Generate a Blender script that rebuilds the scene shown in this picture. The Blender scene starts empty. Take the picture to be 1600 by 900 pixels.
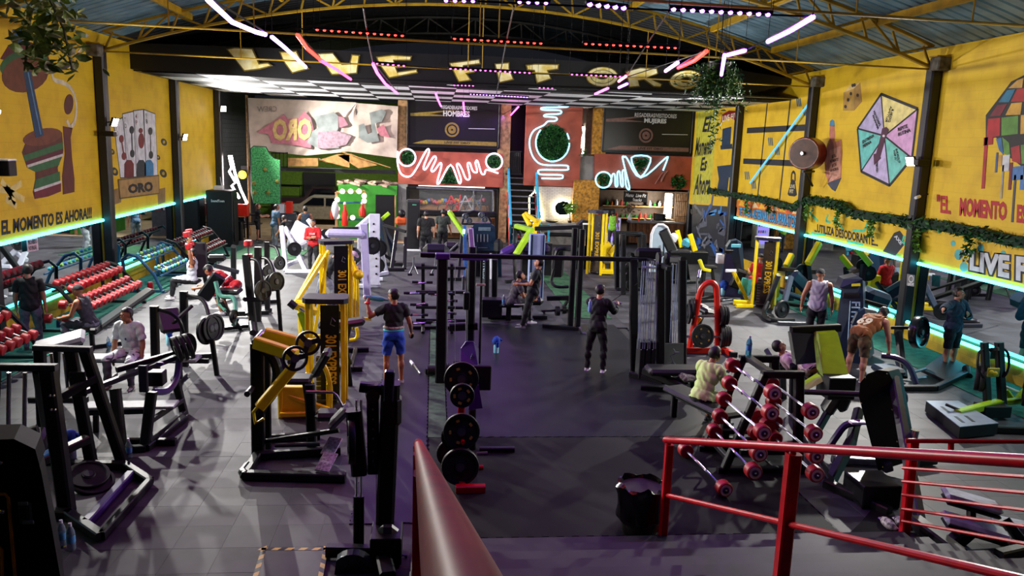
import bpy, bmesh, math, random
import numpy as np
from mathutils import Vector, Matrix
random.seed(7); rng = np.random.default_rng(7)
PI = math.pi
SC = bpy.context.scene
COL = SC.collection

# ------------------------------------------------------------------ camera
CH, FPX, PIT, YAW, ROL = 4.3,1223.98,.1801,.103,.0344
_f = Vector((math.sin(YAW)*math.cos(PIT), math.cos(YAW)*math.cos(PIT),-math.sin(PIT)))
_r = Vector((math.cos(YAW),-math.sin(YAW),0)); _u = _r.cross(_f)
CR = _r*math.cos(ROL) + _u*math.sin(ROL); CU = _u*math.cos(ROL) - _r*math.sin(ROL); CF = _f
cam = bpy.data.objects.new('camera', bpy.data.cameras.new('camera')); COL.objects.link(cam)
cam.data.lens = FPX/1600*36; cam.data.sensor_width = 36; cam.data.clip_start = .02; cam.data.clip_end = 200
cam.matrix_world = Matrix(((CR.x, CU.x,-CF.x,0),(CR.y, CU.y,-CF.y,0),(CR.z, CU.z,-CF.z, CH),(0,0,0,1)))
SC.camera = cam
# ------------------------------------------------------------------ world, view
W = bpy.data.worlds.new('night'); SC.world = W; W.use_nodes = True
W.node_tree.nodes['Background'].inputs[0].default_value = (.42,.45,.62,1)
W.node_tree.nodes['Background'].inputs[1].default_value = .022
SC.view_settings.view_transform = 'Standard'; SC.view_settings.look = 'None'
SC.view_settings.gamma = 1; SC.view_settings.use_curve_mapping = False
SC.view_settings.exposure = 0.0
SC.cycles.max_bounces = 6; SC.cycles.diffuse_bounces = 3; SC.cycles.glossy_bounces = 3
SC.cycles.sample_clamp_indirect = 3.0; SC.cycles.caustics_reflective = False; SC.cycles.caustics_refractive = False
SC.cycles.use_denoising = True
# wall flood lamps: (x, y, z, watts, aim)
FLOODS = [(-8.45,33.1,5.35,6500,(2,27.5,3.2),2.28),(-8.45,22.1,4.55,3900,(0,21.5,1.5),2.45),(-8.45,28.0,4.2,1300,(0,27,2),2.45),
          (-8.45,16.35,4.55,3100,(0,17.5,1.2),2.45),(11.15,17.65,4.25,2500,(2,17,1.2),2.45),(11.15,23.5,4.3,2100,(2,24,2),2.8),
          (11.15,11.8,4.5,420,(2,13,2),2.45),(-8.45,10.6,4.5,200,(0,12,3.5),2.6)]  # last lamp is added, out of view, to brighten the hanging ivy

# ------------------------------------------------------------------ a point of the place seen at a photo pixel
XL, XR = -8.865,11.578
def RAY(px, py): return CF*FPX + CR*(px-800) - CU*(py-450)
def F(px, py, z=0.):
    d = RAY(px, py); t = (z-CH)/d.z; return Vector((d.x*t, d.y*t, z))
def D(px, py, Y):
    d = RAY(px, py); t = Y/d.y; return Vector((d.x*t, Y, CH+d.z*t))
def WX(px, py, X):
    d = RAY(px, py); t = X/d.x; return Vector((X, d.y*t, CH+d.z*t))
def WL(px, py, o=.004): return WX(px, py, XL+o)
def WR(px, py, o=.004): return WX(px, py, XR-o)

# ------------------------------------------------------------------ materials
def C(h):
    h = h.lstrip('#'); h = h if len(h) == 6 else ''.join(x+x for x in h); v = [int(h[i:i+2],16)/255 for i in (0,2,4)]
    return tuple(x/12.92 if x <= .04045 else ((x+.055)/1.055)**2.4 for x in v) + (1,)
_M = {}
def mat(name, col='#888888', rough=.5, metal=0., vary=.12, scale=9., bump=0., spec=.5, emit=0., trans=0., alpha=1., c2=None, coat=0.):
    if name in _M: return _M[name]
    m = bpy.data.materials.new(name); m.use_nodes = True; n = m.node_tree.nodes; l = m.node_tree.links
    b = n['Principled BSDF']; c = C(col) if isinstance(col, str) else col
    b.inputs['Base Color'].default_value = c; b.inputs['Roughness'].default_value = rough
    b.inputs['Metallic'].default_value = metal; b.inputs['Specular IOR Level'].default_value = spec
    b.inputs['Coat Weight'].default_value = coat
    if trans: b.inputs['Transmission Weight'].default_value = trans; b.inputs['IOR'].default_value = 1.15
    if alpha < 1: b.inputs['Alpha'].default_value = alpha
    if emit:
        b.inputs['Emission Color'].default_value = c; b.inputs['Emission Strength'].default_value = emit
    elif vary or bump or c2:
        tc = n.new('ShaderNodeTexCoord'); nz = n.new('ShaderNodeTexNoise')
        nz.inputs['Scale'].default_value = scale; nz.inputs['Detail'].default_value = 4
        l.new(tc.outputs['Object'], nz.inputs['Vector'])
        mx = n.new('ShaderNodeMix'); mx.data_type = 'RGBA'
        d = C(c2) if c2 else tuple(x*(1-vary*2) for x in c[:3])+(1,)
        e = c if c2 else tuple(min(1, x*(1+vary*.6)) for x in c[:3])+(1,)
        mx.inputs[6].default_value = d; mx.inputs[7].default_value = e
        rp = n.new('ShaderNodeMapRange'); rp.inputs[1].default_value = .34; rp.inputs[2].default_value = .62
        l.new(nz.outputs['Fac'], rp.inputs[0]); l.new(rp.outputs[0], mx.inputs[0]); l.new(mx.outputs[2], b.inputs['Base Color'])
        if bump:
            bp = n.new('ShaderNodeBump'); bp.inputs['Strength'].default_value = bump; bp.inputs['Distance'].default_value = .02
            l.new(nz.outputs['Fac'], bp.inputs['Height']); l.new(bp.outputs[0], b.inputs['Normal'])
    _M[name] = m; return m
def glow(name, col='#ffffff', s=1.): return mat(name, col, emit=s)
def block_mat(name, col, c2, bw, bh, mortar=.02, bump=.5, rough=.8, axes='YZ', tone=.06):
    # painted masonry: a fine relief of blocks (they can hardly be told apart in the photo) and worn paint
    if name in _M: return _M[name]
    m = bpy.data.materials.new(name); m.use_nodes = True; n = m.node_tree.nodes; l = m.node_tree.links; b = n['Principled BSDF']
    b.inputs['Roughness'].default_value = rough
    tc = n.new('ShaderNodeTexCoord'); sp = n.new('ShaderNodeSeparateXYZ'); cb = n.new('ShaderNodeCombineXYZ')
    l.new(tc.outputs['Object'], sp.inputs[0]); l.new(sp.outputs[axes[0]], cb.inputs[0]); l.new(sp.outputs[axes[1]], cb.inputs[1])
    br = n.new('ShaderNodeTexBrick'); br.inputs['Scale'].default_value = 1; br.inputs['Brick Width'].default_value = bw
    br.inputs['Row Height'].default_value = bh; br.inputs['Mortar Size'].default_value = mortar; br.inputs['Mortar Smooth'].default_value = .6
    l.new(cb.outputs[0], br.inputs['Vector'])
    nz = n.new('ShaderNodeTexNoise'); nz.inputs['Scale'].default_value = 1.6; nz.inputs['Detail'].default_value = 7
    l.new(cb.outputs[0], nz.inputs['Vector'])
    mx = n.new('ShaderNodeMix'); mx.data_type = 'RGBA'; mx.inputs[6].default_value = C(c2); mx.inputs[7].default_value = C(col)
    rp = n.new('ShaderNodeMapRange'); rp.inputs[1].default_value = .3; rp.inputs[2].default_value = .55
    l.new(nz.outputs['Fac'], rp.inputs[0]); l.new(rp.outputs[0], mx.inputs[0])
    m2 = n.new('ShaderNodeMix'); m2.data_type = 'RGBA'; m2.blend_type = 'MULTIPLY'; m2.inputs[7].default_value = (1-tone*3,1-tone*3,1-tone*3,1)
    l.new(br.outputs['Fac'], m2.inputs[0]); l.new(mx.outputs[2], m2.inputs[6]); l.new(m2.outputs[2], b.inputs['Base Color'])
    ad = n.new('ShaderNodeMath'); ad.operation = 'MULTIPLY_ADD'; ad.inputs[1].default_value = .35
    sb = n.new('ShaderNodeMath'); sb.operation = 'SUBTRACT'; sb.inputs[0].default_value = 1; l.new(br.outputs['Fac'], sb.inputs[1])
    n2 = n.new('ShaderNodeTexNoise'); n2.inputs['Scale'].default_value = 14; n2.inputs['Detail'].default_value = 5; l.new(cb.outputs[0], n2.inputs['Vector'])
    l.new(n2.outputs['Fac'], ad.inputs[0]); l.new(sb.outputs[0], ad.inputs[2])
    bp = n.new('ShaderNodeBump'); bp.inputs['Strength'].default_value = bump; bp.inputs['Distance'].default_value = .02
    l.new(ad.outputs[0], bp.inputs['Height']); l.new(bp.outputs[0], b.inputs['Normal'])
    _M[name] = m; return m

BLK = mat('black powder coat', '#0e0e11', .4,.0,.1,20, spec=.35)
BLK2 = mat('matt black frame', '#131317', .5,.0,.1,12, spec=.35)
GRY = mat('dark grey frame', '#3a3c42', .42,.2)
PAD = mat('black vinyl', '#131316', .42,0,.15,14,.05)
PADG = mat('pale worn vinyl', '#8d9096', .5,0,.1)
YEL = mat('yellow powder coat', '#f2d212', .35,0,.06,6)
YEL2 = mat('lemon powder coat', '#d8d020', .35,0,.06,6)
LIM = mat('lime powder coat', '#9ccb16', .35,0,.06,6)
WHT = mat('white powder coat', '#d9dbe8', .35,0,.05,8)
LAV = mat('lavender white powder coat', '#b9b4dc', .4,0,.05,8)
RED = mat('red gloss paint', '#c4061a', .34,0,.1,9, spec=.35)
REDP = mat('red powder coat', '#e02a18', .35,0,.06,6)
REDR = mat('red urethane', '#a8141e', .45,0,.12,14)
CHR = mat('chrome', '#d8dae2', .16,1., 0)
STL = mat('brushed steel', '#9a9da6', .35,.9,.1)
RUB = mat('black rubber', '#111113', .6,0,.15,25)
IRON = mat('cast iron plate', '#131316', .5,.0,.12,25, spec=.3)
NAVY = mat('navy shroud', '#10263c', .35,0,.08)
TEAL = mat('teal frame', '#1d5a6a', .4,0,.08)
PUR = mat('purple paint', '#3d1f70', .4,0,.08)
WPL = mat('white plastic', '#e6e8ec', .4,0,.04)
GOLD = mat('gold paint', '#c9a53a', .45,0,.15,7)
GOLDL = mat('pale gold paint', '#eadf9a', .5,0,.2,7)
WOOD = mat('raw plywood', '#b98a4e', .6,0,.2,5,.1)
DKW = mat('dark timber', '#6d4524', .55,0,.2,6,.1)

# ------------------------------------------------------------------ geometry kit
ORD = 'first second third fourth fifth sixth seventh eighth ninth tenth eleventh twelfth thirteenth fourteenth fifteenth sixteenth'.split()
class G:
    def __init__(s): s.v = []; s.f = []
    def add(s, v, f):
        o = len(s.v); s.v += [tuple(x) for x in v]; s.f += [tuple(i+o for i in q) for q in f]; return s
    def box(s, c, d, rot=None, bev=0.):
        x, y, z = d[0]/2, d[1]/2, d[2]/2; b = min(bev, x*.9, y*.9, z*.9)
        R = Matrix.Identity(3)
        if rot is not None:
            from mathutils import Euler
            R = Euler(rot).to_matrix()
        c = Vector(c)
        if b <= 0:
            v = [(i*x, j*y, k*z) for k in (-1,1) for j in (-1,1) for i in (-1,1)]
            f = [(0,2,3,1),(4,5,7,6),(0,1,5,4),(2,6,7,3),(0,4,6,2),(1,3,7,5)]
        else:
            v, ix = [], {}
            for i in (-1,1):
                for j in (-1,1):
                    for k in (-1,1):
                        for a, p in enumerate(((i*x, j*(y-b), k*(z-b)),(i*(x-b), j*y, k*(z-b)),(i*(x-b), j*(y-b), k*z))):
                            ix[i, j, k, a] = len(v); v.append(p)
            f = []
            for a in range(3):
                for sg in (-1,1):
                    o = [q for q in range(3) if q != a]
                    def K(p, q):
                        t = [0,0,0]; t[a] = sg; t[o[0]] = p; t[o[1]] = q; return ix[t[0], t[1], t[2], a]
                    f.append((K(-1,-1), K(1,-1), K(1,1), K(-1,1)))
            for a in range(3):      # edge chamfers along axis a
                o = [q for q in range(3) if q != a]
                for p in (-1,1):
                    for q in (-1,1):
                        def K(e, w):
                            t = [0,0,0]; t[a] = e; t[o[0]] = p; t[o[1]] = q; return ix[t[0], t[1], t[2], w]
                        f.append((K(-1, o[0]), K(1, o[0]), K(1, o[1]), K(-1, o[1])))
            for i in (-1,1):
                for j in (-1,1):
                    for k in (-1,1): f.append(tuple(ix[i, j, k, a] for a in range(3)))
        return s.add([c + R @ Vector(p) for p in v], f)
    def beam(s, a, b, w=.08, h=None, up=None, ch=.14):
        a, b = Vector(a), Vector(b); h = h or w; d = (b-a)
        if d.length < 1e-6: return s
        d.normalize(); up = Vector(up) if up is not None else (Vector((0,0,1)) if abs(d.z) < .92 else Vector((0,1,0)))
        sd = d.cross(up).normalized(); up = sd.cross(d); c = min(w, h)*ch
        pr = [(w/2-c, h/2),(w/2, h/2-c),(w/2,-h/2+c),(w/2-c,-h/2),(-w/2+c,-h/2),(-w/2,-h/2+c),(-w/2, h/2-c),(-w/2+c, h/2)]
        v = [p + sd*x + up*y for p in (a, b) for x, y in pr]
        return s.add(v,[(i,(i+1) % 8,8+(i+1) % 8,8+i) for i in range(8)] + [tuple(range(7,-1,-1)), tuple(range(8,16))])
    def tube(s, pts, r, n=8, closed=False, ends=True):
        P = [Vector(p) for p in pts]; m = len(P); rr = r if isinstance(r,(list, tuple)) else [r]*m
        T = []
        for i in range(m):
            a = P[i-1] if (i > 0 or closed) else P[i]; b = P[(i+1) % m] if (i < m-1 or closed) else P[i]
            T.append((b-a).normalized())
        u = T[0].orthogonal().normalized(); v = []
        for i in range(m):
            if i: u = (u - T[i]*u.dot(T[i])); u = u.normalized() if u.length > 1e-6 else T[i].orthogonal().normalized()
            w = T[i].cross(u)
            v += [P[i] + (u*math.cos(2*PI*k/n) + w*math.sin(2*PI*k/n))*rr[i] for k in range(n)]
        f = [(i*n+k, i*n+(k+1) % n,((i+1) % m)*n+(k+1) % n,((i+1) % m)*n+k) for i in range(m if closed else m-1) for k in range(n)]
        if ends and not closed: f += [tuple(range(n-1,-1,-1)), tuple((m-1)*n+k for k in range(n))]
        return s.add(v, f)
    def cyl(s, a, b, r, n=12): return s.tube([a, b], r, n)
    def lathe(s, prof, c, ax, n=24):
        # prof: (radius, height along axis)
        ax = Vector(ax).normalized(); u = ax.orthogonal().normalized(); w = ax.cross(u); c = Vector(c); v = []
        for r, h in prof: v += [c + ax*h + (u*math.cos(2*PI*k/n) + w*math.sin(2*PI*k/n))*r for k in range(n)]
        m = len(prof)
        f = [(i*n+k, i*n+(k+1) % n,(i+1)*n+(k+1) % n,(i+1)*n+k) for i in range(m-1) for k in range(n)]
        f += [tuple(range(n-1,-1,-1)), tuple((m-1)*n+k for k in range(n))]
        return s.add(v, f)
    def ell(s, c, r, n=10, m=7, R=None):
        c = Vector(c); r = (r, r, r) if not hasattr(r, '__len__') else r; v = [(0,0,-1)]
        for i in range(1, m):
            a = -PI/2 + PI*i/m; v += [(math.cos(a)*math.cos(2*PI*k/n), math.cos(a)*math.sin(2*PI*k/n), math.sin(a)) for k in range(n)]
        v.append((0,0,1)); f = [(0,1+(k+1) % n,1+k) for k in range(n)]
        for i in range(m-2): f += [(1+i*n+k,1+i*n+(k+1) % n,1+(i+1)*n+(k+1) % n,1+(i+1)*n+k) for k in range(n)]
        t = len(v)-1; f += [(t,1+(m-2)*n+k,1+(m-2)*n+(k+1) % n) for k in range(n)]
        q = [Vector((p[0]*r[0], p[1]*r[1], p[2]*r[2])) for p in v]
        if R is not None: q = [R @ p for p in q]
        return s.add([c+p for p in q], f)
    def slab(s, pts, off):
        # outline (any planar polygon) pushed by the vector off
        P = [Vector(p) for p in pts]; o = Vector(off); n = len(P)
        nrm = Vector((0,0,0))
        for i in range(n): nrm += P[i].cross(P[(i+1) % n])
        if nrm.dot(o) < 0: P = P[::-1]
        return s.add(P + [p+o for p in P],[tuple(range(n-1,-1,-1)), tuple(range(n,2*n))] + [(i,(i+1) % n, n+(i+1) % n, n+i) for i in range(n)])
    def face(s, pts): return s.add(pts,[tuple(range(len(pts)))])
    def mesh(s, name='m'):
        me = bpy.data.meshes.new(name); me.from_pydata([tuple(x) for x in s.v],[], s.f); me.update(); return me
def spoke_plate_g(c, ax, r, t=.05):
    # a rim, a hub and three broad spokes, with grip holes between them
    ax = Vector(ax).normalized(); u = ax.orthogonal().normalized(); w = ax.cross(u); c = Vector(c); g = G()
    for ra, rb in ((r*.8, r),(.026, r*.32)):
        g.lathe([(ra,-t/2),(rb,-t/2),(rb, t/2),(ra, t/2),(ra,-t/2)], c, ax,26)
        g.f = g.f[:-2]
    for k in range(3):
        d = u*math.cos(k*2*PI/3+.5)+w*math.sin(k*2*PI/3+.5); g.beam(c+d*r*.25, c+d*r*.86, r*.42, t*.6, up=ax)
    return g
def smooth_flags(me, ang=.6):
    bm = bmesh.new(); bm.from_mesh(me)
    for f in bm.faces: f.smooth = True
    for e in bm.edges: e.smooth = not (len(e.link_faces) == 2 and e.calc_face_angle(0) > ang)
    bm.to_mesh(me); bm.free()
def ob(name, g, m, par=None, sm=True, kind=None, label=None):
    me = g if isinstance(g, bpy.types.Mesh) else g.mesh(name)
    if sm and not isinstance(g, bpy.types.Mesh): smooth_flags(me)
    if m is not None and not me.materials: me.materials.append(m)
    o = bpy.data.objects.new(name, me); COL.objects.link(o)
    if par is not None: o.parent = par.o if isinstance(par, Th) else par
    if kind: o['kind'] = kind
    if label: o['label'] = label
    return o
def tag(o, label, cat, group=None):
    o['label'] = label; o['category'] = cat
    if group: o['group'] = group
    return o
class Th:
    """a thing: an Empty at its base that parents its parts; parts are given in its own coordinates"""
    def __init__(s, name, label=None, cat=None, loc=(0,0,0), rot=0., group=None, kind=None, sc=1.):
        o = bpy.data.objects.new(name, None); COL.objects.link(o); o.empty_display_size = .2
        l = tuple(loc); o.location = l if len(l) == 3 else (l[0], l[1],0); o.rotation_euler = (0,0, rot); o.scale = (sc, sc, sc); s.o = o
        if label: o['label'] = label
        if cat: o['category'] = cat
        if group: o['group'] = group
        if kind: o['kind'] = kind
    def a(s, name, g, m, par=None, **k): return ob(name, g, m, par if par is not None else s, **k)
    def b(s, name, a, b, w, m, h=None, up=None, par=None): return s.a(name, G().beam(a, b, w, h, up), m, par, sm=False)
    def t(s, name, pts, r, m, n=8, closed=False, par=None): return s.a(name, G().tube(pts, r, n, closed), m, par)
    def c(s, name, a, b, r, m, n=14, par=None): return s.a(name, G().cyl(a, b, r, n), m, par)
    def x(s, name, c, d, m, rot=None, bev=.012, par=None, sm=False): return s.a(name, G().box(c, d, rot, bev), m, par, sm=sm)
    def p(s, name, c, d, m, rot=None, par=None): return s.a(name, G().box(c, d, rot, min(d)*.38), m, par, sm=False)
    def w(s, name, c, ax, r, m=None, t=.05, par=None):
        return s.a(name, plate_g(c, ax, r, t), m or IRON, par)
def plate_g(c, ax, r, t=.05, n=24):
    h = t/2
    return G().lathe([(.026,-h*.8),(r*.3,-h*.8),(r*.34,-h*.35),(r*.8,-h*.35),(r*.84,-h),(r*.97,-h),(r,-h*.7),(r, h*.7),(r*.97, h),(r*.84, h),(r*.8, h*.35),(r*.34, h*.35),(r*.3, h*.8),(.026, h*.8)], c, ax, n)
def curve_pts(P, k=6, closed=False):
    # Catmull-Rom through the points
    P = [Vector(p) for p in P]; n = len(P); out = []
    for i in range(n if closed else n-1):
        p0 = P[i-1] if (i > 0 or closed) else P[i]; p1 = P[i]; p2 = P[(i+1) % n]; p3 = P[(i+2) % n] if (i+2 < n or closed) else p2
        for j in range(k):
            t = j/k; out.append(.5*((2*p1) + (p2-p0)*t + (2*p0-5*p1+4*p2-p3)*t*t + (3*p1-p0-3*p2+p3)*t**3))
    if not closed: out.append(P[-1])
    return out
def arc(c, r, a0, a1, n, u, w):
    c, u, w = Vector(c), Vector(u), Vector(w)
    return [c + (u*math.cos(a0+(a1-a0)*i/n) + w*math.sin(a0+(a1-a0)*i/n))*r for i in range(n+1)]
_TX = {}
def text_mesh(s, bold=0., shear=0., space=1.):
    key = (s, bold, shear, space)
    if key not in _TX:
        cu = bpy.data.curves.new('t', 'FONT'); cu.body = s; cu.offset = bold; cu.shear = shear; cu.resolution_u = 2; cu.fill_mode = 'BOTH'; cu.space_character = space
        o = bpy.data.objects.new('t', cu); COL.objects.link(o); bpy.context.view_layer.update()
        me = bpy.data.meshes.new_from_object(o.evaluated_get(bpy.context.evaluated_depsgraph_get()))
        v = np.array([tuple(q.co)[:2] for q in me.vertices]); lo, hi = v.min(0), v.max(0)
        _TX[key] = ((v-lo)/(hi-lo),[tuple(p.vertices) for p in me.polygons],(hi-lo))
        bpy.data.objects.remove(o); bpy.data.meshes.remove(me); bpy.data.curves.remove(cu)
    return _TX[key]
def text_quad(s, q, bold=.02, shear=0., space=1.):
    # q: lower-left, lower-right, upper-right, upper-left corners in 3D
    v, f, _ = text_mesh(s, bold, shear, space); a, b, c, d = [Vector(p) for p in q]
    g = G(); g.add([(a*(1-x)+b*x)*(1-y) + (d*(1-x)+c*x)*y for x, y in v], f)
    n = (b-a).cross(d-a)
    return g
# ================================================================== THE HALL
# ---- floor of half-metre rubber tiles
TILE = mat('grey rubber tile', '#3f3f45', .62,0,.42,1.1,.12, c2='#202024')
TILE2 = mat('dark rubber tile', '#36363c', .6,0,.42,1.3,.12, c2='#1e1e22')
TILE3 = mat('worn rubber tile', '#48484d', .64,0,.42,1.4,.12, c2='#252529')
floor = ob('floor', G().box((1.35,20.5,-.06),(20.5,45,.06)), mat('floor bed', '#17171a', .8), kind='structure', sm=False)
tile_g = G().box((0,0,-.015),(.4968,.4968,.03), bev=.0015).mesh('tile')
tms = []
for m_ in (TILE, TILE2, TILE3):
    me = tile_g.copy(); me.materials.append(m_); tms.append(me)
near, rest = [],[G(), G(), G()]
for i in range(41):
    for j in range(64):
        x = XL+.22+i*.497+.25; y = 3.2+j*.497
        if -.9 < x < 4.6 and 8.3 < y < 18.5: continue          # under the lifting platform
        near.append((math.hypot(x, y), x, y))
near.sort(); seen = 0
for d, x, y in near:
    vis = y > 6.9 and abs(x-.1*y) < .66*y and not (-.3 < x < 4.2 and y < 8.3)
    k = rng.integers(0,3); dz = rng.uniform(-.0012,.0006)
    if vis and seen < 290:
        o = ob('floor_tile', tms[k], None, floor); o.location = (x, y, dz); seen += 1
    else: rest[k].box((x, y,-.015+dz),(.4968,.4968,.03), bev=.0015)
for k, g in enumerate(rest): ob('floor_tile_field', g,(TILE, TILE2, TILE3)[k], floor, sm=False, kind='stuff')
# ---- mats lying on it
def mat_piece(name, x0, x1, y0, y1, m, label, z=.012, teeth=True):
    P = []
    def edge(a, b, nx, ny):
        n = max(1, int((Vector(b)-Vector(a)).length/.085)); out = []
        for i in range(n):
            t = i/n; s = .012 if (i % 2 and teeth) else 0
            for tt in ((t, t+.999/n)): out.append((a[0]+(b[0]-a[0])*tt+nx*s, a[1]+(b[1]-a[1])*tt+ny*s))
        return out
    P = edge((x0, y0),(x1, y0),0,1) + edge((x1, y0),(x1, y1),-1,0) + edge((x1, y1),(x0, y1),0,-1) + edge((x0, y1),(x0, y0),1,0)
    g = G().slab([(x, y,.0) for x, y in P],(0,0, z))
    return tag(ob(name, g, m, sm=False), label, 'mat')
MATB = mat('black rubber mat', '#0d0d10', .7,0,.35,1.5,.08, spec=.2)
MATP = mat('smooth rubber mat', '#15141d', .42,0,.3,1.0,.06, spec=.4)
mat_piece('platform_mat', .26,4.5,11.06,18.6, MATP, 'smooth dark lifting mat glowing purple in the middle of the hall')
mat_piece('platform_mat', -.02,4.75,8.02,11.05, MATB, 'matt black floor mat in front of the stairs beside the bin', teeth=True)
mat_piece('platform_mat', -.9,-.04,8.4,18.6, MATP, 'narrow dark floor mat left of the green strip')
mat_piece('turf_strip', -.03,.25,11.06,18.6, mat('green strip', '#2f4a36', .8,0,.3,8,.2), 'thin faded green strip along the left edge of the purple mat', teeth=False)
TURF = mat('green artificial turf', '#0f6a55', .9,0,.35,6,.5, c2='#0a4a3c')
mat_piece('turf_strip', XL+.17,-7.35,6,31.8, TURF, 'teal green turf strip under the red dumbbell racks on the left', .014, False)
mat_piece('turf_strip', 10.1, XR-.17,4,24, TURF, 'green turf strip along the pony wall under the right mirrors', .014, False)
mat_piece('turf_strip', -7.3,-4.8,28.4,31.2, mat('grass mat', '#1f5a34', .9,0,.3,6,.4), 'dark green turf rectangle in front of the tall black speakers', .016, False)
mat_piece('turf_strip', 3.6,4.6,19.3,27, mat('grass mat', '#1f5a34'), 'green turf lane behind the standing man in black', .016, False)
ob('floor_garage', G().box((-5,38.5,.0),(8.5,9.5,.02)), mat('tan concrete', '#a58a68', .5,0,.15,2), kind='structure', sm=False)

# ---- side walls: low wall, mirror band, yellow upper wall
YW = block_mat('yellow painted blocks', '#dcb616', '#c79f0e', .4,.2,.01,.16,.65, tone=.025)
YLOW = block_mat('yellow painted low wall', '#c9a213', '#8d7410', .4,.2,.01,.3,.7)
DKB = block_mat('black painted blocks', '#26262b', '#1a1a1e', .4,.2,.02,.8,.55, tone=.15)
MIR = mat('mirror glass', '#c9d3d6', .015,1., 0)
POST = mat('black steel post', '#1d1d22', .4,.1,.15,3)
YPL, YPR = [10.6,16.35,22.15,28.05,33.4],[11.8,17.66,23.5,29.35]
gl = G(); gl.box((XL-.1,19,4.4),(.2,29.2,4.9)); gl.box((XL-.2,19,1.2),(.2,29.2,2.4))
wall_left = ob('wall_left', gl, YW, kind='structure', sm=False)
ob('low_wall', G().box((XL+.02,19,.23),(.3,29.0,.46), bev=.02), YLOW, wall_left, sm=False)
ob('wall_dark_blocks', G().box((XL-.1,37.2,3.5),(.2,7.2,7)), DKB, kind='structure', sm=False)
gr = G(); gr.box((XR+.1,18.9,4.4),(.2,32.4,4.9)); gr.box((XR+.2,15.5,1.2),(.2,27.6,2.4))
wall_right = ob('wall_right', gr, YW, kind='structure', sm=False)
ob('low_wall', G().box((XR-.02,14.6,.2),(.3,25.2,.4), bev=.02), YLOW, wall_right, sm=False)
def panes(X, s, ys, z0, z1, side, names):
    for (a, b), nm in zip(ys, names):
        t = tag(ob('wall_mirror', G().box((X+s*.03,(a+b)/2,(z0+z1)/2),(.012, b-a-.02, z1-z0), bev=.004), MIR, sm=False), nm, 'mirror')
panes(XL,-1,[(6,16.2),(16.5,22.0),(22.3,27.9),(28.2,33.2)],.47,1.94, 'left',
      ['long wall mirror at the near left edge under the lettering', 'wall mirror behind the two nearest dumbbell racks on the left',
       'wall mirror under the painted playing cards', 'wall mirror beside the tall black speakers'])
panes(XR,1,[(6,11.7),(11.95,17.5),(17.8,23.35),(23.65,29.2)],.41,1.84, 'right',
      ['wall mirror at the near right edge', 'wall mirror behind the man in a blue sweatshirt', 'wall mirror under the deodorant lettering', 'wall mirror under the orange graffiti'])
for X, s, ys in ((XL,1, YPL),(XR,-1, YPR)):
    for y in ys: ob('steel_post', G().beam((X+s*.13, y,0),(X+s*.13, y,6.5),.26,.28, up=(0,1,0)), POST, kind='structure', sm=False)
ob('steel_post', G().beam((11.72,35.0,0),(11.72,35.0,6.3),.3,.3, up=(0,1,0)), POST, kind='structure', sm=False)

# ---- LED strips: at the foot of the yellow walls and on the low walls
CY = glow('cyan LED', '#4fe2ff', 7.5)
def led(a, b, label, r=.04, m=None, group=None):
    t = Th('led_strip', label, 'LED strip', Vector(a), group=group)
    d = Vector(b)-Vector(a)
    t.b('channel', (0,0,.02), d+Vector((0,0,.02)),.05, BLK,.02)
    t.a('light_tube', G().cyl((0,0,0), d, r,8), m or CY); return t
for (a, b), nm in zip([(6,16.2),(16.5,22.0),(22.3,27.9),(28.2,33.2)],['under the lettering at the near left', 'under the painted cup and ball toy', 'under the painted playing cards', 'leading to the tall black speakers']):
    led((XL+.03, a,1.95),(XL+.03, b,1.95), 'long cyan LED strip along the yellow left wall '+nm)
for (a, b), nm in zip([(13.6,15.2),(17.3,19.6),(22.4,24.8),(28.2,29.6)],['behind the standing man in black', 'behind the tank top man', 'behind the pastel dumbbell rack', 'beside the far dumbbell racks']):
    led((XL+.19, a,.5),(XL+.19, b,.5), 'short cyan LED strip on the low left wall '+nm)
for (a, b), nm in zip([(7,11.7),(11.95,17.5),(17.8,23.35),(23.65,29.2)],['at the near right', 'under the silver graffiti', 'under the deodorant lettering', 'under the orange graffiti']):
    led((XR-.03, a,1.85),(XR-.03, b,1.85), 'long cyan LED strip along the yellow right wall '+nm)
for (a, b), nm in zip([(8,12.9),(13.1,17.4),(18,23)],['behind the green row machine', 'behind the man in a blue sweatshirt', 'behind the tall blue weight tower']):
    led((XR-.19, a,.44),(XR-.19, b,.44), 'cyan LED strip on the low right wall '+nm)

# ---- roof: arched sheets, purlins, trusses
def zl(x): return 8.08-((x-1.36)/10.0)**2*1.70
def zu(x): return 8.62-((x-1.36)/10.2)**2*1.85
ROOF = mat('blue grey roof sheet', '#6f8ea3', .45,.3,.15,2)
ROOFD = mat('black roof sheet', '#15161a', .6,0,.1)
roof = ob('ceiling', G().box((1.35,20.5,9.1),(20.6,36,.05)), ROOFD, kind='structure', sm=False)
xs = np.linspace(XL-.1, XR+.1,25)
for j in range(31):
    y0 = 6+j*.98; g = G(); prof = [(0,0),(.1,0),(.13,.035),(.17,.035),(.2,0),(.45,0),(.48,.035),(.52,.035),(.55,0),(.8,0),(.83,.035),(.87,.035),(.9,0),(1.0,0)]
    v = [(x, y0+p, zu(x)+.1+q) for x in xs for p, q in prof]; n = len(prof)
    g.add(v,[(i*n+k, i*n+k+1,(i+1)*n+k+1,(i+1)*n+k) for i in range(len(xs)-1) for k in range(n-1)])
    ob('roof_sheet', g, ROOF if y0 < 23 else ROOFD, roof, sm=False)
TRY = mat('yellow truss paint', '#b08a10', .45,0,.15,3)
TRD = mat('dark truss paint', '#3a3a36', .5)
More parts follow.
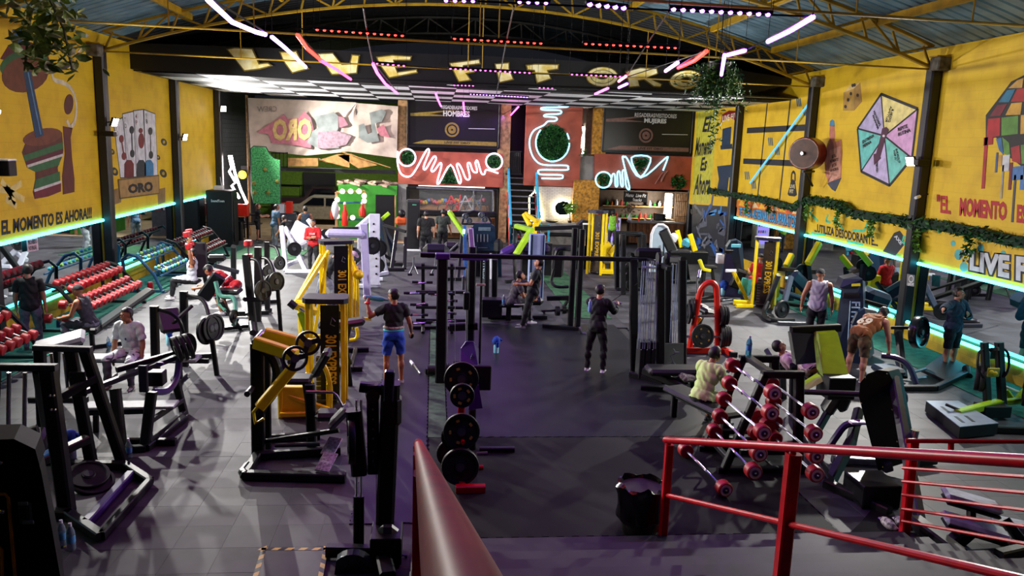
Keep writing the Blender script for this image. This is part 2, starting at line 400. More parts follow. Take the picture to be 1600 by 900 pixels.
for k, x in enumerate([-6.7,-4.25,-1.8,.65,3.1,5.55,8.0,9.9]):
    ob('roof_purlin', G().beam((x,6, zu(x)+.0),(x,23.2, zu(x)+.0),.1,.18), TRY, kind='structure', sm=False)
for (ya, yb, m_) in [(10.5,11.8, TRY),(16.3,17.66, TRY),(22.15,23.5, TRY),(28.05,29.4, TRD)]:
    Y = lambda x: ya+(yb-ya)*(x-XL)/(XR-XL)
    t = Th('roof_truss', kind='structure')
    xx = np.linspace(XL+.25, XR-.25,25)
    for nm, zz in (('lower_chord', zl),('upper_chord', zu)):
        g = G()
        for a, b in zip(xx[:-1], xx[1:]): g.beam((a, Y(a), zz(a)),(b, Y(b), zz(b)),.1,.07)
        t.a(nm, g, m_, sm=False)
    for i in range(25):
        x = xx[i]
        t.b('web_strut', (x, Y(x), zl(x)),(x+.02*(12-i), Y(x), zu(x)),.05, m_)
        if i < 24: t.b('web_strut', (x, Y(x), zl(x)) if i % 2 else (x, Y(x), zu(x)),(xx[i+1], Y(xx[i+1]), zu(xx[i+1])) if i % 2 else (xx[i+1], Y(xx[i+1]), zl(xx[i+1])),.05, m_)
    t.c('tie_rod', (XL+.2, ya,6.35),(XR-.2, yb,6.35),.022, m_,6)
    for x in (-5.2,-3.6,.9,1.3,6.1,8.0): t.c('hanger_rod', (x, Y(x),6.35),(x, Y(x), zl(x)),.014, m_,5)

# ---- mezzanine: black fascia with gold letters, chequered soffit
YFA = lambda x: 24.6+.8*(x-XL)/(XR-XL)
FAS = mat('black fascia', '#0d0d12', .4,0,.2,1)
P_ = [Vector((x, YFA(x), z)) for x, z in ((XL,6.12),(-4,6.02),(1.3,5.98),(7,5.99),(9.6,6.03),(XR,6.6),(XR,6.75),(9.7,6.95),(1.3,6.98),(XL+.0,6.85))]
fascia = ob('fascia', G().slab(P_,(0,.12,0)), FAS, kind='structure', sm=False)
def FA(px, py):
    Y = 25.
    for _ in range(4): p = D(px, py, Y); Y = YFA(p.x)
    return D(px, py, Y-.015)
def letter(name, pts, inner=.16, hole=None):
    V = [FA(*p) for p in pts]
    g = G().slab(V,(0,-.03,0)); o = ob(name, g, mat('gold letter edge', '#6d5c1c', .45), fascia, sm=False)
    c = sum(V, Vector())/len(V); n = len(V); W_ = []
    ar = sum((V[i].x*V[(i+1) % n].z - V[(i+1) % n].x*V[i].z) for i in range(n)); s = 1 if ar > 0 else -1
    for i in range(n):
        a = (V[i]-V[i-1]); b = (V[(i+1) % n]-V[i]); na = Vector((-a.z,0, a.x)).normalized()*s; nb = Vector((-b.z,0, b.x)).normalized()*s
        q = na+nb; q = q/max(.35, q.length_squared/2) if q.length > .1 else na
        W_.append(V[i]+q*.035*1.0)
    ob('letter_face', G().slab([p+Vector((0,-.025,0)) for p in W_],(0,-.02,0)), mat('gold letter', '#d8c060', .4,0,.3,3.2, c2='#f2ecc0'), o, sm=False)
c1 = lambda L: [(180+x/4.21,40+y/4.21) for x, y in L]
c2_ = lambda L: [(560+x/4.706,60+y/4.706) for x, y in L]
c3 = lambda L: [(900+x/4,60+y/4) for x, y in L]
z2 = lambda L: [(300+x/3, y/3) for x, y in L]
letter('letter', c1([(730,155),(785,143),(905,150),(950,248),(1005,243),(1040,265),(950,290),(850,302)]))
letter('letter', c1([(1080,172),(1195,165),(1245,262),(1280,285),(1165,315),(1105,235)]))
letter('letter', z2([(583,250),(662,247),(705,300),(738,298),(748,255),(788,258),(775,345),(735,350),(655,352)]))
letter('letter', c2_([(130,135),(250,120),(395,130),(385,165),(265,165),(270,188),(345,186),(345,212),(280,220),(290,245),(430,225),(440,255),(225,295),(150,190)]))
letter('letter', c2_([(665,180),(890,150),(900,190),(775,205),(772,222),(855,225),(860,250),(800,262),(835,310),(735,325)]))
letter('letter', c2_([(1000,185),(1110,175),(1110,220),(1145,305),(1035,330),(1012,240)]))
letter('letter', c2_([(1228,195),(1300,185),(1475,190),(1470,230),(1395,240),(1420,300),(1310,335),(1290,240),(1240,235)]))
def ring_letter(cx, cy, rx, ry, hx, hy, tilt=0):
    N = 20; ro = lambda a, x, y: (cx+x*math.cos(a)*math.cos(tilt)-y*math.sin(a)*math.sin(tilt), cy+x*math.cos(a)*math.sin(tilt)+y*math.sin(a)*math.cos(tilt))
    A = [2*PI*i/N for i in range(N)]
    def band(x0, y0, x1, y1, d, m_, par):
        g = G(); V = [FA(*c3([ro(a, x0, y0)])[0])+Vector((0,-d,0)) for a in A]+[FA(*c3([ro(a, x1, y1)])[0])+Vector((0,-d,0)) for a in A]
        V += [p+Vector((0,.03,0)) for p in V]
        F_ = []
        for i in range(N):
            j = (i+1) % N; F_ += [(i, N+i, N+j, j),(2*N+i,2*N+j,3*N+j,3*N+i),(i, j,2*N+j,2*N+i),(N+i,3*N+i,3*N+j, N+j)]
        g.add(V, F_); return ob('letter' if par is fascia else 'letter_face', g, m_, par, sm=False)
    o = band(rx, ry, hx*.8, hy*.8,.03, mat('gold letter edge', '#6d5c1c'), fascia)
    band(rx*.93, ry*.92,(rx+hx)*.55,(ry+hy)*.56,.045, mat('gold letter', '#d8c060'), o); band((rx+hx)*.51,(ry+hy)*.51, hx*1.15, hy*1.2,.045, GOLDL, o)
ring_letter(163,240,103,64,32,15); ring_letter(685,260,106,62,30,16,-.12)
letter('letter', c3([(305,205),(400,180),(505,186),(512,222),(455,245),(540,285),(528,308),(485,305),(425,262),(392,268),(400,303),(330,310),(318,250)]))
# soffit squares
SQ = 1.55; CW = mat('white soffit panel', '#e8ebf2', .7,0,.06,2, spec=.2); CB = mat('black soffit panel', '#0c0c0f', .9, spec=.1)
soff = ob('soffit', G().box((1.35,30,6.1),(20.4,10.4,.04)), FAS, kind='structure', sm=False)
qw, qb = [G().box((0,0,0),(SQ-.02, SQ-.02,.02), bev=.006).mesh('q') for _ in (0,1)]
qw.materials.append(CW); qb.materials.append(CB)
for i in range(14):
    for j in range(7):
        x = XL+.25+SQ*(i+.5)-.4*0; y = 25.05+SQ*(j+.5)+.05*(i-7)
        if x > XR-.5: continue
        o = ob('soffit_panel', qw if (i+j) % 2 else qb, None, soff, sm=False); o.location = (x, y,6.06)

# ---- flood lamps on the posts
LMP = glow('flood lamp lens', '#fff4e0', 60.)
for k,((x, y, z, w, aim, cone), nm) in enumerate(zip(FLOODS,['highest on the far end of the left wall', 'on the left post beside the painted cards', 'on the thin left post past the painted cards', 'on the near left post beside the cup and ball painting',
        'on the right post beside the painted wheel', 'on the right post behind the round wooden drum', 'on the near right post beside the painted cube', 'added out of sight on the nearest left post'])):
    d = (Vector(aim)-Vector((x, y, z))).normalized(); t = Th('flood_lamp', 'bright white flood lamp '+nm, 'lamp', (x, y, z))
    R = d.to_track_quat('Z', 'Y').to_matrix(); s = -1 if x < 0 else 1
    g = G(); g.box((0,0,0),(.3,.24,.06), bev=.01); me = g.mesh('h'); me.transform(R.to_4x4()); t.a('housing', me, BLK)
    g = G(); g.box((0,0,.035),(.26,.2,.01)); me = g.mesh('l'); me.transform(R.to_4x4()); t.a('lens', me, LMP)
    t.b('bracket', -d*.03,(s*.2,0,-.02),.03, BLK)
    li = bpy.data.lights.new('flood_light', 'SPOT'); li.energy = w; li.spot_size = cone; li.spot_blend = .5; li.shadow_soft_size = .09; li.color = (1,.97,.92)
    lo = bpy.data.objects.new('flood_light', li); COL.objects.link(lo); lo.location = Vector((x, y, z))+d*.1; lo.rotation_euler = d.to_track_quat('-Z', 'Y').to_euler()
# ================================================================== THE FAR END: facade, shop, stairs, niche, bar, garage
YF = 35.
def DF(px, py, o=0.): return D(px, py, YF-o)
def panel(name, pts, m, par=None, o=0., t=.06, kind=None, **k):
    V = [DF(*p)+Vector((0,-o,0)) for p in pts]
    return ob(name, G().slab(V,(0, t,0)), m, par, sm=False, kind=kind, **k)
def rect(name, x0, y0, x1, y1, m, par=None, o=0., t=.06, kind=None):
    a, b = D(x0, y0, YF-o), D(x1, y1, YF-o); z0, z1 = min(a.z, b.z), max(a.z, b.z)
    return ob(name, G().box(((a.x+b.x)/2, YF-o+t/2,(z0+z1)/2),(abs(b.x-a.x), t, z1-z0), bev=.006), m, par, sm=False, kind=kind)
TERRA = mat('terracotta plaster', '#a5503c', .7,0,.12,2,.1)
PLY = mat('chipboard', '#b5793a', .7,0,.3,18,.1)
OSB = mat('yellow chipboard', '#c08a2c', .7,0,.3,9,.2)
TANW = mat('tan plywood post', '#a98256', .7,0,.25,7)
BLKP = mat('black painted board', '#0f0f12', .35,0,.1)
CONC = mat('grey concrete', '#8d8d88', .7,0,.15,3,.15)
WB = block_mat('white thin bricks', '#d8d8d4', '#b9b9b4', .22,.07,.008,.9,.7, axes='XZ', tone=.16)
CHK = mat('dark back wall', '#202126', .7)
def neon(label, strokes, m, name='neon_sign', z=.06, r=.035, base=None):
    t = Th(name, label, 'neon sign', DF(*strokes[0][0][0]))
    o = Vector(t.o.location)
    for pts, cl in strokes:
        V = [DF(*p)+Vector((0,-z,0))-o for p in pts]
        t.a('neon_tube', G().tube(curve_pts(V,4, cl), r,7, cl), m)
    return t
LEAFM = [mat('leaf dark green', '#184a22', .5,0,.2), mat('leaf green', '#2c6e2c', .5,0,.2), mat('leaf pale green', '#6a9a3c', .5,0,.2)]
def leafcloud(g, n, fn, s0, s1):
    for _ in range(n):
        p = Vector(fn()); s = rng.uniform(s0, s1); u = Vector(rng.normal(size=3)).normalized(); w = u.orthogonal().normalized()
        g.add([p-u*s, p+w*s*.42+u.cross(w)*s*.12, p+u*s, p-w*s*.42+u.cross(w)*s*.12],[(0,1,2,3)])
    return g
def foliage_disc(label, pts, n=260, m=0, dep=.08):
    V = [DF(*p) for p in pts]; c = sum(V, Vector())/len(V)
    t = Th('foliage_disc', label, 'foliage panel', c+Vector((0,-(dep+.02),0)))
    o = Vector(t.o.location)
    t.a('backing', G().slab([v-o+Vector((0,-dep,0)) for v in V],(0,.02,0)), mat('dark moss', '#0d2614', .9,0,.3,8), sm=False)
    def f():
        i = rng.integers(0, len(V)); a, b = rng.random(), rng.random()
        if a+b > 1: a, b = 1-a,1-b
        p = c*(1-a-b)+V[i]*a+V[(i+1) % len(V)]*b-o; return p+Vector((0,-dep-rng.uniform(.02,.08),0))
    for k in range(2): t.a('leaves', leafcloud(G(), n//2, f,.06,.16), LEAFM[(m+k) % 3], sm=False, kind='stuff')
    return t
circ = lambda cx, cy, r, n=18, s=1.: [(cx+r*math.cos(2*PI*i/n), cy+s*r*math.sin(2*PI*i/n)) for i in range(n)]
# back walls behind everything
ob('wall_rear', G().box((5.5,38.3,3.2),(14,.2,6.4)), CHK, kind='structure', sm=False)
ob('garage_back_wall', G().box((-5,45.4,3.2),(11,.2,6.4)), mat('lime green wall', '#7fa82a', .7,0,.1), kind='structure', sm=False)
gb = ob('garage_lintel', G().box((-5.0,35.3,2.95),(6.6,.3,.16)), mat('dark lintel', '#1c1c1e', .6), kind='structure', sm=False)
# columns of the facade
rect('trim_1', 383,148,391,384, TANW, None,0,.3, 'structure')
rect('trim_2', 622,148,636,238, TANW, None,.05,.3, 'structure')
rect('trim_3', 780,155,796,262, TANW, None,.05,.3, 'structure')
rect('trim_4', 929,160,946,242, OSB, None,.05,.3, 'structure')
rect('concrete_pier', 622,286,636,385, CONC, None,.05,.5, 'structure')
rect('concrete_pier', 783,240,790,385, TANW, None,.02,.3, 'structure')
# left: cloth banner
def banner():
    top = [(387,153),(470,156),(556,160),(557,161),(622,166)]; bot = [(391,232),(449,240),(478,243),(545,237),(620,247)]
    NX, NY = 44,16; v = []
    for j in range(NY+1):
        for i in range(NX+1):
            u = i/NX*4; k = min(3, int(u)); u -= k; w = j/NY
            a = Vector(top[k]).lerp(Vector(top[k+1]), u); b = Vector(bot[k]).lerp(Vector(bot[k+1]), u)
            p = a.lerp(b, w); q = D(p.x, p.y, YF-.18)
            q.y += .02*math.sin(i*.9+2*math.sin(j*.5)) + .012*math.sin(j*1.3+i*.33) + .006*rng.normal()
            v.append(q)
    g = G().add(v,[(j*(NX+1)+i, j*(NX+1)+i+1,(j+1)*(NX+1)+i+1,(j+1)*(NX+1)+i) for j in range(NY) for i in range(NX)])
    t = Th('banner', 'pale cloth banner hung in reverse with faded lettering above the garage opening', 'banner', D(505,200, YF-.18))
    g.v = [tuple(Vector(p)-t.o.location) for p in g.v]
    t.a('cloth', g, mat('cream cloth', '#c4b2a6', .85,0,.08,3))
    zz = lambda L: [(330+x/3.6,140+y/3.6) for x, y in L]
    def flat(nm, pts, m, d): t.a(nm, G().slab([D(*p, YF-.18-d*.5)-t.o.location for p in zz(pts)],(0,-.004,0)), m, sm=False)
    pk = mat('faded pink ink', '#b8707e', .85,0,.1); bl = mat('faded grey blue ink', '#858c8a', .85,0,.15,3); li = mat('faded lilac ink', '#9c828e', .85,0,.15)
    flat('pink_shape', [(255,240),(340,185),(410,138),(430,165),(490,160),(525,122),(560,160),(575,220),(560,330),(450,310),(340,300),(320,250)], pk,.12)
    flat('pink_shape', [(715,150),(745,155),(770,200),(720,215)], pk,.12); flat('pink_shape', [(930,220),(970,195),(1005,270),(950,260)], pk,.14)
    flat('blue_shape', [(575,150),(640,140),(690,125),(715,150),(715,220),(690,270),(720,330),(600,330),(540,300),(560,240),(600,215)], bl,.13)
    flat('blue_shape', [(890,130),(960,110),(985,125),(960,180),(920,190),(945,290),(880,300),(830,270),(830,200),(860,190),(880,250),(905,240)], bl,.13)
    flat('lilac_shape', [(600,240),(700,230),(790,260),(760,310),(640,335),(600,325)], li,.135)
    q = lambda *p: D(*zz([p])[0], YF-.26)-t.o.location
    t.a('lettering', text_quad('ORO', [q(565,285), q(345,290), q(345,165), q(568,160)],.05), mat('faded yellow ink', '#d6b878', .85), sm=False, kind='stuff')
    t.a('lettering', text_quad('CREW', [q(370,125), q(258,125), q(258,95), q(370,92)],.02), mat('faded grey ink', '#8d8078', .85), sm=False, kind='stuff')
    t.c('seam_cord', q(815,70)+Vector((0,.1,0)), q(812,340)+Vector((0,.1,0)),.02, BLK,6)
banner()
t = Th('plywood_sign', 'long raw plywood board lying under the cloth banner', 'board', DF(450,262,.2)); o = t.o.location
for a, b, c_, d in [((449,247),(497,247),(497,260),(449,260)),((498,250),(527,241),(546,242),(546,262)),((528,243),(548,240),(590,258),(560,263))]:
    t.a('board', G().slab([DF(*p,.2)-o for p in (a, b, c_, d)],(0,.05,0)), WOOD, sm=False)
t.b('arrow_board', DF(498,248,.3)-o, DF(511,254,.3)-o,.22, DKW,.03)
t = Th('fallen_lath', 'thin pale lath slanting down below the banner corner', 'lath', DF(533,237,.4)); t.b('lath', (0,0,0), DF(610,262,.4)-DF(533,237,.4),.07, WOOD,.04)
t = Th('iron_gate', 'small black railing beside the green turf panel', 'railing', DF(426,262,.2)); o = t.o.location
for px in (425,431,437,443,449): t.c('bar', DF(px,262,.2)-o, DF(px,238,.2)-o,.02, BLK,6)
for py in (239,261): t.c('rail', DF(424, py,.2)-o, DF(450, py,.2)-o,.025, BLK,6)
t = Th('turf_screen', 'upright bright green turf panel with a bite out of its corner', 'panel', D(415,317,34)); o = t.o.location
bite = [(392,232),(396,229),(415,230),(420,240),(428,248),(437,250),(438,318),(396,318),(393,300)]
t.a('turf', G().slab([D(*p,34)-o for p in bite],(0,.06,0)), mat('bright turf', '#4fae6a', .9,0,.35,16,.8), sm=False)
t.a('frame', G().tube([D(*p,34)-o+Vector((0,.05,0)) for p in bite],.04,6, True), BLK)
for px, py in ((414,265),(397,286),(433,284),(398,301),(419,301)): t.a('rosette', G().ell(D(px, py,33.95)-o,(.09,.05,.09)), mat('dry rosette', '#8a8a3c'))
t = Th('diagonal_light', 'dazzling white neon zigzag leaning beside the green turf panel', 'neon sign', D(357,240,34.2)); o = t.o.location
for pts in ([(358,243),(362,262),(358,268),(368,285),(362,290),(374,310)],[(361,243),(367,270),(376,296),(386,318)],[(356,300),(366,312)]):
    t.a('neon_tube', G().tube([D(*p,34.2)-o for p in pts],.05,7), glow('white hot neon', '#fff0f0', 20.))
t.b('mast', D(386,318,34.2)-o, Vector((D(386,318,34.2).x-o.x,0,-o.z)),.08, BLK, up=(0,1,0))
t = Th('yellow_plaque', 'small yellow round plaque beside the door post', 'sign', D(379,273,34.8)); t.a('disc', G().lathe([(.18,0),(.18,.03)],(0,0,0),(0,-1,0)), YEL); t.a('ring', G().lathe([(.1,.0),(.1,.05)],(0,0,0),(0,-1,0)), GOLD); t.b('bracket', (-.25,.05,0),(.35,.05,0),.04, BLK)
# garage: vehicles, dark door, green kiosk
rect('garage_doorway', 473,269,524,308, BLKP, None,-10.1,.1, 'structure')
def vehicle(label, px, py, Y, L, m, kind):
    b = D(px, py, Y); t = Th(kind, label, 'car', (b.x, Y,.0))
    if kind == 'car': prof = [(0,.35),(0,.75),(.15,.88),(.9,.95),(1.55,1.42),(3.0,1.42),(3.7,.98),(4.25,.9),(4.3,.45),(4.2,.3),(.1,.3)]
    else: prof = [(0,.5),(0,1.15),(1.7,1.18),(1.75,1.2),(2.2,1.75),(3.3,1.75),(3.85,1.22),(5.0,1.1),(5.05,.55),(.05,.45)]
    k = L/prof[7][0]
    t.a('body', G().slab([(x*k,-.8, z) for x, z in prof],(0,1.6,0)), m, sm=False)
    W = [(1.7,1.36),(2.25,1.36),(2.25,.98),(1.2,.98)] if kind == 'car' else [(2.3,1.68),(3.2,1.68),(3.6,1.24),(2.0,1.24)]
    gls = mat('car glass', '#0c1016', .1)
    t.a('side_window', G().slab([(x*k,-.82, z) for x, z in W],(0,.03,0)), gls, sm=False)
    if kind == 'car': t.a('side_window', G().slab([(x*k,-.82, z) for x, z in [(2.35,1.36),(2.9,1.36),(3.45,.98),(2.35,.98)]],(0,.03,0)), gls, sm=False)
    for wx in (.85,3.45 if kind == 'car' else 4.1):
        w = t.a('wheel', G().lathe([(.1,-.02),(.2,.02),(.31,.02),(.34,-.04),(.34,-.2)],(wx*k,-.82,.34),(0,-1,0)), RUB)
        t.a('hub_cap', G().lathe([(.17,.025),(.05,.04)],(wx*k,-.82,.34),(0,-1,0),12), STL, w)
    return t
vehicle('dusty beige hatchback parked in the garage under the banner', 441,350,41.2,4.2, mat('beige car paint', '#9b927c', .35,.1), 'car')
v = vehicle('dark maroon pickup with roll bars behind the beige hatchback', 428,330,43.6,4.9, mat('maroon car paint', '#2c1214', .35,.1), 'pickup_truck')
for y in (-.6,0,.6):
    v.t('roll_bar', [(.2, y,1.15),(.2, y,1.75),(1.5, y,1.75),(1.5, y,1.15)],.03, BLK,6)
def kiosk():
    b = DF(576,386); t = Th('green_kiosk', 'bright green booth with a black doorway and rubble on its roof', 'booth', (b.x,34.6,0)); o = t.o.location
    a, c_ = D(530,288,34.6), D(622,288,34.6); w = (c_.x-a.x); h = a.z
    t.x('walls', (0,.9, h/2),(w,1.8, h), mat('green painted board', '#2f8a1e', .6,0,.1,3))
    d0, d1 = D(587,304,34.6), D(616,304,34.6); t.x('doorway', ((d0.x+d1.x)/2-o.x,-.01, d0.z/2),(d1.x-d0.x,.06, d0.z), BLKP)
    t.b('door_trim', (d1.x-o.x+.05,-.03,0),(d1.x-o.x+.05,-.03, d0.z),.06, TANW)
    g = G()
    for _ in range(26): g.box((rng.uniform(-w/2, w/2), rng.uniform(.1,1.2), h+rng.uniform(.02,.12)),(rng.uniform(.2,.6),.3,.08),(rng.normal()*.2, rng.normal()*.2, rng.normal()))
    t.a('roof_rubble', g, mat('rubble cloth', '#b59a86', .9,0,.3,4), sm=False, kind='stuff')
    return t
kiosk()
t = Th('bulb_frame_shelf', 'pale timber shelf frame studded with white bulbs against the green booth', 'shelf', D(548,372,34.2)); o = t.o.location
for a, b in (((526,300),(570,299)),((526,300),(526,378)),((570,299),(570,379)),((530,317),(570,316)),((530,343),(570,343))): t.b('rail', D(*a,34.2)-o, D(*b,34.2)-o,.12, TANW if a[1] < 310 else TEAL,.08)
for px, py in ((535,299),(548,299),(561,299),(527,312),(569,306),(569,314),(527,326),(527,338),(551,340)): t.a('bulb', G().ell(D(px, py,34.1)-o,.11), glow('warm bulb', '#fff3dc', 2.5))
for px, py, h, nm in ((539,354,.95, 'tall red punching bag below the bulb shelf'),(566,339,.55, 'short red punching bag at the right of the bulb shelf')):
    b = D(px, py,34.05); t = Th('punching_bag', nm, 'punching bag', b); t.a('bag', G().lathe([(.03,0),(.13,.04),(.14, h*.55),(.06, h*.8),(.05, h)],(0,0,0),(0,0,1)), REDP); t.a('cap', G().lathe([(.055, h),(.055, h+.06),(.02, h+.1)],(0,0,0),(0,0,1)), WPL)
b = D(524,352,34.0); t = Th('shop_mannequin', 'white shirt and red scarf hanging on the left of the bulb shelf', 'clothing', b); t.a('shirt', G().ell((0,0,.65),(.16,.1,.4)), WPL); t.a('scarf', G().ell((-.14,0,.45),(.06,.06,.22)), REDP); t.c('peg', (0,.1,1),(0,.3,1),.02, BLK)
# HOMBRES sign, terracotta panel, shop front
def changing_sign(label, c, word, gold, emb):
    a, b = DF(c[0], c[1]), DF(c[2], c[3]); t = Th('changing_room_sign', label, 'sign', ((a.x+b.x)/2, YF-.08,(a.z+b.z)/2)); w, h = b.x-a.x, a.z-b.z
    t.x('board', (0,.05,0),(w,.1, h), BLKP)
    for A, B in (((-w/2,-.03, h/2),(w/2,-.03, h/2)),((-w/2,-.03,-h/2),(w/2,-.03,-h/2)),((-w/2,-.03,-h/2),(-w/2,-.03, h/2)),((w/2,-.03,-h/2),(w/2,-.03, h/2))): t.b('frame', A, B,.09, BLK)
    def fl(nm, P, m, d=.02): t.a(nm, G().slab([(x*w/2,-d, z*h/2) for x, z in P],(0,.012,0)), m, sm=False)
    fl('gold_band', [(-.95,.42),(.1,.66),(-.1,.58),(-.55,.42),(-.05,.36),(-.95,.3)], gold); fl('gold_band', [(-.6,-.72),(.95,-.72),(.95,-.9),(-.9,-.9)], gold)
    for r0, r1 in ((.36,.27),(.2,.05)):
        g = G(); n = 24; V = [(r*math.cos(2*PI*i/n)+.1*w/2*0-.02*w,-.02, r*math.sin(2*PI*i/n)-.12*h) for r in (r0*h/2*.9, r1*h/2*.9) for i in range(n)]
        g.add(V,[(i,(i+1) % n, n+(i+1) % n, n+i) for i in range(n)]); t.a('emblem_ring', g, gold, sm=False)
    t.b('thin_line', (.16*w,-.02,-.08*h),(.45*w,-.02,-.07*h),.02, WPL)
    q = lambda x0, z0, x1, z1: [(x0*w/2,-.025, z0*h/2),(x1*w/2,-.025, z0*h/2),(x1*w/2,-.025, z1*h/2),(x0*w/2,-.025, z1*h/2)]
    lt = mat('white lettering', '#d4d6da', .6)
    t.a('lettering', text_quad('REGADERAS/VESTIDORES', q(*emb[0]),.02), lt, sm=False, kind='stuff'); t.a('lettering', text_quad(word, q(*emb[1]),.04), lt, sm=False, kind='stuff')
    t.a('lettering', text_quad('LIVE FIT ORO', q(-.2,-.86,.36,-.76),.02), BLKP, sm=False, kind='stuff')
changing_sign('black and gold sign reading HOMBRES above the white neon', (638,156,779,232), 'HOMBRES', mat('dull gold print', '#8f7a35', .4),((-.28,.66,.5,.82),(-.24,.34,.34,.6)))
changing_sign('glossy black sign reading MUJERES above the bar', (944,165,1078,241), 'MUJERES', mat('dull pink print', '#7d5c56', .4),((-.32,.56,.62,.74),(-.1,.26,.4,.52)))
panel('wall_panel_terracotta', [(622,235),(786,240),(786,293),(622,287)], TERRA, None,.06,.2, 'structure')
z3 = lambda L: [(600+x/3, y/3) for x, y in L]
NW = glow('white neon', '#f0e4ff', 3.2); NC = glow('cyan neon', '#86dcff', 3.0)
neon('white neon line like a pulse wave on the left terracotta panel', [(z3([(65,708),(66,775),(85,818),(122,826),(152,790),(198,706),(212,710),(186,780),(196,792),(232,735),(244,745),(222,795),(234,801),(262,765),(269,778),(250,850),(260,856),(312,772),(350,856),(360,840),(341,778),(350,768),(366,795),(384,838),(402,833),(391,772),(402,765),(415,800),(430,808),(436,800),(428,762),(438,755),(455,810),(470,815),(480,795),(535,812)]), False),
      (z3(circ(108,738,40)), True),(z3(circ(515,757,38)), True)], NW, z=.16)
foliage_disc('round foliage disc at the left end of the white neon', z3(circ(110,738,33,14)),120)
foliage_disc('round foliage disc at the right end of the white neon', z3(circ(515,757,32,14)),120)
foliage_disc('triangular foliage panel under the peak of the white neon', z3([(312,780),(345,860),(266,858)]),120)
# shop front under it
t = Th('glazed_shopfront', 'glazed shop front with steel frame under the white neon', 'shop window', (DF(712,390).x, YF,0)); o = t.o.location
A = lambda px, py, d=0: DF(px, py)-o+Vector((0,-d,0))
for a, b in (((637,292),(775,297)),((637,292),(637,384)),((775,297),(775,390))): t.b('frame', A(*a,.02), A(*b,.02),.12, BLK)
for a, b in (((651,293),(770,298)),((770,298),(770,330)),((740,297),(740,330))): t.b('frame', A(*a,.1), A(*b,.1),.07, STL)
t.b('sill_beam', A(652,332,.05), A(775,335,.05),.22, BLK)
t.a('glass', G().slab([A(655,296), A(770,299), A(770,332), A(655,331)],(0,.01,0)), mat('shop glass', '#cfd6d8', .05,0,0, trans=.9), sm=False)
t.x('lower_panel', A(713,346)+Vector((0,.1,-.1)),(3.1,.08,.85), mat('pale board', '#a89a86', .7))
rect('shop_back_wall', 640,292,776,385, mat('shop dark wall', '#3a3634', .7), None,-2.2,.1, 'structure')
ob('shop_shelf', G().box((.85,36.9,1.35),(3.4,.5,.25)), mat('tan cardboard', '#a8764c', .7)); tag(bpy.data.objects['shop_shelf'], 'long tan shelf inside the shop window', 'shelf')
bc = ['#c2302a', '#d08a2a', '#c9b23a', '#3a62a8', '#7a3a2a', '#b8506a']
for i in range(24):
    px = 657+i*4.3; b = D(px,315+2.0*math.sin(i*1.3),36.6)
    tag(ob('shop_ball', G().ell(b,.11,8,6), mat('ball '+bc[i % 6], bc[i % 6],.4)),['red', 'orange', 'yellow', 'blue', 'brown', 'pink'][i % 6]+' ball in the shop window, the '+ORD[i//6]+' of its colour from the left', 'ball', 'coloured balls in the shop window')
tag(ob('shop_bench', G().box((1.6,36.2,.48),(2.6,.5,.96), bev=.02), DKW, sm=False), 'dark timber plinth under the bicycles in the shop window', 'plinth')
for i, px in enumerate((694,716,728)):
    b = D(px,331,36.2); t = Th('bicycle', ['red', 'white', 'pale steel'][i]+' bicycle frame standing in the shop window, '+['left', 'middle', 'right'][i]+' of three', 'bicycle', b)
    m_ = (RED, WHT, STL)[i]
    for p, q in (((0,0,0),(.3,0,.75)),((.3,0,.75),(.65,0,.1)),((.05,0,.45),(.6,0,.5)),((.65,0,.1),(.72,0,.8)),((0,0,0),(.65,0,.1))): t.c('tube', p, q,.035, m_,7)
    for x in (0,.68): t.t('rim', arc((x,0,.1),.3,0,2*PI,18,(1,0,0),(0,0,1))[:-1],.02, BLK,5, True)
lamp = bpy.data.objects.new('shop_light', bpy.data.lights.new('shop_light', 'AREA')); lamp.data.shape = 'RECTANGLE'; lamp.data.size = 3; lamp.data.size_y = .2; lamp.data.energy = 80; lamp.data.color = (1,.9,.8); lamp.location = (.8,35.8,2.32); COL.objects.link(lamp)
t = Th('ceiling_tube', 'long shop tube lamp inside the window top', 'lamp', (.8,35.8,2.36)); t.x('tube', (0,0,0),(3,.08,.06), glow('shop tube', '#fff0dc', 3.))
t = Th('orange_figure', 'orange padded vest hanging beside the tall dark speaker', 'clothing', D(627,345,33)); t.p('vest', (0,0,0),(.5,.25,.35), mat('orange cloth', '#c8501c', .8)); t.a('hood', G().ell((.02,0,.3),(.16,.14,.18)), BLK); t.c('hanger', (0,.1,.4),(0,.2,1.2),.02, BLK,6)
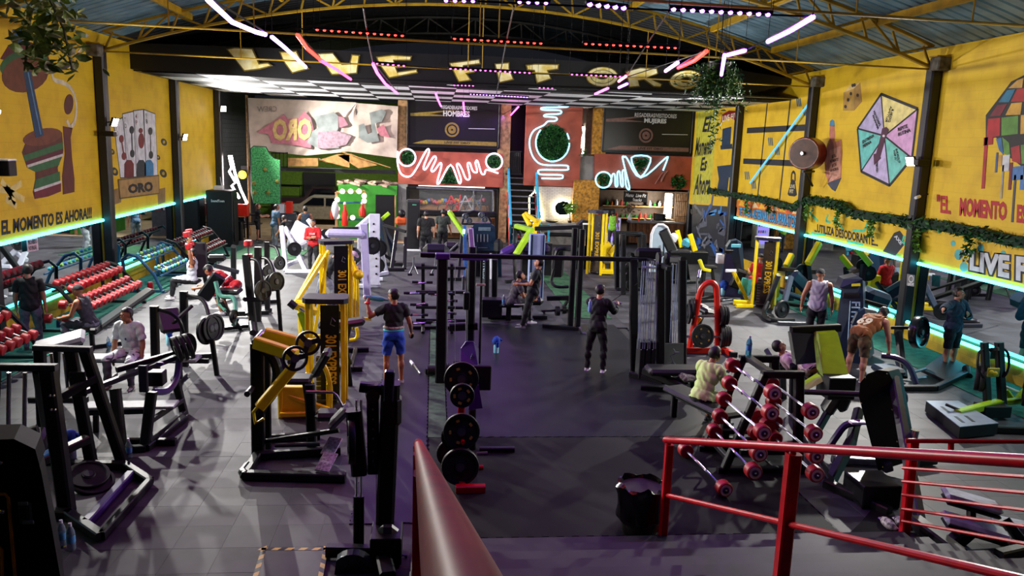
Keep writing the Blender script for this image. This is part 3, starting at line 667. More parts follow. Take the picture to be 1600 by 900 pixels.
# ---- middle doorway and stairs
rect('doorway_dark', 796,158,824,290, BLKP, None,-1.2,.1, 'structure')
t = Th('landing_railing', 'black barred landing gate behind the painted stair', 'railing', DF(790,278)); o = t.o.location
for i in range(9): t.c('bar', DF(792+2.6*i,272)-o, DF(792+2.6*i,238)-o,.018, BLK2,5)
for py in (237,272): t.b('rail', DF(790, py)-o, DF(815, py)-o,.06, BLK2)
def stair():
    t = Th('stair', 'narrow open stair with painted rails climbing to the dark doorway', 'stairs', (DF(812,390).x,33.2,0)); 
    for i in range(11): t.x('tread', (0,.12+i*.2,.26*(i+1)),(1.05,.26,.05), mat('worn tread', '#6f7074', .6,.2))
    cols = [mat('sky blue paint', '#38a8c8', .5), TEAL, mat('mint paint', '#4cb89a', .5)]
    for s in (-.62,.62):
        t.b('stringer', (s,0,.0),(s,2.3,2.86),.08, REDP if s < 0 else RED,.16)
        t.b('handrail', (s,-.1,.95),(s,2.2,3.7),.1, cols[0])
        for i in range(6): t.b('baluster', (s,.05+.42*i,.1+.52*i),(s,-.02+.42*i,1.0+.5*i),.07, cols[(i+1) % 3])
    t.b('lower_gate', (-.5,-.3,.95),(1.0,-.3,.95),.16, mat('dark green paint', '#1e5a3a', .5)); t.b('gate_board', (-.4,-.3,.5),(.9,-.3,.5),.14, mat('dull red paint', '#7a1a18', .5))
    t.b('gate_post', (-.5,-.3,0),(-.5,-.3,1.05),.09, TEAL); t.b('gate_post', (.98,-.3,0),(.98,-.3,1.05),.09, cols[0])
stair()
# ---- centre terracotta panel with the big neon
rect('wall_panel_terracotta', 823,158,905,292, TERRA, None,.12,.25, 'structure')
neon('large cyan neon ring and zigzag on the middle terracotta panel', [(z3([(685,486),(770,484),(850,488),(860,496),(845,503),(740,506),(745,516),(815,518),(828,527),(815,535),(760,537),(748,546),(798,551),(808,560),(796,568),(765,570),(745,588),(700,612),(680,655),(684,705),(705,748),(745,772),(848,775),(859,786),(848,796),(735,795),(720,806),(735,817),(824,819),(834,828),(822,836),(735,835)]), False),
      (z3([(785+76*math.cos(a),672+84*math.sin(a)) for a in np.linspace(-PI*.75, PI*.62-2*PI+2*PI,22)][::-1][:20] if False else [(787+78*math.cos(a),670+86*math.sin(a)) for a in np.linspace(.0, PI*1.25,18)]), False),
      (z3([(787+78*math.cos(a),670+86*math.sin(a)) for a in np.linspace(-.55,-.2,4)]), False)], NC, z=.22)
foliage_disc('large round foliage disc inside the cyan neon ring', [(x, y) for x, y in z3(circ(787,670,74,22,1.12))],700, dep=.14)
# ---- gap with bright light, concrete parapet
rect('gap_wall', 904,160,931,282, mat('pale plaster', '#b9b8a6', .7), None,-1.6,.1, 'structure')
rect('gap_plaster', 917,165,931,240, mat('pale plaster', '#b9b8a6', .7), None,-.6,.8, 'structure')
rect('gap_parapet', 904,243,930,282, CONC, None,-.1,.2, 'structure')
t = Th('curved_lamp', 'bright curved white lamp in the gap right of the big neon', 'lamp', DF(910,225,-.9)); o = t.o.location
t.a('tube', G().tube(curve_pts([DF(*p,-.9)-o for p in ((911,198),(913,208),(909,225),(911,240))]),.07,7), glow('gap lamp', '#fff2dc', 14.))
t = Th('small_plant', 'small green plant on the parapet under the curved lamp', 'plant', DF(908,243,-.05)); t.a('leaves', leafcloud(G(),60, lambda: rng.normal(size=3)*.1+np.array([0,0,.12]),.05,.1), LEAFM[1], sm=False, kind='stuff'); t.a('pot', G().lathe([(.07,-.0),(.1,.1)],(0,0,-.05),(0,0,1),10), WPL)
# ---- white brick niche with lit mirrors and stone basin
rect('wall_brick', 835,291,899,386, WB, None,.02,.15, 'structure')
WARM = glow('warm mirror backlight', '#ffe6a8', 30.)
def lit_mirror(label, pts):
    V = [DF(*p,.14) for p in pts]; c = sum(V, Vector())/len(V); t = Th('backlit_mirror', label, 'mirror', c)
    t.a('glass', G().slab([v-c for v in V],(0,.03,0)), mat('dim mirror', '#2a3434', .05,.9), sm=False)
    t.a('backlight', G().tube([(v-c)*1.04+Vector((0,.06,0)) for v in V],.035,6, True), WARM)
lit_mirror('wavy backlit mirror in the right of the white brick niche', [(867,322),(871,317),(880,314),(888,316),(893,322),(892,331),(886,336),(874,336),(868,331)])
lit_mirror('wavy backlit mirror in the left of the white brick niche', [(828,308),(836,300),(840,310),(844,328),(846,340),(838,346),(828,344)])
t = Th('potted_palm', 'little palm in front of the right backlit mirror', 'plant', DF(890,350,.5)); t.a('leaves', leafcloud(G(),60, lambda: np.array([rng.normal()*.14, rng.normal()*.08,.75+rng.normal()*.14]),.08,.2), LEAFM[2], sm=False, kind='stuff'); t.c('stem', (0,0,.1),(0,0,.7),.02, DKW,6); t.a('pot', G().lathe([(.07,0),(.1,.15)],(0,0,0),(0,0,1),10), BLK)
a = DF(842,352); b = DF(899,368); t = Th('stone_basin', 'long pale stone washbasin slab in the white brick niche', 'washbasin', ((a.x+b.x)/2,34.5,0))
t.x('slab', (0,0,.78),(b.x-a.x,.75,.42), CONC); t.x('dark_trough', (.05,-.1,.5),(b.x-a.x-.3,.5,.14), BLK); t.x('plinth', (0,.1,.22),(b.x-a.x-.1,.5,.44), mat('plinth stone', '#7d7a72', .7)); t.a('bowl', G().lathe([(.05,0),(.26,.05),(.3,.1),(.24,.1)],(-.35,-.1,.98),(0,0,1)), BLK)
rect('wall_panel_chipboard', 897,281,932,388, OSB, None,.2,.25, 'structure')
# ---- right terracotta panel, neon and bar
panel('wall_panel_terracotta', [(929,240),(1081,245),(1081,297),(929,293)], TERRA, None,.1,.25, 'structure')
z4 = lambda L: [(900+x/3, y/3) for x, y in L]
neon('cyan neon zigzag and triangle on the right terracotta panel', [(z4([(150,872),(163,830),(168,815),(178,820),(180,868),(190,868),(189,812),(200,806),(206,866),(216,868),(212,806),(224,803),(230,872),(246,878),(214,745),(222,736),(234,742),(298,832),(412,742),(422,745),(402,798)]), False),
      (z4([(255,738),(345,740),(297,828)]), True),(z4(circ(125,842,37)), True)], NC, z=.2)
neon('short unlit red squiggle at the right end of the cyan zigzag', [(z4([(366,862),(398,812),(412,812),(395,850),(400,830),(425,800)]), False)], mat('unlit neon tube', '#9c6a62', .4), r=.02, z=.18)
foliage_disc('round foliage disc left of the cyan zigzag', z4(circ(125,842,31,14)),120)
foliage_disc('dark triangular foliage panel in the cyan neon triangle', z4([(262,742),(338,744),(297,818)]),120)
foliage_disc('unlit round foliage disc at the right end of the right panel', z4(circ(476,852,34,14)),140)
rect('bar_back_wall', 936,296,1080,400, mat('bar wall', '#4a3a2c', .7), None,-2.6,.1, 'structure')
def B(px, py, Y=36.): return D(px, py, Y)
t = Th('bar_counter', 'timber bar counter with pale top under the right neon', 'counter', (B(1015,375).x,35.6,0)); o = t.o.location
x0, x1 = B(978,350).x-o.x, B(1062,350).x-o.x; zt = B(1000,347,35.4).z
t.x('top', ((x0+x1)/2,0, zt),(x1-x0,.7,.08), CONC); n = 16
for i in range(n): t.x('front_plank', (x0+(i+.5)*(x1-x0)/n,-.2, zt/2),((x1-x0)/n-.015,.06, zt-.1), DKW if i % 2 else mat('mid timber', '#7d5230', .6), bev=.006)
t.x('body', ((x0+x1)/2,.1, zt/2-.02),(x1-x0-.04,.4, zt-.1), BLK)
for k,(ya, nm) in enumerate(((321, 'upper lit bar shelf'),(340, 'middle lit bar shelf'))):
    a, b = B(942, ya+0,37.2), B(1052, ya+1,37.2); t = Th('bar_shelf', nm+' behind the counter', 'shelf', ((a.x+b.x)/2,37.3, a.z)); t.x('board', (0,0,0),(b.x-a.x,.35,.05), WOOD); t.x('bracket', (0,.3,-.06),(b.x-a.x,.3,.04), DKW)
    for i in range(14):
        if k == 0 and 4 < i < 9: continue
        x = a.x+.2+i*(b.x-a.x-.4)/13; h = rng.uniform(.16,.3); mk = rng.integers(0,4); m_ = [WPL, mat('amber bottle', '#8a4a12', .15), mat('red tin', '#a8301c', .4), mat('green bottle', '#2a6a2a', .15)][mk]
        tag(ob('bar_jar', G().lathe([(.05,0),(.07,.02),(.07, h*.65),(.03, h*.8),(.03, h)],(x,37.25, a.z+.025),(0,0,1),10), m_),['white jar', 'amber bottle', 'red tin', 'green bottle'][mk]+' standing '+ORD[i]+' from the left on the '+nm, 'bottle', 'jars on the '+nm)
t = Th('menu_board', 'black chalkboard menu hanging above the bar', 'sign', B(993,308,36.6)); t.c('cord', (-.5,.03,.2),(-.5,.03,3.9),.008, BLK,5); t.c('cord', (.5,.03,.2),(.5,.03,3.9),.008, BLK,5); t.x('board', (0,0,0),(1.15,.05,.48), BLKP); t.b('frame', (-.58,0,.24),(.58,0,.24),.04, DKW)
q = lambda x0, z0, x1, z1: [(x0,-.03, z0),(x1,-.03, z0),(x1,-.03, z1),(x0,-.03, z1)]
t.a('lettering', text_quad('Menu', q(-.5,.0,-.1,.18),.01,.3), WPL, sm=False, kind='stuff'); t.a('lettering', text_quad('Live Fit', q(.0,.0,.5,.16),.01,.3), WPL, sm=False, kind='stuff'); t.a('lettering', text_quad('Snacks', q(-.15,-.2,.3,-.05),.01,.3), WPL, sm=False, kind='stuff')
t = Th('bar_lamp', 'glaring vertical white lamp at the right end of the bar', 'lamp', B(1044,325,36.4)); t.x('panel', (0,0,.1),(.32,.08,1.15), glow('bar lamp panel', '#fff3e0', 16.)); t.x('back', (0,.06,.1),(.36,.05,1.2), WPL)
li = bpy.data.lights.new('bar_light', 'AREA'); li.energy = 260; li.size = .5; li.color = (1,.93,.8); lo = bpy.data.objects.new('bar_light', li); COL.objects.link(lo); lo.location = B(1044,325,36.25)+Vector((0,0,.1)); lo.rotation_euler = (PI/2,0,0)
t = Th('bamboo_screen', 'tan bamboo screen at the right end of the bar', 'screen', B(1065,378,35.7)); 
for i in range(12): t.c('cane', (-.4+i*.085,0,.1),(-.4+i*.085,0,2.25),.04, mat('bamboo', '#b88a4e', .5,0,.2,6),7)
for z in (.5,1.2,1.9): t.c('lashing', (-.45,-.03, z),(.55,-.03, z),.015, DKW,5)
t = Th('microwave', 'dark microwave on the bar under the lamp', 'microwave', B(1030,346,35.5)); t.x('case', (0,0,.2),(.5,.35,.32), BLK); t.x('door', (-.06,-.18,.2),(.34,.02,.24), GRY)
t = Th('grey_cupboard', 'grey notice cupboard left of the menu board', 'cupboard', B(951,340,36.4)); t.x('box', (0,0,.1),(.55,.2,.6), GRY); t.x('door', (0,-.11,.1),(.48,.02,.54), mat('slate door', '#4a4f55', .6))
t = Th('drinks_fridge', 'glowing purple and blue drinks fridge left of the bar counter', 'fridge', (B(955,380,35).x,34.9,0)); t.x('case', (0,0,.62),(.62,.5,1.24), WPL); t.x('lit_door', (0,-.26,.7),(.52,.02,1.0), glow('fridge glow', '#8a7ad8', 1.6))
for z in (.4,.7,1.0):
    t.x('shelf', (0,-.275, z),(.5,.01,.02), WPL)
    for i in range(5): t.x('can', (-.2+i*.1,-.28, z+.08),(.06,.01,.12),[REDP, TEAL, WPL, LIM, BLK][(i+int(z*10)) % 5], bev=.002)
t = Th('red_mask', 'red lucha mask head standing at the left end of the bar', 'ornament', B(936,342,35.3)); t.a('head', G().ell((0,0,.12),(.12,.13,.16)), REDP); t.a('stand', G().lathe([(.2,-1.12),(.16,-1.0),(.14,-.05),(.1,-.02),(.04,0)],(0,0,0),(0,0,1)), BLK)
for i, px in enumerate((985,998,1008,1018)):
    tag(ob('bar_cup', G().lathe([(.04,0),(.05,.14),(.04,.14)], B(px,346,35.55)+Vector((0,0,.02)),(0,0,1),10),[WPL, REDP, WPL, LAV][i]),['first', 'second', 'third', 'fourth'][i]+' cup from the left standing on the bar counter', 'cup', 'cups on the bar counter')
t = Th('dried_bouquet', 'dry brown bouquet in a vase above the bar counter', 'plant', B(983,345,35.9)); t.a('sprigs', leafcloud(G(),80, lambda: np.array([rng.normal()*.16, rng.normal()*.1,.55+rng.normal()*.15]),.05,.12), mat('dry sprig', '#6a5a48', .8), sm=False, kind='stuff'); t.a('vase', G().lathe([(.05,0),(.09,.1),(.04,.35)],(0,0,0),(0,0,1),10), WPL)
t = Th('added_garage_lamp', 'added white tube lamp brightening the garage from above', 'lamp', (-5,39,5.4)); t.x('tube', (0,0,0),(1.5,.1,.06), glow('added garage tube', '#f4f6ff', 4.)); t.c('cord', (0,0,0),(0,0,.6),.01, BLK,5)  # tube lamp added to brighten the garage, with its area light below
li = bpy.data.lights.new('added_garage_light', 'AREA'); li.energy = 220; li.shape = 'RECTANGLE'; li.size = 1.5; li.size_y = .1; lo = bpy.data.objects.new('added_garage_light', li); COL.objects.link(lo); lo.location = (-5,39,5.35)
# tall black speakers at the left end
for (px, py, h, w, nm) in ((349,384,2.05,1.0, 'left'),(398,380,1.35,.8, '')):
    if not nm: continue
    b = F(px, py); t = Th('speaker_cabinet', 'tall black loudspeaker tower at the far end of the left wall', 'speaker', (b.x, b.y,0)); t.x('cabinet', (0,0,1.1),(1.0,.8,2.2), BLK, bev=.03)
    t.x('grille', (0,-.41,1.1),(.9,.02,2.05), mat('speaker grille', '#0d0d10', .8)); t.x('side_panel', (.52,0,1.0),(.03,.6,1.6), BLK2)
    t.a('lettering', text_quad('SoundTown', [(-.3,-.425,1.75),(.2,-.425,1.75),(.2,-.425,1.85),(-.3,-.425,1.85)],.02), WPL, sm=False, kind='stuff')
b = F(645,391); t = Th('speaker_cabinet', 'tall dark grey loudspeaker tower left of the shop window', 'speaker', (b.x, b.y,0)); t.x('cabinet', (0,0,1.02),(.52,.5,2.04), mat('charcoal cabinet', '#2a2b2e', .5), bev=.03); t.x('grille', (0,-.26,1.0),(.46,.02,1.9), BLK2); t.x('badge', (.05,-.28,1.85),(.16,.01,.04), mat('mint badge', '#4fae8a')); t.x('base', (.1,0,.04),(.9,.6,.08), WPL)
b = F(404,374); t = Th('display_counter', 'dark counter beside the far woman with red boxes on top', 'counter', (b.x+.75, b.y+.6,0)); t.x('front', (.2,0,.55),(1.0,.5,1.1), mat('slate board', '#3a4048', .6)); t.x('side_shelf', (-1.1,0,.6),(.7,.5,.06), BLK); t.x('side_shelf', (-1.1,0,1.0),(.7,.5,.06), BLK)
for x in (-1.42,-.78): t.b('leg', (x,-.2,0),(x,-.2,1.0),.06, BLK)
t = Th('red_boxes', 'bright red gift boxes on the counter beside the far woman', 'boxes', (b.x+.75, b.y+.6,1.1)); t.x('box', (.1,0,.2),(.3,.3,.4), WPL); t.x('box', (.45,0,.25),(.25,.3,.5), REDP); t.x('lid', (.1,0,.41),(.32,.32,.03), REDP)
t = Th('red_trophy_table', 'shiny red and chrome ornament under the dazzling neon', 'ornament', D(373,345,33.6)); t.x('red_block', (.05,0,.45),(.7,.4,.5), REDP); t.x('chrome_block', (0,-.1,.1),(.6,.3,.2), CHR); t.b('stand', (0,0,-1.2),(0,0,.0),.3, BLK)
# ================================================================== PAINT ON THE WALLS
class Mural:
    def __init__(s, side, name, label, px, py, cat='mural'):
        s.W = WL if side == 'L' else WR; s.n = Vector((1 if side == 'L' else -1,0,0)); s.o = s.W(px, py,0); s.k = 0
        s.t = Th(name, label, cat, s.o)
    def q(s, p, o=0.): return s.W(p[0], p[1],0)+s.n*o-s.o
    def poly(s, nm, pts, col, layer=1, par=None):
        h = .0025*layer
        return s.t.a(nm, G().slab([s.q(p,0) for p in pts], s.n*h), mat('wall paint '+col, col,.65,0,.12,5), par, sm=False)
    def line(s, nm, pts, w, col, layer=2, closed=False):
        V = [s.q(p) for p in pts]; g = G(); h = .0025*layer
        for a, b in zip(V, V[1:]+([V[0]] if closed else [])):
            if (b-a).length > 1e-4: g.beam(a, b, w,2*h, up=s.n, ch=.05)
        return s.t.a(nm, g, mat('wall paint '+col, col,.65,0,.12,5), sm=False)
    def text(s, txt, ll, lr, ur, ul, col, bold=.03, layer=3, shear=0.):
        q = [s.q(p,.0025*layer) for p in (ll, lr, ur, ul)]
        return s.t.a('lettering', text_quad(txt, q, bold, shear), mat('wall paint '+col, col,.65,0,.1,5), sm=False, kind='stuff')
E_ = lambda cx, cy, rx, ry, tilt=0., n=20: [(cx+rx*math.cos(a)*math.cos(tilt)-ry*math.sin(a)*math.sin(tilt), cy+rx*math.cos(a)*math.sin(tilt)+ry*math.sin(a)*math.cos(tilt)) for a in [2*PI*i/n for i in range(n)]]
T3 = lambda L, ox=0, oy=0, s=3.: [(ox+x/s, oy+y/s) for x, y in L]
m = Mural('L', 'toy_mural', 'painted wooden cup and ball toy with striped barrel on the left wall', 60,180)
m.poly('spindle_tip', [(19,46),(34,44),(36,70),(22,72)], '#1f4468')
m.poly('disc_side', [(0,92),(12,72),(40,64),(70,72),(78,96),(70,122),(30,100)], '#5a1f20'); m.poly('disc_band', E_(37,100,38,22,-.25), '#2e5a32', 2); m.poly('disc_face', E_(39,116,37,28,-.28), '#6b3a24', 3)
m.poly('spindle', [(36,112),(47,110),(68,212),(55,215)], '#1d3d5c', 4); m.line('spindle_shine', [(43,113),(63,210)],.05, '#5a87a8', 5)
m.poly('barrel', [(34,238),(40,222),(58,206),(80,200),(97,207),(99,235),(97,245),(90,262),(94,290),(95,299),(75,307),(54,311),(51,300),(55,280),(55,268),(42,262)], '#5b2f22')
m.poly('barrel_top', E_(66,214,31,13,-.2), '#74402a', 2)
for pts, c_ in (([(36,243),(98,222),(98,232),(39,252)], '#33683a'),([(39,253),(98,233),(98,240),(42,259)], '#5a1f2a'),([(42,262),(95,243),(92,258),(56,269)], '#33683a'),([(55,281),(93,268),(94,284),(53,297)], '#33683a'),([(53,299),(95,286),(95,299),(75,307),(54,311)], '#6a1e28')): m.poly('barrel_stripe', pts, c_,3)
m.line('white_stripe', [(42,260),(98,242)],.06, '#cfc8c0', 4); m.line('white_stripe', [(53,298),(95,284)],.06, '#cfc8c0', 4)
m.line('cord', curve_pts([(80,108,0),(84,124,0),(100,130,0),(113,142,0),(119,165,0),(117,188,0),(110,198,0),(104,188,0)],4),.11, '#d8cdb4', 3)
m.poly('ball', E_(107,163,7,16,.1), '#5a2a20', 4); m.poly('stick', [(98,197),(113,200),(110,215),(112,245),(116,280),(116,300),(98,304),(97,275),(101,240),(99,212)], '#5f2a1e', 3)
m = Mural('L', 'wall_lettering', 'black lettering EL MOMENTO ES AHORA along the foot of the left wall', 70,350, 'lettering')
m.text('EL MOMENTO ES AHORA!!!', (2,368),(143,341),(143,323),(2,344), '#15130e', .035)
m = Mural('L', 'faded_mural', 'pale faded winged shape painted at the near left edge', 20,305)
for pts in ([(2,282),(14,300),(24,318)],[(0,296),(16,298),(34,286)],[(12,288),(16,312)],[(8,310),(26,322)],[(16,300),(38,312)]): m.line('brush_stroke', pts,.14, '#d8c676', 1)
m = Mural('L', 'card_mural', 'fan of four playing cards with weights painted over an ORO plaque', 212,245)
cards = [[(177,190),(191,184),(205,277),(188,278)],[(191,178),(208,174),(218,276),(200,277)],[(208,173),(223,171),(228,276),(213,277)],[(224,171),(242,178),(246,275),(228,276)]]
for i, c_ in enumerate(cards):
    m.poly('card', c_, '#d9dadc', 2+i); m.line('card_edge', c_,.03, '#3a3a3c', 3+i, True)
    a, b = c_[0], c_[1]; m.text('1749'[i]+'\n'+'CDPB'[i],(a[0]+3, a[1]+22),(a[0]+6, a[1]+22),(a[0]+5, a[1]+5),(a[0]+2, a[1]+6), '#7a1f1f' if i % 2 == 0 else '#222', .0,8)
for (x, y, x2, y2), c_ in zip([(189,217,193,244),(205,203,206,240),(219,203,221,228),(234,205,235,242)],['#7a2f2a', '#23272b', '#7a2f2a', '#2b2f2b']):
    if c_ != '#7a2f2a' or x < 200: m.line('dumbbell_bar', [(x, y),(x2, y2)],.06, c_,8); m.poly('dumbbell_end', E_(x, y,3.2,6), c_,9); m.poly('dumbbell_end', E_(x2, y2,3.2,6), c_,9)
    else: m.poly('gourd', E_((x+x2)/2,220,4.5,12), c_,8); m.poly('gourd_neck', E_((x+x2)/2-1,204,3,4), c_,9)
for x, c_ in ((194, '#6d1f22'),(213, '#262e33'),(225, '#3a7ca8')): m.poly('chip', [(x,277),(x,256),(x+4,250),(x+10,250),(x+14,256),(x+14,276)], c_,8)
m.poly('plaque', [(184,281),(247,274),(248,302),(187,310)], '#a8854c', 9); m.line('plaque_edge', [(184,281),(247,274),(248,302),(187,310)],.04, '#6a5228', 10, True)
m.text('ORO', (199,303),(238,299),(237,283),(198,288), '#1a1d1c', .06,11)
for x, y, r in ((175,237,5),(179,268,7),(256,222,6),(247,246,4),(255,271,7)): m.poly('painted_weight', E_(x, y, r*.7, r,-.5), '#2f2c20', 2); m.poly('painted_weight_eye', E_(x, y, r*.3, r*.4), '#b59a30', 3)
for x in (182,251): m.poly('ribbon_end', [(x-5,296),(x+7,293),(x+7,316),(x-4,320)], '#8a6a3c', 2)
# ---- right wall
z5 = lambda L: [(1280+x/4.739,110+y/4.737) for x, y in L]
m = Mural('R', 'wheel_mural', 'painted six-sided prize wheel with a purple arrow on the right wall', 1386,220)
H_ = [(460,175),(732,285),(688,650),(522,852),(312,748),(285,430)]; ctr = (485,485)
for i, c_ in enumerate(['#ead98e', '#d9a6d4', '#74c9bd', '#c3b4dc', '#6cc7c0', '#b9aed6']): m.poly('sector', z5([ctr, H_[i], H_[(i+1) % 6]]), c_,2)
m.line('rim', z5(H_),.07, '#1e1c22', 4, True)
for h in H_: m.line('spoke', z5([ctr, h]),.045, '#1e1c22', 4)
m.poly('arrow', z5([(470,430),(500,418),(520,440),(490,510),(455,640),(460,650),(410,700),(405,620),(425,615),(455,500)]), '#4e1f3c', 6); m.poly('arrow_pin', z5(E_(482,485,9,9)), '#d8d0d8', 8)
K_ = '#1c1a1c'
for s_, q in (('REPITE\nRUTINA', [(588,490),(680,455),(672,390),(585,425)]),('ENTRENA\nPIERNA', [(328,575),(412,525),(408,468),(322,520)]),('DOBLE\nRUTINA', [(490,380),(530,262),(560,270),(528,385)]),
              ('DESCANSA\nMANANA', [(435,440),(390,320),(412,290),(458,400)]),('CORRE\n10 MIN', [(560,660),(552,590),(580,575),(605,690)]),('ABDOMEN', [(425,755),(420,690),(438,660),(440,760)])): m.text(s_, *z5(q), K_,.03,6)
m = Mural('R', 'die_mural', 'small tan die painted beside the wheel', 1332,150)
m.poly('front', z5([(180,165),(258,135),(258,298),(178,298)]), '#b08a3c', 2); m.poly('side', z5([(258,135),(305,90),(318,230),(258,298)]), '#9a7434', 2); m.poly('top', z5([(180,165),(240,98),(305,90),(258,135)]), '#cdb070', 2)
for x, y in ((236,172),(216,218),(196,268),(286,184),(250,112),(264,108)): m.poly('pip', z5(E_(x, y,9,13)), '#2b1c12', 4)
m = Mural('R', 'spinning_top_mural', 'pink wooden spinning top with lettering painted near the post', 1304,245)
m.poly('tip', z5([(78,410),(82,375),(97,362),(112,375),(116,415)]), '#3f7fa8', 2); m.poly('stem', z5([(80,410),(114,412),(118,480),(110,545),(80,545),(76,470)]), '#b8705a', 2)
m.poly('body', z5([(35,600),(75,545),(165,512),(172,620),(162,790),(120,880),(75,850),(48,770)]), '#b8755c', 3); m.poly('body_face', z5([(80,590),(160,560),(158,780),(78,830)]), '#d09680', 4); m.poly('point', z5([(62,835),(165,795),(120,895),(95,880)]), '#3a3f52', 5)
for i, s_ in enumerate(('EL', 'MOMENTO', 'ES', 'AHORA')): m.text(s_, *z5([(84+(0 if i % 2 else 14),652+i*34),(146-(0 if i % 2 else 14),635+i*34),(146-(0 if i % 2 else 14),612+i*34),(84+(0 if i % 2 else 14),628+i*34)]), '#3a1c18', .02,6)
z6 = lambda L: [(1080+x/3.46,150+y/3.46) for x, y in L]
m = Mural('R', 'grid_mural', 'black noughts and crosses grid painted with barbells on the right wall', 1208,240)
for a, b, w in (((302,187),(632,170),.2),((282,352),(600,366),.2),((413,30),(360,540),.09),((538,10),(478,560),.09)): m.line('grid_bar', z6([a, b]), w, '#1c1c20', 2)
for x, y in ((600,60),(447,272),(320,455)):
    for dx, dy, t_ in ((-20,-26,-.4),(16,24,-.4)):
        for k in range(3): m.line('painted_plate', z6([(x+dx-9+9*k, y+dy-20),(x+dx-4+9*k, y+dy+22)]),.07, '#2f5f78', 3)
m.poly('kettlebell', z6([(540,460),(550,450),(562,462),(572,535),(560,543),(530,540),(522,530)]), '#1a1a1e', 3); m.line('kettlebell_handle', z6([(541,460),(544,420),(553,408),(562,420),(562,460)]),.08, '#1a1a1e', 3); m.text('LIVE\nFIT', *z6([(533,525),(565,527),(562,480),(536,478)]), '#d8cfa0', .02,5)
led(WR(1172,286,.12), WR(1265,160,.12), 'pale blue light bar running diagonally across the black painted grid', .035, glow('pale blue light bar', '#5fb0d8', 1.1))
m = Mural('R', 'badge_mural', 'red arched badge reading LIVE FIT painted high at the far right', 1140,183)
m.poly('arch', z6([(160,150),(168,100),(205,78),(245,80),(255,90),(248,140),(205,112)]), '#8d1820', 2); m.text('LIVE FIT', *z6([(168,140),(246,124),(244,90),(172,108)]), '#e6ddc8', .02,4)
m = Mural('R', 'top_hat_mural', 'tall dark blue top hat and coat painted at the far right', 1135,240)
m.poly('hat', z6([(170,178),(218,165),(212,265),(165,270)]), '#1c3350', 2); m.poly('hat_brim', z6([(158,268),(222,258),(222,285),(160,290)]), '#16283e', 3)
m.poly('coat', z6([(140,380),(225,370),(235,440),(205,440),(195,520),(140,510),(150,450)]), '#1a2c44', 2)
m = Mural('R', 'calligraphy_mural', 'black brush lettering EL MOMENTO ES AHORA on a lime panel at the far right', 1100,240)
m.poly('lime_ground', z6([(35,60),(148,45),(100,580),(5,575)]), '#c3bd3c', 1)
for s_, q in (('El', [(60,195),(105,195),(112,105),(68,115)]),('Momento', [(18,330),(112,315),(122,215),(28,225)]),('Es', [(48,405),(84,405),(90,325),(52,335)]),('Ahora', [(12,535),(100,535),(108,415),(22,425)])): m.text(s_, *z6(q), '#17181a', .03,3,.25)
m = Mural('R', 'graffiti_mural', 'dark graffiti with blue tags at the far right behind the machines', 1110,360)
m.poly('dark_ground', z6([(5,585),(250,600),(215,860),(0,880)]), '#20252e', 1)
for _ in range(34):
    x, y = rng.uniform(15,215), rng.uniform(600,850); P = [(x, y),(x+rng.normal()*22, y+rng.normal()*30),(x+rng.normal()*26, y+rng.normal()*36)]
    m.line('tag_stroke', z6(P), rng.uniform(.08,.2),['#3f8fd0', '#5a5f6c', '#2a5ea8', '#7d7f86', '#111318'][rng.integers(0,5)], int(rng.integers(2,6)))
m = Mural('R', 'orange_graffiti', 'blue graffiti letters on an orange flame band above the far mirror', 1200,340)
z7 = lambda L: [(1140+x/5.714,300+y/5.714) for x, y in L]
m.poly('orange_ground', z7([(68,70),(612,152),(600,345),(40,210)]), '#d8782a', 1)
for k in range(9): m.poly('flame', z7([(80+k*60,120+k*9),(105+k*60,70+k*9),(140+k*60,125+k*9)]),['#e8b02a', '#e0542a', '#f0d0a0'][k % 3],2)
m.text('TE TOCA ALTERNAR LOS APARATOS', *z7([(80,205),(595,330),(605,205),(85,130)]), '#1f2a38', .12,3); m.text('TE TOCA ALTERNAR LOS APARATOS', *z7([(84,200),(592,322),(602,208),(88,135)]), '#4aa3d8', .03,5)
m = Mural('R', 'wall_lettering', 'black lettering UTILIZA DESODORANTE above the right LED strip', 1320,365, 'lettering')
m.text('...UTILIZA DESODORANTE...', *z7([(758,355),(1325,488),(1325,400),(758,280)]), '#15130e', .03)
for P in ([(740,150),(720,190),(790,260)],[(880,200),(860,260),(900,270)],[(930,230),(1010,330)],[(1100,340),(1200,350),(1240,260)],[(730,370),(860,380)],[(1050,440),(1190,470)]): m.line('mint_scribble', z7(P),.07, '#3fc59a', 2)
m = Mural('R', 'spray_can_mural', 'tilted black deodorant can painted on the right wall', 1396,380)
m.poly('can', z7([(1370,530),(1470,365),(1520,345),(1560,400),(1560,470),(1480,570)]), '#1b1c22', 2); m.text('AXE', *z7([(1470,400),(1530,475),(1548,455),(1490,375)]), '#c9ccd2', .04,4); m.line('mint_curl', z7([(1560,390),(1548,440),(1580,480)]),.08, '#3fc59a', 3)
z8 = lambda L: [(1440+x/2.571,110+y/2.571) for x, y in L]
m = Mural('R', 'cube_mural', 'big melting cube of coloured squares painted at the right edge', 1580,220)
m.poly('cube_outline', z8([(258,180),(300,125),(360,45),(420,15),(560,10),(600,330),(420,400),(330,330),(300,270),(258,275)]), '#1f1d1d', 1)
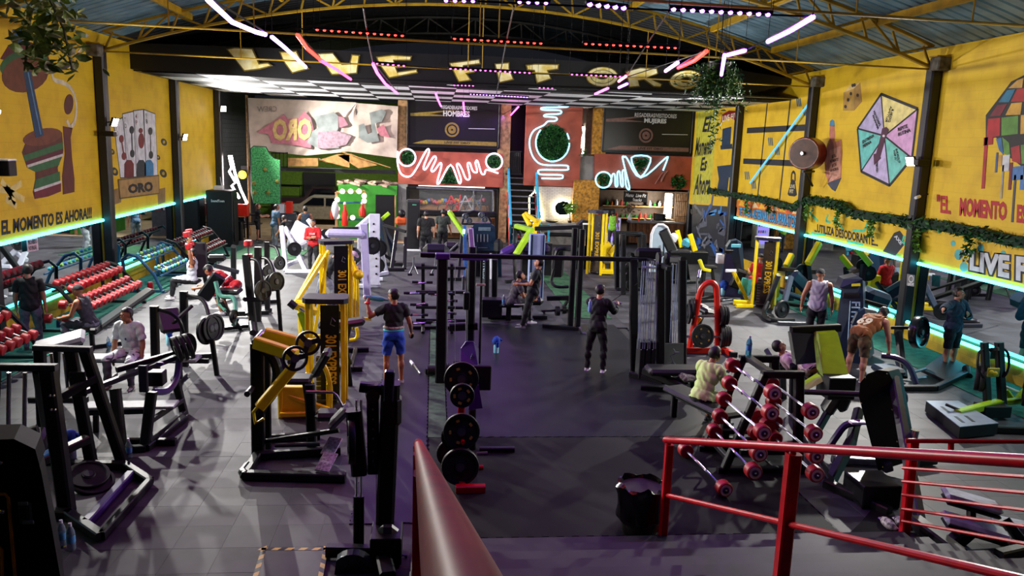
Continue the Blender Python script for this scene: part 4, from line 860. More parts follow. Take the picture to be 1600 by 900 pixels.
for P, c_ in (([(268,195),(318,190),(315,262),(262,275)], '#b0242a'),([(275,185),(305,140),(345,135),(318,182)], '#7a2230'),([(310,128),(345,80),(378,75),(352,128)], '#2a7394'),([(350,72),(385,40),(411,30),(405,70)], '#c79a4a'),([(322,190),(390,182),(388,255),(322,262)], '#5d8f3a'),([(338,180),(362,132),(405,128),(398,178)], '#d0a03a'),([(360,126),(385,75),(440,68),(430,125)], '#a82a2c'),
               ([(400,180),(470,175),(470,250),(398,256)], '#d0a03a'),([(300,275),(322,270),(330,340),(312,320)], '#3a6ea0'),([(325,268),(352,290),(358,345),(332,335)], '#5d8f3a'),([(360,310),(395,300),(400,375),(365,365)], '#a82a2c'),([(400,300),(470,290),(470,380),(402,375)], '#5d8f3a'),([(480,170),(560,160),(565,240),(478,248)], '#2a7394'),([(480,255),(565,245),(570,340),(480,360)], '#d0a03a')): m.poly('square', z8(P), c_,3)
for (x, y0, y1, c_, w) in ((262,268,475, '#a8262c', .1),(270,268,300, '#a8262c', .28),(305,330,410, '#4a5a7a', .06),(318,340,385, '#c79a4a', .1),(342,340,405, '#c9ccd0', .2),(330,380,515, '#9a9a94', .05),(362,370,480, '#7a2228', .08),(390,385,440, '#4a78b0', .3),(378,420,610, '#4c4c54', .06),(408,420,480, '#4a78b0', .12)): m.line('drip', z8([(x, y0),(x-(y1-y0)*.07, y1)]), w, c_,4)
m = Mural('R', 'wall_lettering', 'red brush lettering EL MOMENTO ES above the garland at right', 1540,325, 'lettering')
m.text('"EL', *z8([(60,570),(118,578),(118,502),(62,498)]), '#b01c22', .03); m.text('MOMENTO', *z8([(152,585),(342,605),(345,528),(155,510)]), '#b01c22', .05); m.text('ES AHORA"', *z8([(382,612),(600,640),(600,555),(385,535)]), '#b01c22', .05)
m = Mural('R', 'graffiti_lettering', 'silver and teal LIVE FIT graffiti low on the right wall', 1550,410, 'lettering')
for x, y, r in ((127,695,12),(238,715,17),(328,738,15),(150,740,22),(170,790,20)): m.poly('teal_blob', z8(E_(x, y, r*.8, r)), '#4fa8a4', 1)
m.text('*LIVE FIT', *z8([(150,800),(520,880),(520,745),(155,712)]), '#1c1d22', .13,2); m.text('*LIVE FIT', *z8([(156,794),(514,872),(514,752),(160,718)]), '#c9cdd0', .05,4)
for px, y0, y1 in ((1298,302,312),(1327,309,320),(1347,312,327),(1406,321,340),(1563,346,360)): pass
# ---- round wooden drum on the right post, camera on post
p = WX(1262,240,10.95); t = Th('wooden_drum', 'round red wooden drum lamp bracketed to the right post', 'drum', p)
t.a('shell', G().lathe([(.1,.3),(.44,.3),(.47,.26),(.47,-.26),(.44,-.3),(.1,-.3)],(0,0,0),(-.75,-.66,0),26), mat('red lacquered wood', '#7a2812', .3,0,.2,4)); t.a('front_disc', G().lathe([(.42,.305),(.08,.315)],(0,0,0),(-.75,-.66,0),26), mat('brown skin', '#5a3420', .5,0,.25,4))
t.a('hub', G().lathe([(.07,.3),(.05,.42)],(0,0,0),(-.75,-.66,0),12), STL); t.b('bracket', (-.2,-.2,-.52),(.35,.2,-.52),.06, BLK); t.b('brace', (-.05,-.05,-.52),(.35,.2,-.95),.05, BLK)
# ---- ivy garland along the right wall
def garland(pts, label):
    V = [WX(*p, XR-.16) for p in pts]; t = Th('ivy_garland', label, 'garland', V[0]); o = V[0]
    C_ = curve_pts([v-o for v in V],8); t.a('stem_rope', G().tube(C_,.12,7), mat('garland core', '#12301a', .9,0,.3,10))
    def f():
        i = rng.integers(0, len(C_)-1); p = C_[i].lerp(C_[i+1], rng.random()); d = Vector(rng.normal(size=3)); d.x = -abs(d.x); return p+d.normalized()*rng.uniform(.1,.17)
    for k in range(2): t.a('leaves', leafcloud(G(),650, f,.045,.1), LEAFM[k], sm=False, kind='stuff')
    return t, o
t, o = garland([(1108,298),(1155,306),(1200,314),(1240,324),(1262,313),(1290,316),(1318,322),(1334,333),(1400,343),(1430,348),(1470,353),(1530,364),(1570,374),(1640,384)], 'thick green ivy garland running along the right wall above the LED strip')
for px, y0, y1 in ((1168,308,335),(1203,314,335),(1262,316,345),(1310,318,355),(1362,338,370),(1432,348,392),(1515,362,400)):
    a = WX(px, y0, XR-.2)-o; b = WX(px-3, y1, XR-.2)-o
    t.a('hanging_tuft', leafcloud(G(),90, lambda: np.array(a.lerp(b, rng.random()))+rng.normal(size=3)*(.03,.07,.03),.05,.1), LEAFM[1 if px % 2 else 2], sm=False, kind='stuff')

# ================================================================== LIGHT TUBES, WIRES, HANGING PLANTS OVERHEAD
ZT = 5.6
DOT = {}
def hang(t, a, b):
    for p in (a, b): t.c('hanger_wire', p-a+Vector((0,0,.02)), Vector((p.x, p.y,6.02 if p.y > 24.5 else zl(p.x)+.1))-a,.004, BLK,4)
def tube_light(a, b, col, s):
    # the light a tube throws: a thin area lamp in the tube itself
    d = b-a; li = bpy.data.lights.new('tube_light', 'AREA'); li.shape = 'RECTANGLE'; li.size = d.length; li.size_y = .05; li.energy = d.length*s*TL; li.color = (.26,.12,1) if col in (PU, MA, '#b48cff', '#d08cff', '#ff5a90', '#ff3a70') else C(col)[:3]
    o = bpy.data.objects.new('tube_light', li); COL.objects.link(o); o.location = (a+b)/2+Vector((0,0,-.03)); o.rotation_euler = (0,0, math.atan2(d.y, d.x))
TL = 1.3
def dotted(label, p0, p1, col, s, r=.024):
    a, b = F(*p0, ZT), F(*p1, ZT); t = Th('light_tube', label, 'light tube', a); d = b-a; n = max(4, int(d.length/.085))
    t.c('holder', (0,0,.02), d+Vector((0,0,.02)),.02, BLK,6)
    g = G()
    for i in range(n): g.ell(d*((i+.5)/n),(r*.8, r*.7, r*.7),6,4)
    t.a('diodes', g, glow('diode '+col, col, s), kind='stuff'); tube_light(a, b, col, s); hang(t, a, b)
def solid(label, pts, col, s, r=.028):
    V = [F(*p, ZT) for p in pts]; t = Th('light_tube', label, 'light tube', V[0]); t.a('tube', G().tube([v-V[0] for v in V], r,7), glow('tube '+col, col, s)); t.c('wire', (0,0,.03), V[-1]-V[0]+Vector((0,0,.03)),.012, BLK,5); tube_light(V[0], V[-1], col, s*(.15 if col == '#b48cff' else .6)); hang(t, V[0], V[-1])
PU, MA, RD = '#9a4dff', '#f048c8', '#ff2a20'
dotted('long red dotted light tube at upper left under the roof', (490,46),(634,56), RD,9.); dotted('middle red dotted light tube under the roof', (705,60),(850,68), RD,9.); dotted('right red dotted light tube under the roof', (910,68),(1060,75), RD,8.)
dotted('short magenta dotted tube over the letter E', (585,99),(635,103), MA,9.); dotted('magenta dotted tube across the letters FIT', (700,107),(831,114), MA,9.); dotted('magenta dotted tube beside the first round gold letter', (890,116),(980,120), MA,8.)
dotted('bright purple dotted tube at the top centre', (915,6),(981,13), PU,20., .034); dotted('bright purple dotted tube at the top right of centre', (1045,14),(1207,23), PU,16., .032); dotted('faint purple tube at the very top centre left', (690,1),(746,2), PU,8.); dotted('purple tube between the two bright top tubes', (805,3),(860,5), PU,12.)
dotted('purple dotted tube under the chequered soffit left of centre', (733,147),(826,152), PU,7.); dotted('magenta dotted tube just below the fascia centre', (707,133),(742,134), MA,6.); dotted('magenta dotted tube just below the fascia right of centre', (840,137),(866,138), MA,6.)
solid('bent white purple tube at the upper left corner', [(325,0),(362,34),(400,50),(415,54)], '#b48cff', 12.); solid('white purple tube ending at the second gold letter', [(425,58),(442,72),(460,88),(478,105)], '#b48cff', 12.)
solid('red light tube slanting across the letter V', [(465,55),(480,76),(500,93)], RD,9.); solid('red to magenta light tube below the letter V', [(500,94),(525,108),(548,124)], '#ff3a70', 9.)
solid('magenta light tube hanging under the letter E', [(583,100),(590,115),(602,131),(621,146)], MA,9.); solid('bright purple tube at the right under the roof', [(1200,65),(1235,48),(1270,27)], PU,14.); solid('purple tube beside the hanging fern', [(1137,86),(1164,79)], PU,14.); solid('upright purple tube in front of the hanging fern', [(1132,86),(1127,117)], PU,8.)
solid('red tube slanting over the letter R', [(1060,106),(1085,95),(1104,80)], RD,8.); solid('short violet tube over the last round letter', [(1040,111),(1059,98)], '#d08cff', 12.); solid('pink tube slanting below the first round letter', [(930,147),(950,138)], MA,9.); solid('short pink tube between two round gold letters', [(967,127),(978,119)], '#ff5a90', 9.); solid('short violet tube below the letter R', [(967,137),(980,131)], PU,12.)
solid('magenta upright tube over the HOMBRES sign left', [(681,146),(684,155),(689,166)], MA,8.); solid('magenta upright tube over the HOMBRES sign right', [(724,160),(726,179)], MA,8.); solid('magenta tube left of the big neon', [(783,181),(798,180),(810,167)], MA,8.)
def wire(label, pts, r=.01): V = [F(*p, ZT+.03) for p in pts]; tag(ob('overhead_wire', G().tube(V, r,5), BLK), label, 'wire')
wire('thin black wire from the top bright tube down to the round letters', [(1045,18),(1010,70),(980,118)]); wire('black wire along the top purple tubes', [(746,2),(980,13),(1270,26)]); wire('black wire between the far right tubes', [(1270,27),(1164,79),(1132,86)])
wire('black wire from the roof to the letter E tube', [(568,12),(575,60),(583,100)]); wire('black wire from the roof down across the letters FIT', [(803,10),(790,70),(775,150)]); wire('black wire under the red dotted tubes', [(470,45),(700,62),(1104,80)]); wire('black wire through the magenta dotted tubes', [(583,100),(830,115),(980,120),(1104,80)])
LEAF = G().add([(0,0,0),(.045,.01,.05),(.05,.02,.11),(0,.035,.19),(-.05,.02,.11),(-.045,.01,.05),(0,.03,.07),(0,.045,.12)],[(0,1,6),(1,2,7,6),(2,3,7),(3,4,7),(4,5,6,7),(5,0,6)]).mesh('leaf')
LM = []
for c_ in ('#93ab4a', '#c0c870', '#6f8f38', '#dcd8a2'):
    me = LEAF.copy(); me.materials.append(mat('ivy leaf '+c_, c_,.5,0,.2)); LM.append(me)
def hanging_plant(label, px, py, Y, n, w, h, sc, trail=None):
    c = D(px, py, Y); t = Th('hanging_plant', label, 'hanging plant', c)
    t.a('stems', G().tube([(0,0, h*.6),(-w*.2,0,0),(-w*.3,0,-h*.5)],.012,5).tube([(0,0, h*.6),(w*.3,.03,0),(w*.4,0,-h*.45)],.012,5).tube([(0,0,1.3),(0,0, h*.5)],.01,5), mat('ivy stem', '#5a5a3a', .7))
    for i in range(n):
        a = rng.random(); x = rng.normal()*w*.3*(1-.35*a)+w*.12*a; y = rng.normal()*w*.25; z = h*.55-a*h*1.05
        o = ob('leaf', LM[rng.integers(0,4)], None, t, sm=False); o.location = (x, y, z); o.rotation_euler = (rng.uniform(.6,2.6), rng.normal()*.5, rng.uniform(0,6.3)); k = sc*rng.uniform(.7,1.25); o.scale = (k, k, k)
    return t
hanging_plant('hanging green ivy plant in the top left corner', 66,45,8.2,320,.62,.8,.7)
p = D(1122,130,14.5); t = Th('hanging_fern', 'hanging fern in front of the right end of the fascia', 'hanging plant', p, sc=1.26)
for k in range(3):
    g = G()
    for _ in range(60):
        x0 = rng.normal()*.13; y0 = rng.normal()*.1; L_ = rng.uniform(.25,.62); z0 = rng.uniform(.1,.3); x1 = x0*2.0
        for s_ in range(7):
            q = Vector((x0+(x1-x0)*s_/7, y0, z0-L_*s_/7)); leafcloud(g,2, lambda: np.array(q)+rng.normal(size=3)*.014,.02,.045)
    t.a('fronds', g, LEAFM[k], sm=False, kind='stuff')
t.a('trailing_ivy', leafcloud(G(),110, lambda: np.array([.0+rng.normal()*.05, rng.normal()*.05, rng.uniform(-.95,-.2)]),.03,.055), LEAFM[1], sm=False, kind='stuff')
t.a('basket', G().lathe([(.02,.1),(.14,.18),(.17,.3),(.15,.3)],(0,0,0),(0,0,1),12), BLK); t.c('hook_wire', (0,0,.28),(0,0,1.15),.008, BLK,5)
# ================================================================== MACHINES
class TW(Th):
    """a thing whose parts are given in hall coordinates; its Empty stands at org"""
    def __init__(s, name, label, cat, org, group=None):
        super().__init__(name, label, cat, org,0, group); s.g0 = Vector(s.o.location)
    def a(s, name, g, m, par=None, **k):
        if isinstance(g, G): g.v = [(v[0]-s.g0.x, v[1]-s.g0.y, v[2]-s.g0.z) for v in g.v]
        return super().a(name, g, m, par, **k)
V3 = Vector
def O(px, py, Y, dy=0): return D(px, py, Y)
def weight(label, c, ax, r=.225, t=.055, m=None, group=None, hub=True, marks=False, spoke=False):
    """a loose weight plate (it can be lifted off its peg)"""
    o = Th('weight_plate', label, 'weight plate', c, group=group); ax = V3(ax).normalized()
    o.a('disc', spoke_plate_g((0,0,0), ax, r, t) if spoke else plate_g((0,0,0), ax, r, t,28), m or IRON)
    u = ax.orthogonal().normalized(); w = ax.cross(u)
    if hub: o.a('hub_ring', G().lathe([(.028,-t*.52),(.055,-t*.52),(.055, t*.52),(.028, t*.52)],(0,0,0), ax,14), GRY)
    if marks:
        for k in range(5):
            a = .5+k*2*PI/5; d = u*math.cos(a)+w*math.sin(a); o.a('gold_mark', G().beam(d*r*.62-ax*t*.5, d*r*.62+ax*t*.5,.045,.03, up=d), GOLD, sm=False)
    return o
def copy_tree(t, loc, rot=None, label=None, group=None, sc=None):
    o = t.o if isinstance(t, Th) else t
    r = o.copy(); COL.objects.link(r); r.location = loc
    if rot is not None: r.rotation_euler = rot
    if sc is not None: r.scale = (sc, sc, sc)
    if label: r['label'] = label
    if group: r['group'] = group
    for c in list(o.children):
        d = c.copy(); COL.objects.link(d); d.parent = r
        for e in list(c.children):
            f = e.copy(); COL.objects.link(f); f.parent = d
    return r
def vtext(t, s, ll, lr, ur, ul, m, bold=.02): return t.a('lettering', text_quad(s,[ll, lr, ur, ul], bold), m, sm=False, kind='stuff')
CABLE = mat('pale cable', '#8fa6c0', .35,.2)

# ---- 1 foreground machine tower at the left edge
b = V3((-3.55,5.3,0)); t = TW('cable_tower', 'black weight tower with an orange outline at the near left corner', 'gym machine', b)
o1 = [D(-40,700,5.6), D(30,693,5.6), D(54,705,5.6), D(64,735,5.6), D(80,820,5.6), D(95,905,5.6), D(100,960,5.6), D(-40,960,5.6)]
t.a('shroud', G().slab(o1,(-.12,.3,0)), mat('glossy black shroud', '#050507', .5, spec=.15), sm=False)
t.a('top_hood', G().slab([D(-40,688,5.5), D(22,686,5.5), D(55,702,5.5), D(62,728,5.5), D(48,718,5.5), D(-40,705,5.5)],(-.1,.3,0)), mat('black hood', '#08080c', .65, spec=.12), sm=False)
OR_ = mat('orange trim', '#d8901c', .4)
t.a('orange_trim', G().tube([D(-20,772,5.57), D(8,772,5.57), D(13,778,5.57), D(24,905,5.57)],.012,6), OR_); t.a('orange_trim', G().tube([D(-6,850,5.57), D(3,860,5.57), D(4,905,5.57)],.012,6), OR_)
q = D(40,802,5.57); t.x('switch_plate', q,(.09,.03,.17), GRY); t.x('switch', q+V3((0,-.02,.01)),(.06,.02,.1), BLK); t.x('pale_label', D(36,787,5.55),(.07,.01,.03), mat('pale green sticker', '#7a8a7c', .6)); t.x('pale_label', D(44,816,5.55),(.08,.01,.03), mat('pale green sticker', '#7a8a7c'))
for p in ((4,799),(1,722)): t.a('bolt', G().ell(D(*p,5.56),.02), CHR)

# ---- 2 black twin A-frame machine beside it
t = TW('leg_press', 'black machine of two tall A-frames with chrome guide rods at near left', 'gym machine', V3((-4.2,9.2,0)))
t.b('top_beam', D(-30,573,8.6), D(89,574,8.6),.1, GRY,.07); t.b('top_beam', D(53,543,10.0), D(143,546,10.0),.1, GRY,.07)
for a, c_, w in ((D(75,577,8.6), F(105,800),.16),(D(62,578,8.6), F(84,722),.12),(D(133,548,10.0), F(192,724),.13),(D(110,548,10.0), F(143,724),.13),(D(-10,577,8.6), F(-20,800),.12),(D(62,546,10.0), F(70,724),.12)): t.b('upright', a, V3((c_.x, c_.y,.0)), w, BLK, up=(0,1,0))
for px in (14,39): t.c('guide_rod', D(px,582,8.7), D(px-1,668,8.7),.022, CHR)
for px in (80,100): t.c('guide_rod', D(px,552,10.0), D(px+6,610,10.0),.02, CHR)
for a, c_, m_, w in (((105,802),(158,838), BLK,.11),((158,838),(234,752), BLK,.08),((234,752),(196,727), BLK,.1),((134,818),(204,741), PUR,.1),((84,726),(196,727), BLK,.12),((60,800),(112,803), BLK,.12),((-20,800),(70,800), BLK,.1)): t.b('base_beam', F(*a,.06), F(*c_,.06), w, m_,.1)
t.b('sled_beam', D(50,727,9.0), D(136,686,9.6),.12, BLK,.1); t.b('sled_cover', D(62,717,8.9)+V3((0,0,.03)), D(90,703,9.05)+V3((0,0,.03)),.11, mat('cyan cover strip', '#3a9ad0', .3),.02)
t.x('gusset_plate', D(122,600,9.9),(.2,.03,.32), BLK2); t.b('cross_beam', D(95,620,9.7), D(150,590,10.0),.1, BLK)
t.a('carriage', G().box(D(40,690,8.8),(.42,.3,.22),(.2,0,.2),.04), BLK2, sm=False); t.c('roller', D(10,690,8.7), D(60,672,8.8),.07, PAD)
for px, py in ((78,618),(84,618),(80,640),(86,640),(125,812),(142,828)): t.a('bolt', G().ell(D(px, py,8.5),.016,6,4), CHR)
for k,(px, py) in enumerate(((146,752),(138,742))):
    c = F(px, py,.08+.06*k); weight(['large black plate lying under the near left A-frame machine', 'black plate leaning under the left A-frame machine'][k], c,(.25,-.3,1),.24)
# ---- 3 low frame with pale boards right of it
t = TW('row_bench', 'black low bench machine with pale worn boards and angled rails', 'gym machine', V3((-4.3,11.4,0)))
t.b('rail', D(133,612,10.9), D(275,558,11.6),.1, GRY,.07); t.b('rail', D(182,578,11.2), D(280,550,11.8),.08, BLK,.08)
t.b('upright', D(180,608,10.9), F(190,702),.13, BLK, up=(0,1,0)); t.b('upright', D(237,612,10.8), F(226,702),.13, BLK, up=(0,1,0)); t.b('upright', D(273,590,11.9), F(288,648),.11, BLK, up=(0,1,0))
t.x('bolt_plate', D(224,592,10.7),(.12,.05,.38), GRY); t.x('control_box', D(246,590,10.9),(.2,.2,.2), BLK); t.x('purple_clip', D(250,568,10.9),(.1,.06,.04), PUR)
for a, c_ in (((228,700),(290,652)),((190,702),(228,700)),((190,690),(275,690))): t.b('base_beam', F(*a,.05), F(*c_,.05),.1, BLK,.09)
t.b('side_rail', D(232,660,10.8), D(285,625,12.0),.07, BLK2); t.b('side_rail', D(232,688,10.7), D(288,645,12.0),.07, BLK2)
t.a('arm', G().tube(curve_pts([D(280,560,11.6), D(276,590,11.5), D(262,610,11.3), D(240,612,11.1)],5),.05,8), PUR)
t.x('foot_board', D(205,633,11.3),(1.25,.32,.04), PADG,(0,0,.05)); t.b('board_beam', D(140,645,11.2), D(235,642,11.2),.07, BLK)
for px in (150,230): t.b('leg', D(px,640,11.3), F(px,675),.07, BLK, up=(0,1,0))
for k in range(3): weight(['outer', 'middle', 'inner'][k]+' black plate on the arm of the low bench machine at left', D(282,546,11.6)+V3((-.06+.07*k,.05*k,.01*k)),(.8,.5,.25),.2)
# bench where the man in white sits
t = TW('flat_bench', 'pale worn flat bench under the seated man in white', 'bench', V3((-5.0,13.6,0)))
t.x('board', V3((-5.0,13.75,.44)),(1.9,.36,.06), PADG); t.b('spine', V3((-5.9,13.8,.38)), V3((-3.9,13.8,.38)),.08, BLK)
for x in (-5.6,-4.4): t.b('leg', V3((x,13.8,.36)), V3((x,13.8,0)),.08, BLK, up=(0,1,0)); t.b('foot', V3((x,13.5,.03)), V3((x,14.1,.03)),.07, BLK)
t = TW('incline_pad', 'pale grey pad on a black post behind the A-frames', 'bench', V3((-6.1,12.6,0)))
t.p('pad', D(93,535,12.6),(.75,.42,.12), PADG,(.2,-.25,.3)); t.b('post', D(88,545,12.6), V3((-6.0,12.7,0)),.1, BLK, up=(0,1,0)); t.b('foot', V3((-6.4,12.7,.04)), V3((-5.5,12.7,.04)),.08, BLK)
# long bench of the man in the tank top
t = TW('incline_bench', 'long black incline bench behind the seated man in a tank top', 'bench', V3((-6.3,16.2,0)))
t.p('back_pad', D(190,485,16.4),(.34,1.5,.1), PAD,(.5,0,-.75)); t.p('seat_pad', V3((-6.75,15.9,.44)),(.4,.4,.09), PAD); t.b('leg', V3((-6.75,15.95,.4)), V3((-6.75,15.95,0)),.08, BLK, up=(0,1,0)); t.b('strut', D(200,480,16.6), V3((-6.1,16.5,0)),.07, BLK, up=(0,1,0)); t.b('foot', V3((-6.9,15.9,.03)), V3((-6.0,16.6,.03)),.08, BLK)

# ---- 4 plate loaded presses left of centre
def plate_press(label, org, posts, arms, plates, base, seat=None, pm=BLK):
    t = TW('chest_press', label, 'gym machine', org)
    for a, c_, w in posts: t.b('upright', a, c_, w, pm, up=(0,1,0))
    for pts in arms: t.a('press_arm', G().tube(curve_pts(pts,5),.035,8), pm)
    for a, c_ in base: t.b('base_beam', a, c_,.09, pm)
    if seat:
        for c_, d, r in seat: t.p('seat_pad', c_, d, PAD, r)
    for c_, ax, r, nm in plates: weight(nm, c_, ax, r)
    return t
Y = 14.4
plate_press('black plate loaded press with four big plates left of the yellow machine', V3((-4.4,14.6,0)),
    [(D(241,478,13.8), V3((D(242,560,13.8).x,13.8,0)),.13),(D(287,455,14.8), V3((D(287,535,14.8).x,14.8,0)),.13),(D(331,530,14.2), V3((D(338,555,14.2).x,14.2,0)),.08)],
    [[D(246,484,13.8), D(268,490,13.8), D(282,505,13.8), D(290,535,13.9)],[D(292,462,14.8), D(312,466,14.7), D(322,478,14.6), D(330,510,14.4)],[D(255,520,14.3), D(280,496,14.4), D(300,478,14.6)]],
    [(D(322,517,14.25),(.9,-.35,.1),.25, 'front black plate on the left plate loaded press'),(D(330,513,14.35),(.9,-.35,.1),.25, 'second black plate on the left plate loaded press'),(D(336,511,14.45),(.9,-.35,.1),.25, 'rear black plate on the left plate loaded press'),(D(293,540,13.95),(.9,-.35,.1),.22, 'low black plate on the left plate loaded press')],
    [(F(298,557,.05), F(336,555,.05)),(F(250,556,.05), F(300,556,.05)),(F(290,530,.05), F(296,557,.05))],
    [(D(265,500,14.4),(.4,.5,.1),(.9,0,.6))])
plate_press('black plate loaded press by the seated red shirt man', V3((-3.7,18.4,0)),
    [(D(384,398,17.8), V3((D(386,490,17.0).x,17.6,0)),.15),(D(403,386,18.6), V3((D(402,470,18.6).x,18.6,0)),.15),(D(417,378,19.6), V3((D(417,440,19.6).x,19.6,0)),.12),(D(434,452,17.6), V3((D(438,475,17.6).x,17.6,0)),.08)],
    [[D(388,403,17.8), D(402,408,17.7), D(408,425,17.6), D(412,450,17.5)],[D(406,402,18.6), D(418,405,18.5), D(426,418,18.3), D(430,438,18.0)],[D(420,383,19.6), D(430,386,19.5), D(435,396,19.4), D(438,412,19.3)]],
    [(D(411,454,17.5),(.75,-.6,.1),.23, 'near black plate on the second plate loaded press'),(D(432,440,18.0),(.75,-.6,.1),.22, 'middle black plate on the second plate loaded press'),(D(437,411,19.3),(.75,-.6,.1),.17, 'small upper plate on the second plate loaded press'),(D(420,424,18.7),(.75,-.6,.1),.17, 'rear upper plate on the second plate loaded press'),(D(424,442,18.2),(.75,-.6,.1),.2, 'inner black plate on the second plate loaded press')],
    [(F(385,492,.05), F(423,484,.05)),(F(398,473,.05), F(438,470,.05)),(F(340,490,.05), F(420,488,.05)),(F(386,470,.05), F(386,492,.05))],
    [(D(400,465,17.8),(.5,.5,.1), None)])
t = TW('hip_machine', 'mint green and black seat machine below the bent red shirt man', 'gym machine', V3((-4.3,17.0,0)))
MINT = mat('mint frame paint', '#4f8f7a', .45)
t.a('mint_frame', G().tube(curve_pts([D(337,440,17), D(345,462,16.9), D(365,466,16.8), D(368,490,16.6), D(365,508,16.4)],5),.05,8), MINT); t.a('mint_frame', G().tube([D(337,440,17), D(342,475,17), D(352,485,16.9)],.035,7), MINT)
t.b('strut', D(345,470,16.8), F(376,515),.07, BLK, up=(0,1,0)); t.b('base_beam', F(340,515,.05), F(400,508,.05),.08, BLK); t.p('back_pad', D(330,448,17.2),(.3,.1,.7), PAD,(.3,.6,.2)); t.p('seat_pad', D(358,455,17.2),(.5,.45,.1), PAD)
t.c('chrome_peg', D(368,496,16.4), D(388,496,16.3),.03, CHR); t.c('end_roller', F(395,520,.08), F(393,505,.2),.07, PAD)
weight('dark plate low on the mint green machine', D(366,495,16.45),(.9,-.3,.1),.15)
t = TW('shoulder_press_bench', 'black shoulder press bench behind the man raising two dumbbells', 'bench', V3((-6.2,21.4,0)))
t.p('back_pad', V3((-6.2,21.5,1.0)),(.36,.12,.95), PAD,(-.15,0,.4)); t.p('seat_pad', V3((-6.35,21.2,.46)),(.4,.42,.1), PAD); t.b('post', V3((-6.2,21.6,.9)), V3((-6.1,21.8,0)),.1, BLK, up=(0,1,0)); t.b('base_beam', V3((-6.5,21.0,.04)), V3((-5.6,22.0,.04)),.09, BLK)
t.p('head_pad', D(338,403,22),(.5,.25,.18), PAD,(0,0,.3)); t.a('neck_tube', G().tube(curve_pts([D(318,396,21.8), D(328,408,21.9), D(338,408,22)],4),.04,7), BLK); t.b('slide', D(335,415,22), D(372,425,22.4),.12, GRY); t.b('support', D(365,385,23), F(365,440),.14, PAD, up=(0,1,0))
# ---- 5 yellow biceps machine with weight tower (near)
def banner_tower(label, org, A, B_, z, txt, depth=.35, mirror=False, lm=YEL, camo=False):
    """weight stack tower: two posts, cap, black guard with the maker's lettering running down it"""
    t = TW('weight_tower', label, 'gym machine', org); a, c_ = V3((A.x, A.y,0)), V3((B_.x, B_.y,0)); up = V3((0,0, z)); d = (c_-a).normalized(); n = d.cross(V3((0,0,1)))
    if n.y > 0: n = -n
    t.b('post', a, a+up,.075, lm, up=(0,1,0)); t.b('post', c_, c_+up,.075, lm, up=(0,1,0)); t.b('post', a-n*depth, a-n*depth+up,.07, lm, up=(0,1,0)); t.b('post', c_-n*depth, c_-n*depth+up,.07, lm, up=(0,1,0))
    mid = (a+c_)/2; L = (c_-a).length
    t.a('cap', G().slab([a+up-d*.05-n*(depth+.05), c_+up+d*.05-n*(depth+.05), c_+up+d*.08, c_+up+d*.02+n*.08, mid+up+n*.11, a+up-d*.02+n*.08, a+up-d*.08],(0,0,.08)), mat('violet black cap', '#1b1830', .4), sm=False)
    t.a('guard_panel', G().slab([a+d*L*.36+V3((0,0,.12)), c_-d*.06+V3((0,0,.12)), c_-d*.06+up*.98, a+d*L*.36+up*.98], n*.02), mat('camo panel', '#1a1508', .5,0,.1,4, c2='#3d2c0a') if camo else BLK, sm=False)
    t.a('weight_stack', G().box(mid-n*depth*.5+V3((0,0,.42)),(L*.6, depth*.6,.8),(0,0, math.atan2(d.y, d.x)),.01), mat('brown stack', '#3a2a16', .5,0,.2,3), sm=False)
    for k in range(10): t.a('stack_line', G().box(mid-n*depth*.18+V3((0,0,.08+.08*k)),(L*.6,.01,.012),(0,0, math.atan2(d.y, d.x))), STL, sm=False)
    x0, x1 = a+d*L*.50, c_-d*.1
    z0, z1 = z*.22, z*.7
    o_ = n*.03
    if mirror: q = [x1+V3((0,0, z0))+o_, x1+V3((0,0, z1))+o_, x0+V3((0,0, z1))+o_, x0+V3((0,0, z0))+o_]; q = [q[0], q[1], q[2], q[3]]
    else: q = [x0+V3((0,0, z1))+o_, x0+V3((0,0, z0))+o_, x1+V3((0,0, z0))+o_, x1+V3((0,0, z1))+o_]
    vtext(t, txt, *q, mat('gold lettering', '#e0b428', .4),.03)
    m_ = mid+d*L*.2+V3((0,0, z*.83))+o_; t.a('emblem', G().tube([m_+d*.05, m_+V3((0,0,.06)), m_+d*-.03+V3((0,0,-.05)), m_+d*.04+V3((0,0,-.08))],.008,5), STL)
    return t
ta = banner_tower('yellow and black weight tower of the near biceps machine', V3((-1.7,12.5,0)), V3((-1.98,12.5,0)), V3((-1.42,12.5,0)),1.72, '301 EXPRESS')
t = TW('biceps_machine', 'yellow lever biceps machine on a black base at centre left', 'gym machine', V3((-1.7,10.3,0)))
for a, c_, w in (((382,742),(540,746),.12),((382,742),(402,712),.12),((402,712),(532,704),.1),((405,686),(500,680),.08)): t.b('base_beam', F(*a,.06), F(*c_,.06), w, BLK,.11)
t.a('base_corner', G().tube([F(384,743,.06), F(380,738,.06), F(388,728,.06)],.065,8), BLK)
pY = 10.45
t.b('main_post', D(402,536, pY), V3((D(404,712, pY).x, pY,0)),.17, BLK,.13, up=(0,1,0)); t.b('second_post', D(416,545, pY+.25), V3((D(418,690, pY+.25).x, pY+.25,0)),.1, BLK, up=(0,1,0))
t.a('curved_brace', G().tube(curve_pts([D(414,545, pY), D(428,562, pY), D(434,585, pY), D(428,610, pY), D(412,632, pY), D(403,650, pY)],5),.075,8), BLK)
t.a('purple_fin', G().slab([D(424,550, pY+.05), D(440,552, pY+.05), D(446,575, pY+.05), D(436,590, pY+.05)],(0,.05,0)), PUR, sm=False)
t.b('lever_arm', D(399,535, pY-.15), D(463,556, pY-.35),.12, YEL,.16); t.b('lever_arm', D(414,521, pY+.35), D(487,541, pY+.3),.12, YEL,.16); t.a('arm_end', G().lathe([(.1,-.06),(.1,.06)], D(484,541, pY+.3),(0,1,0)), YEL)
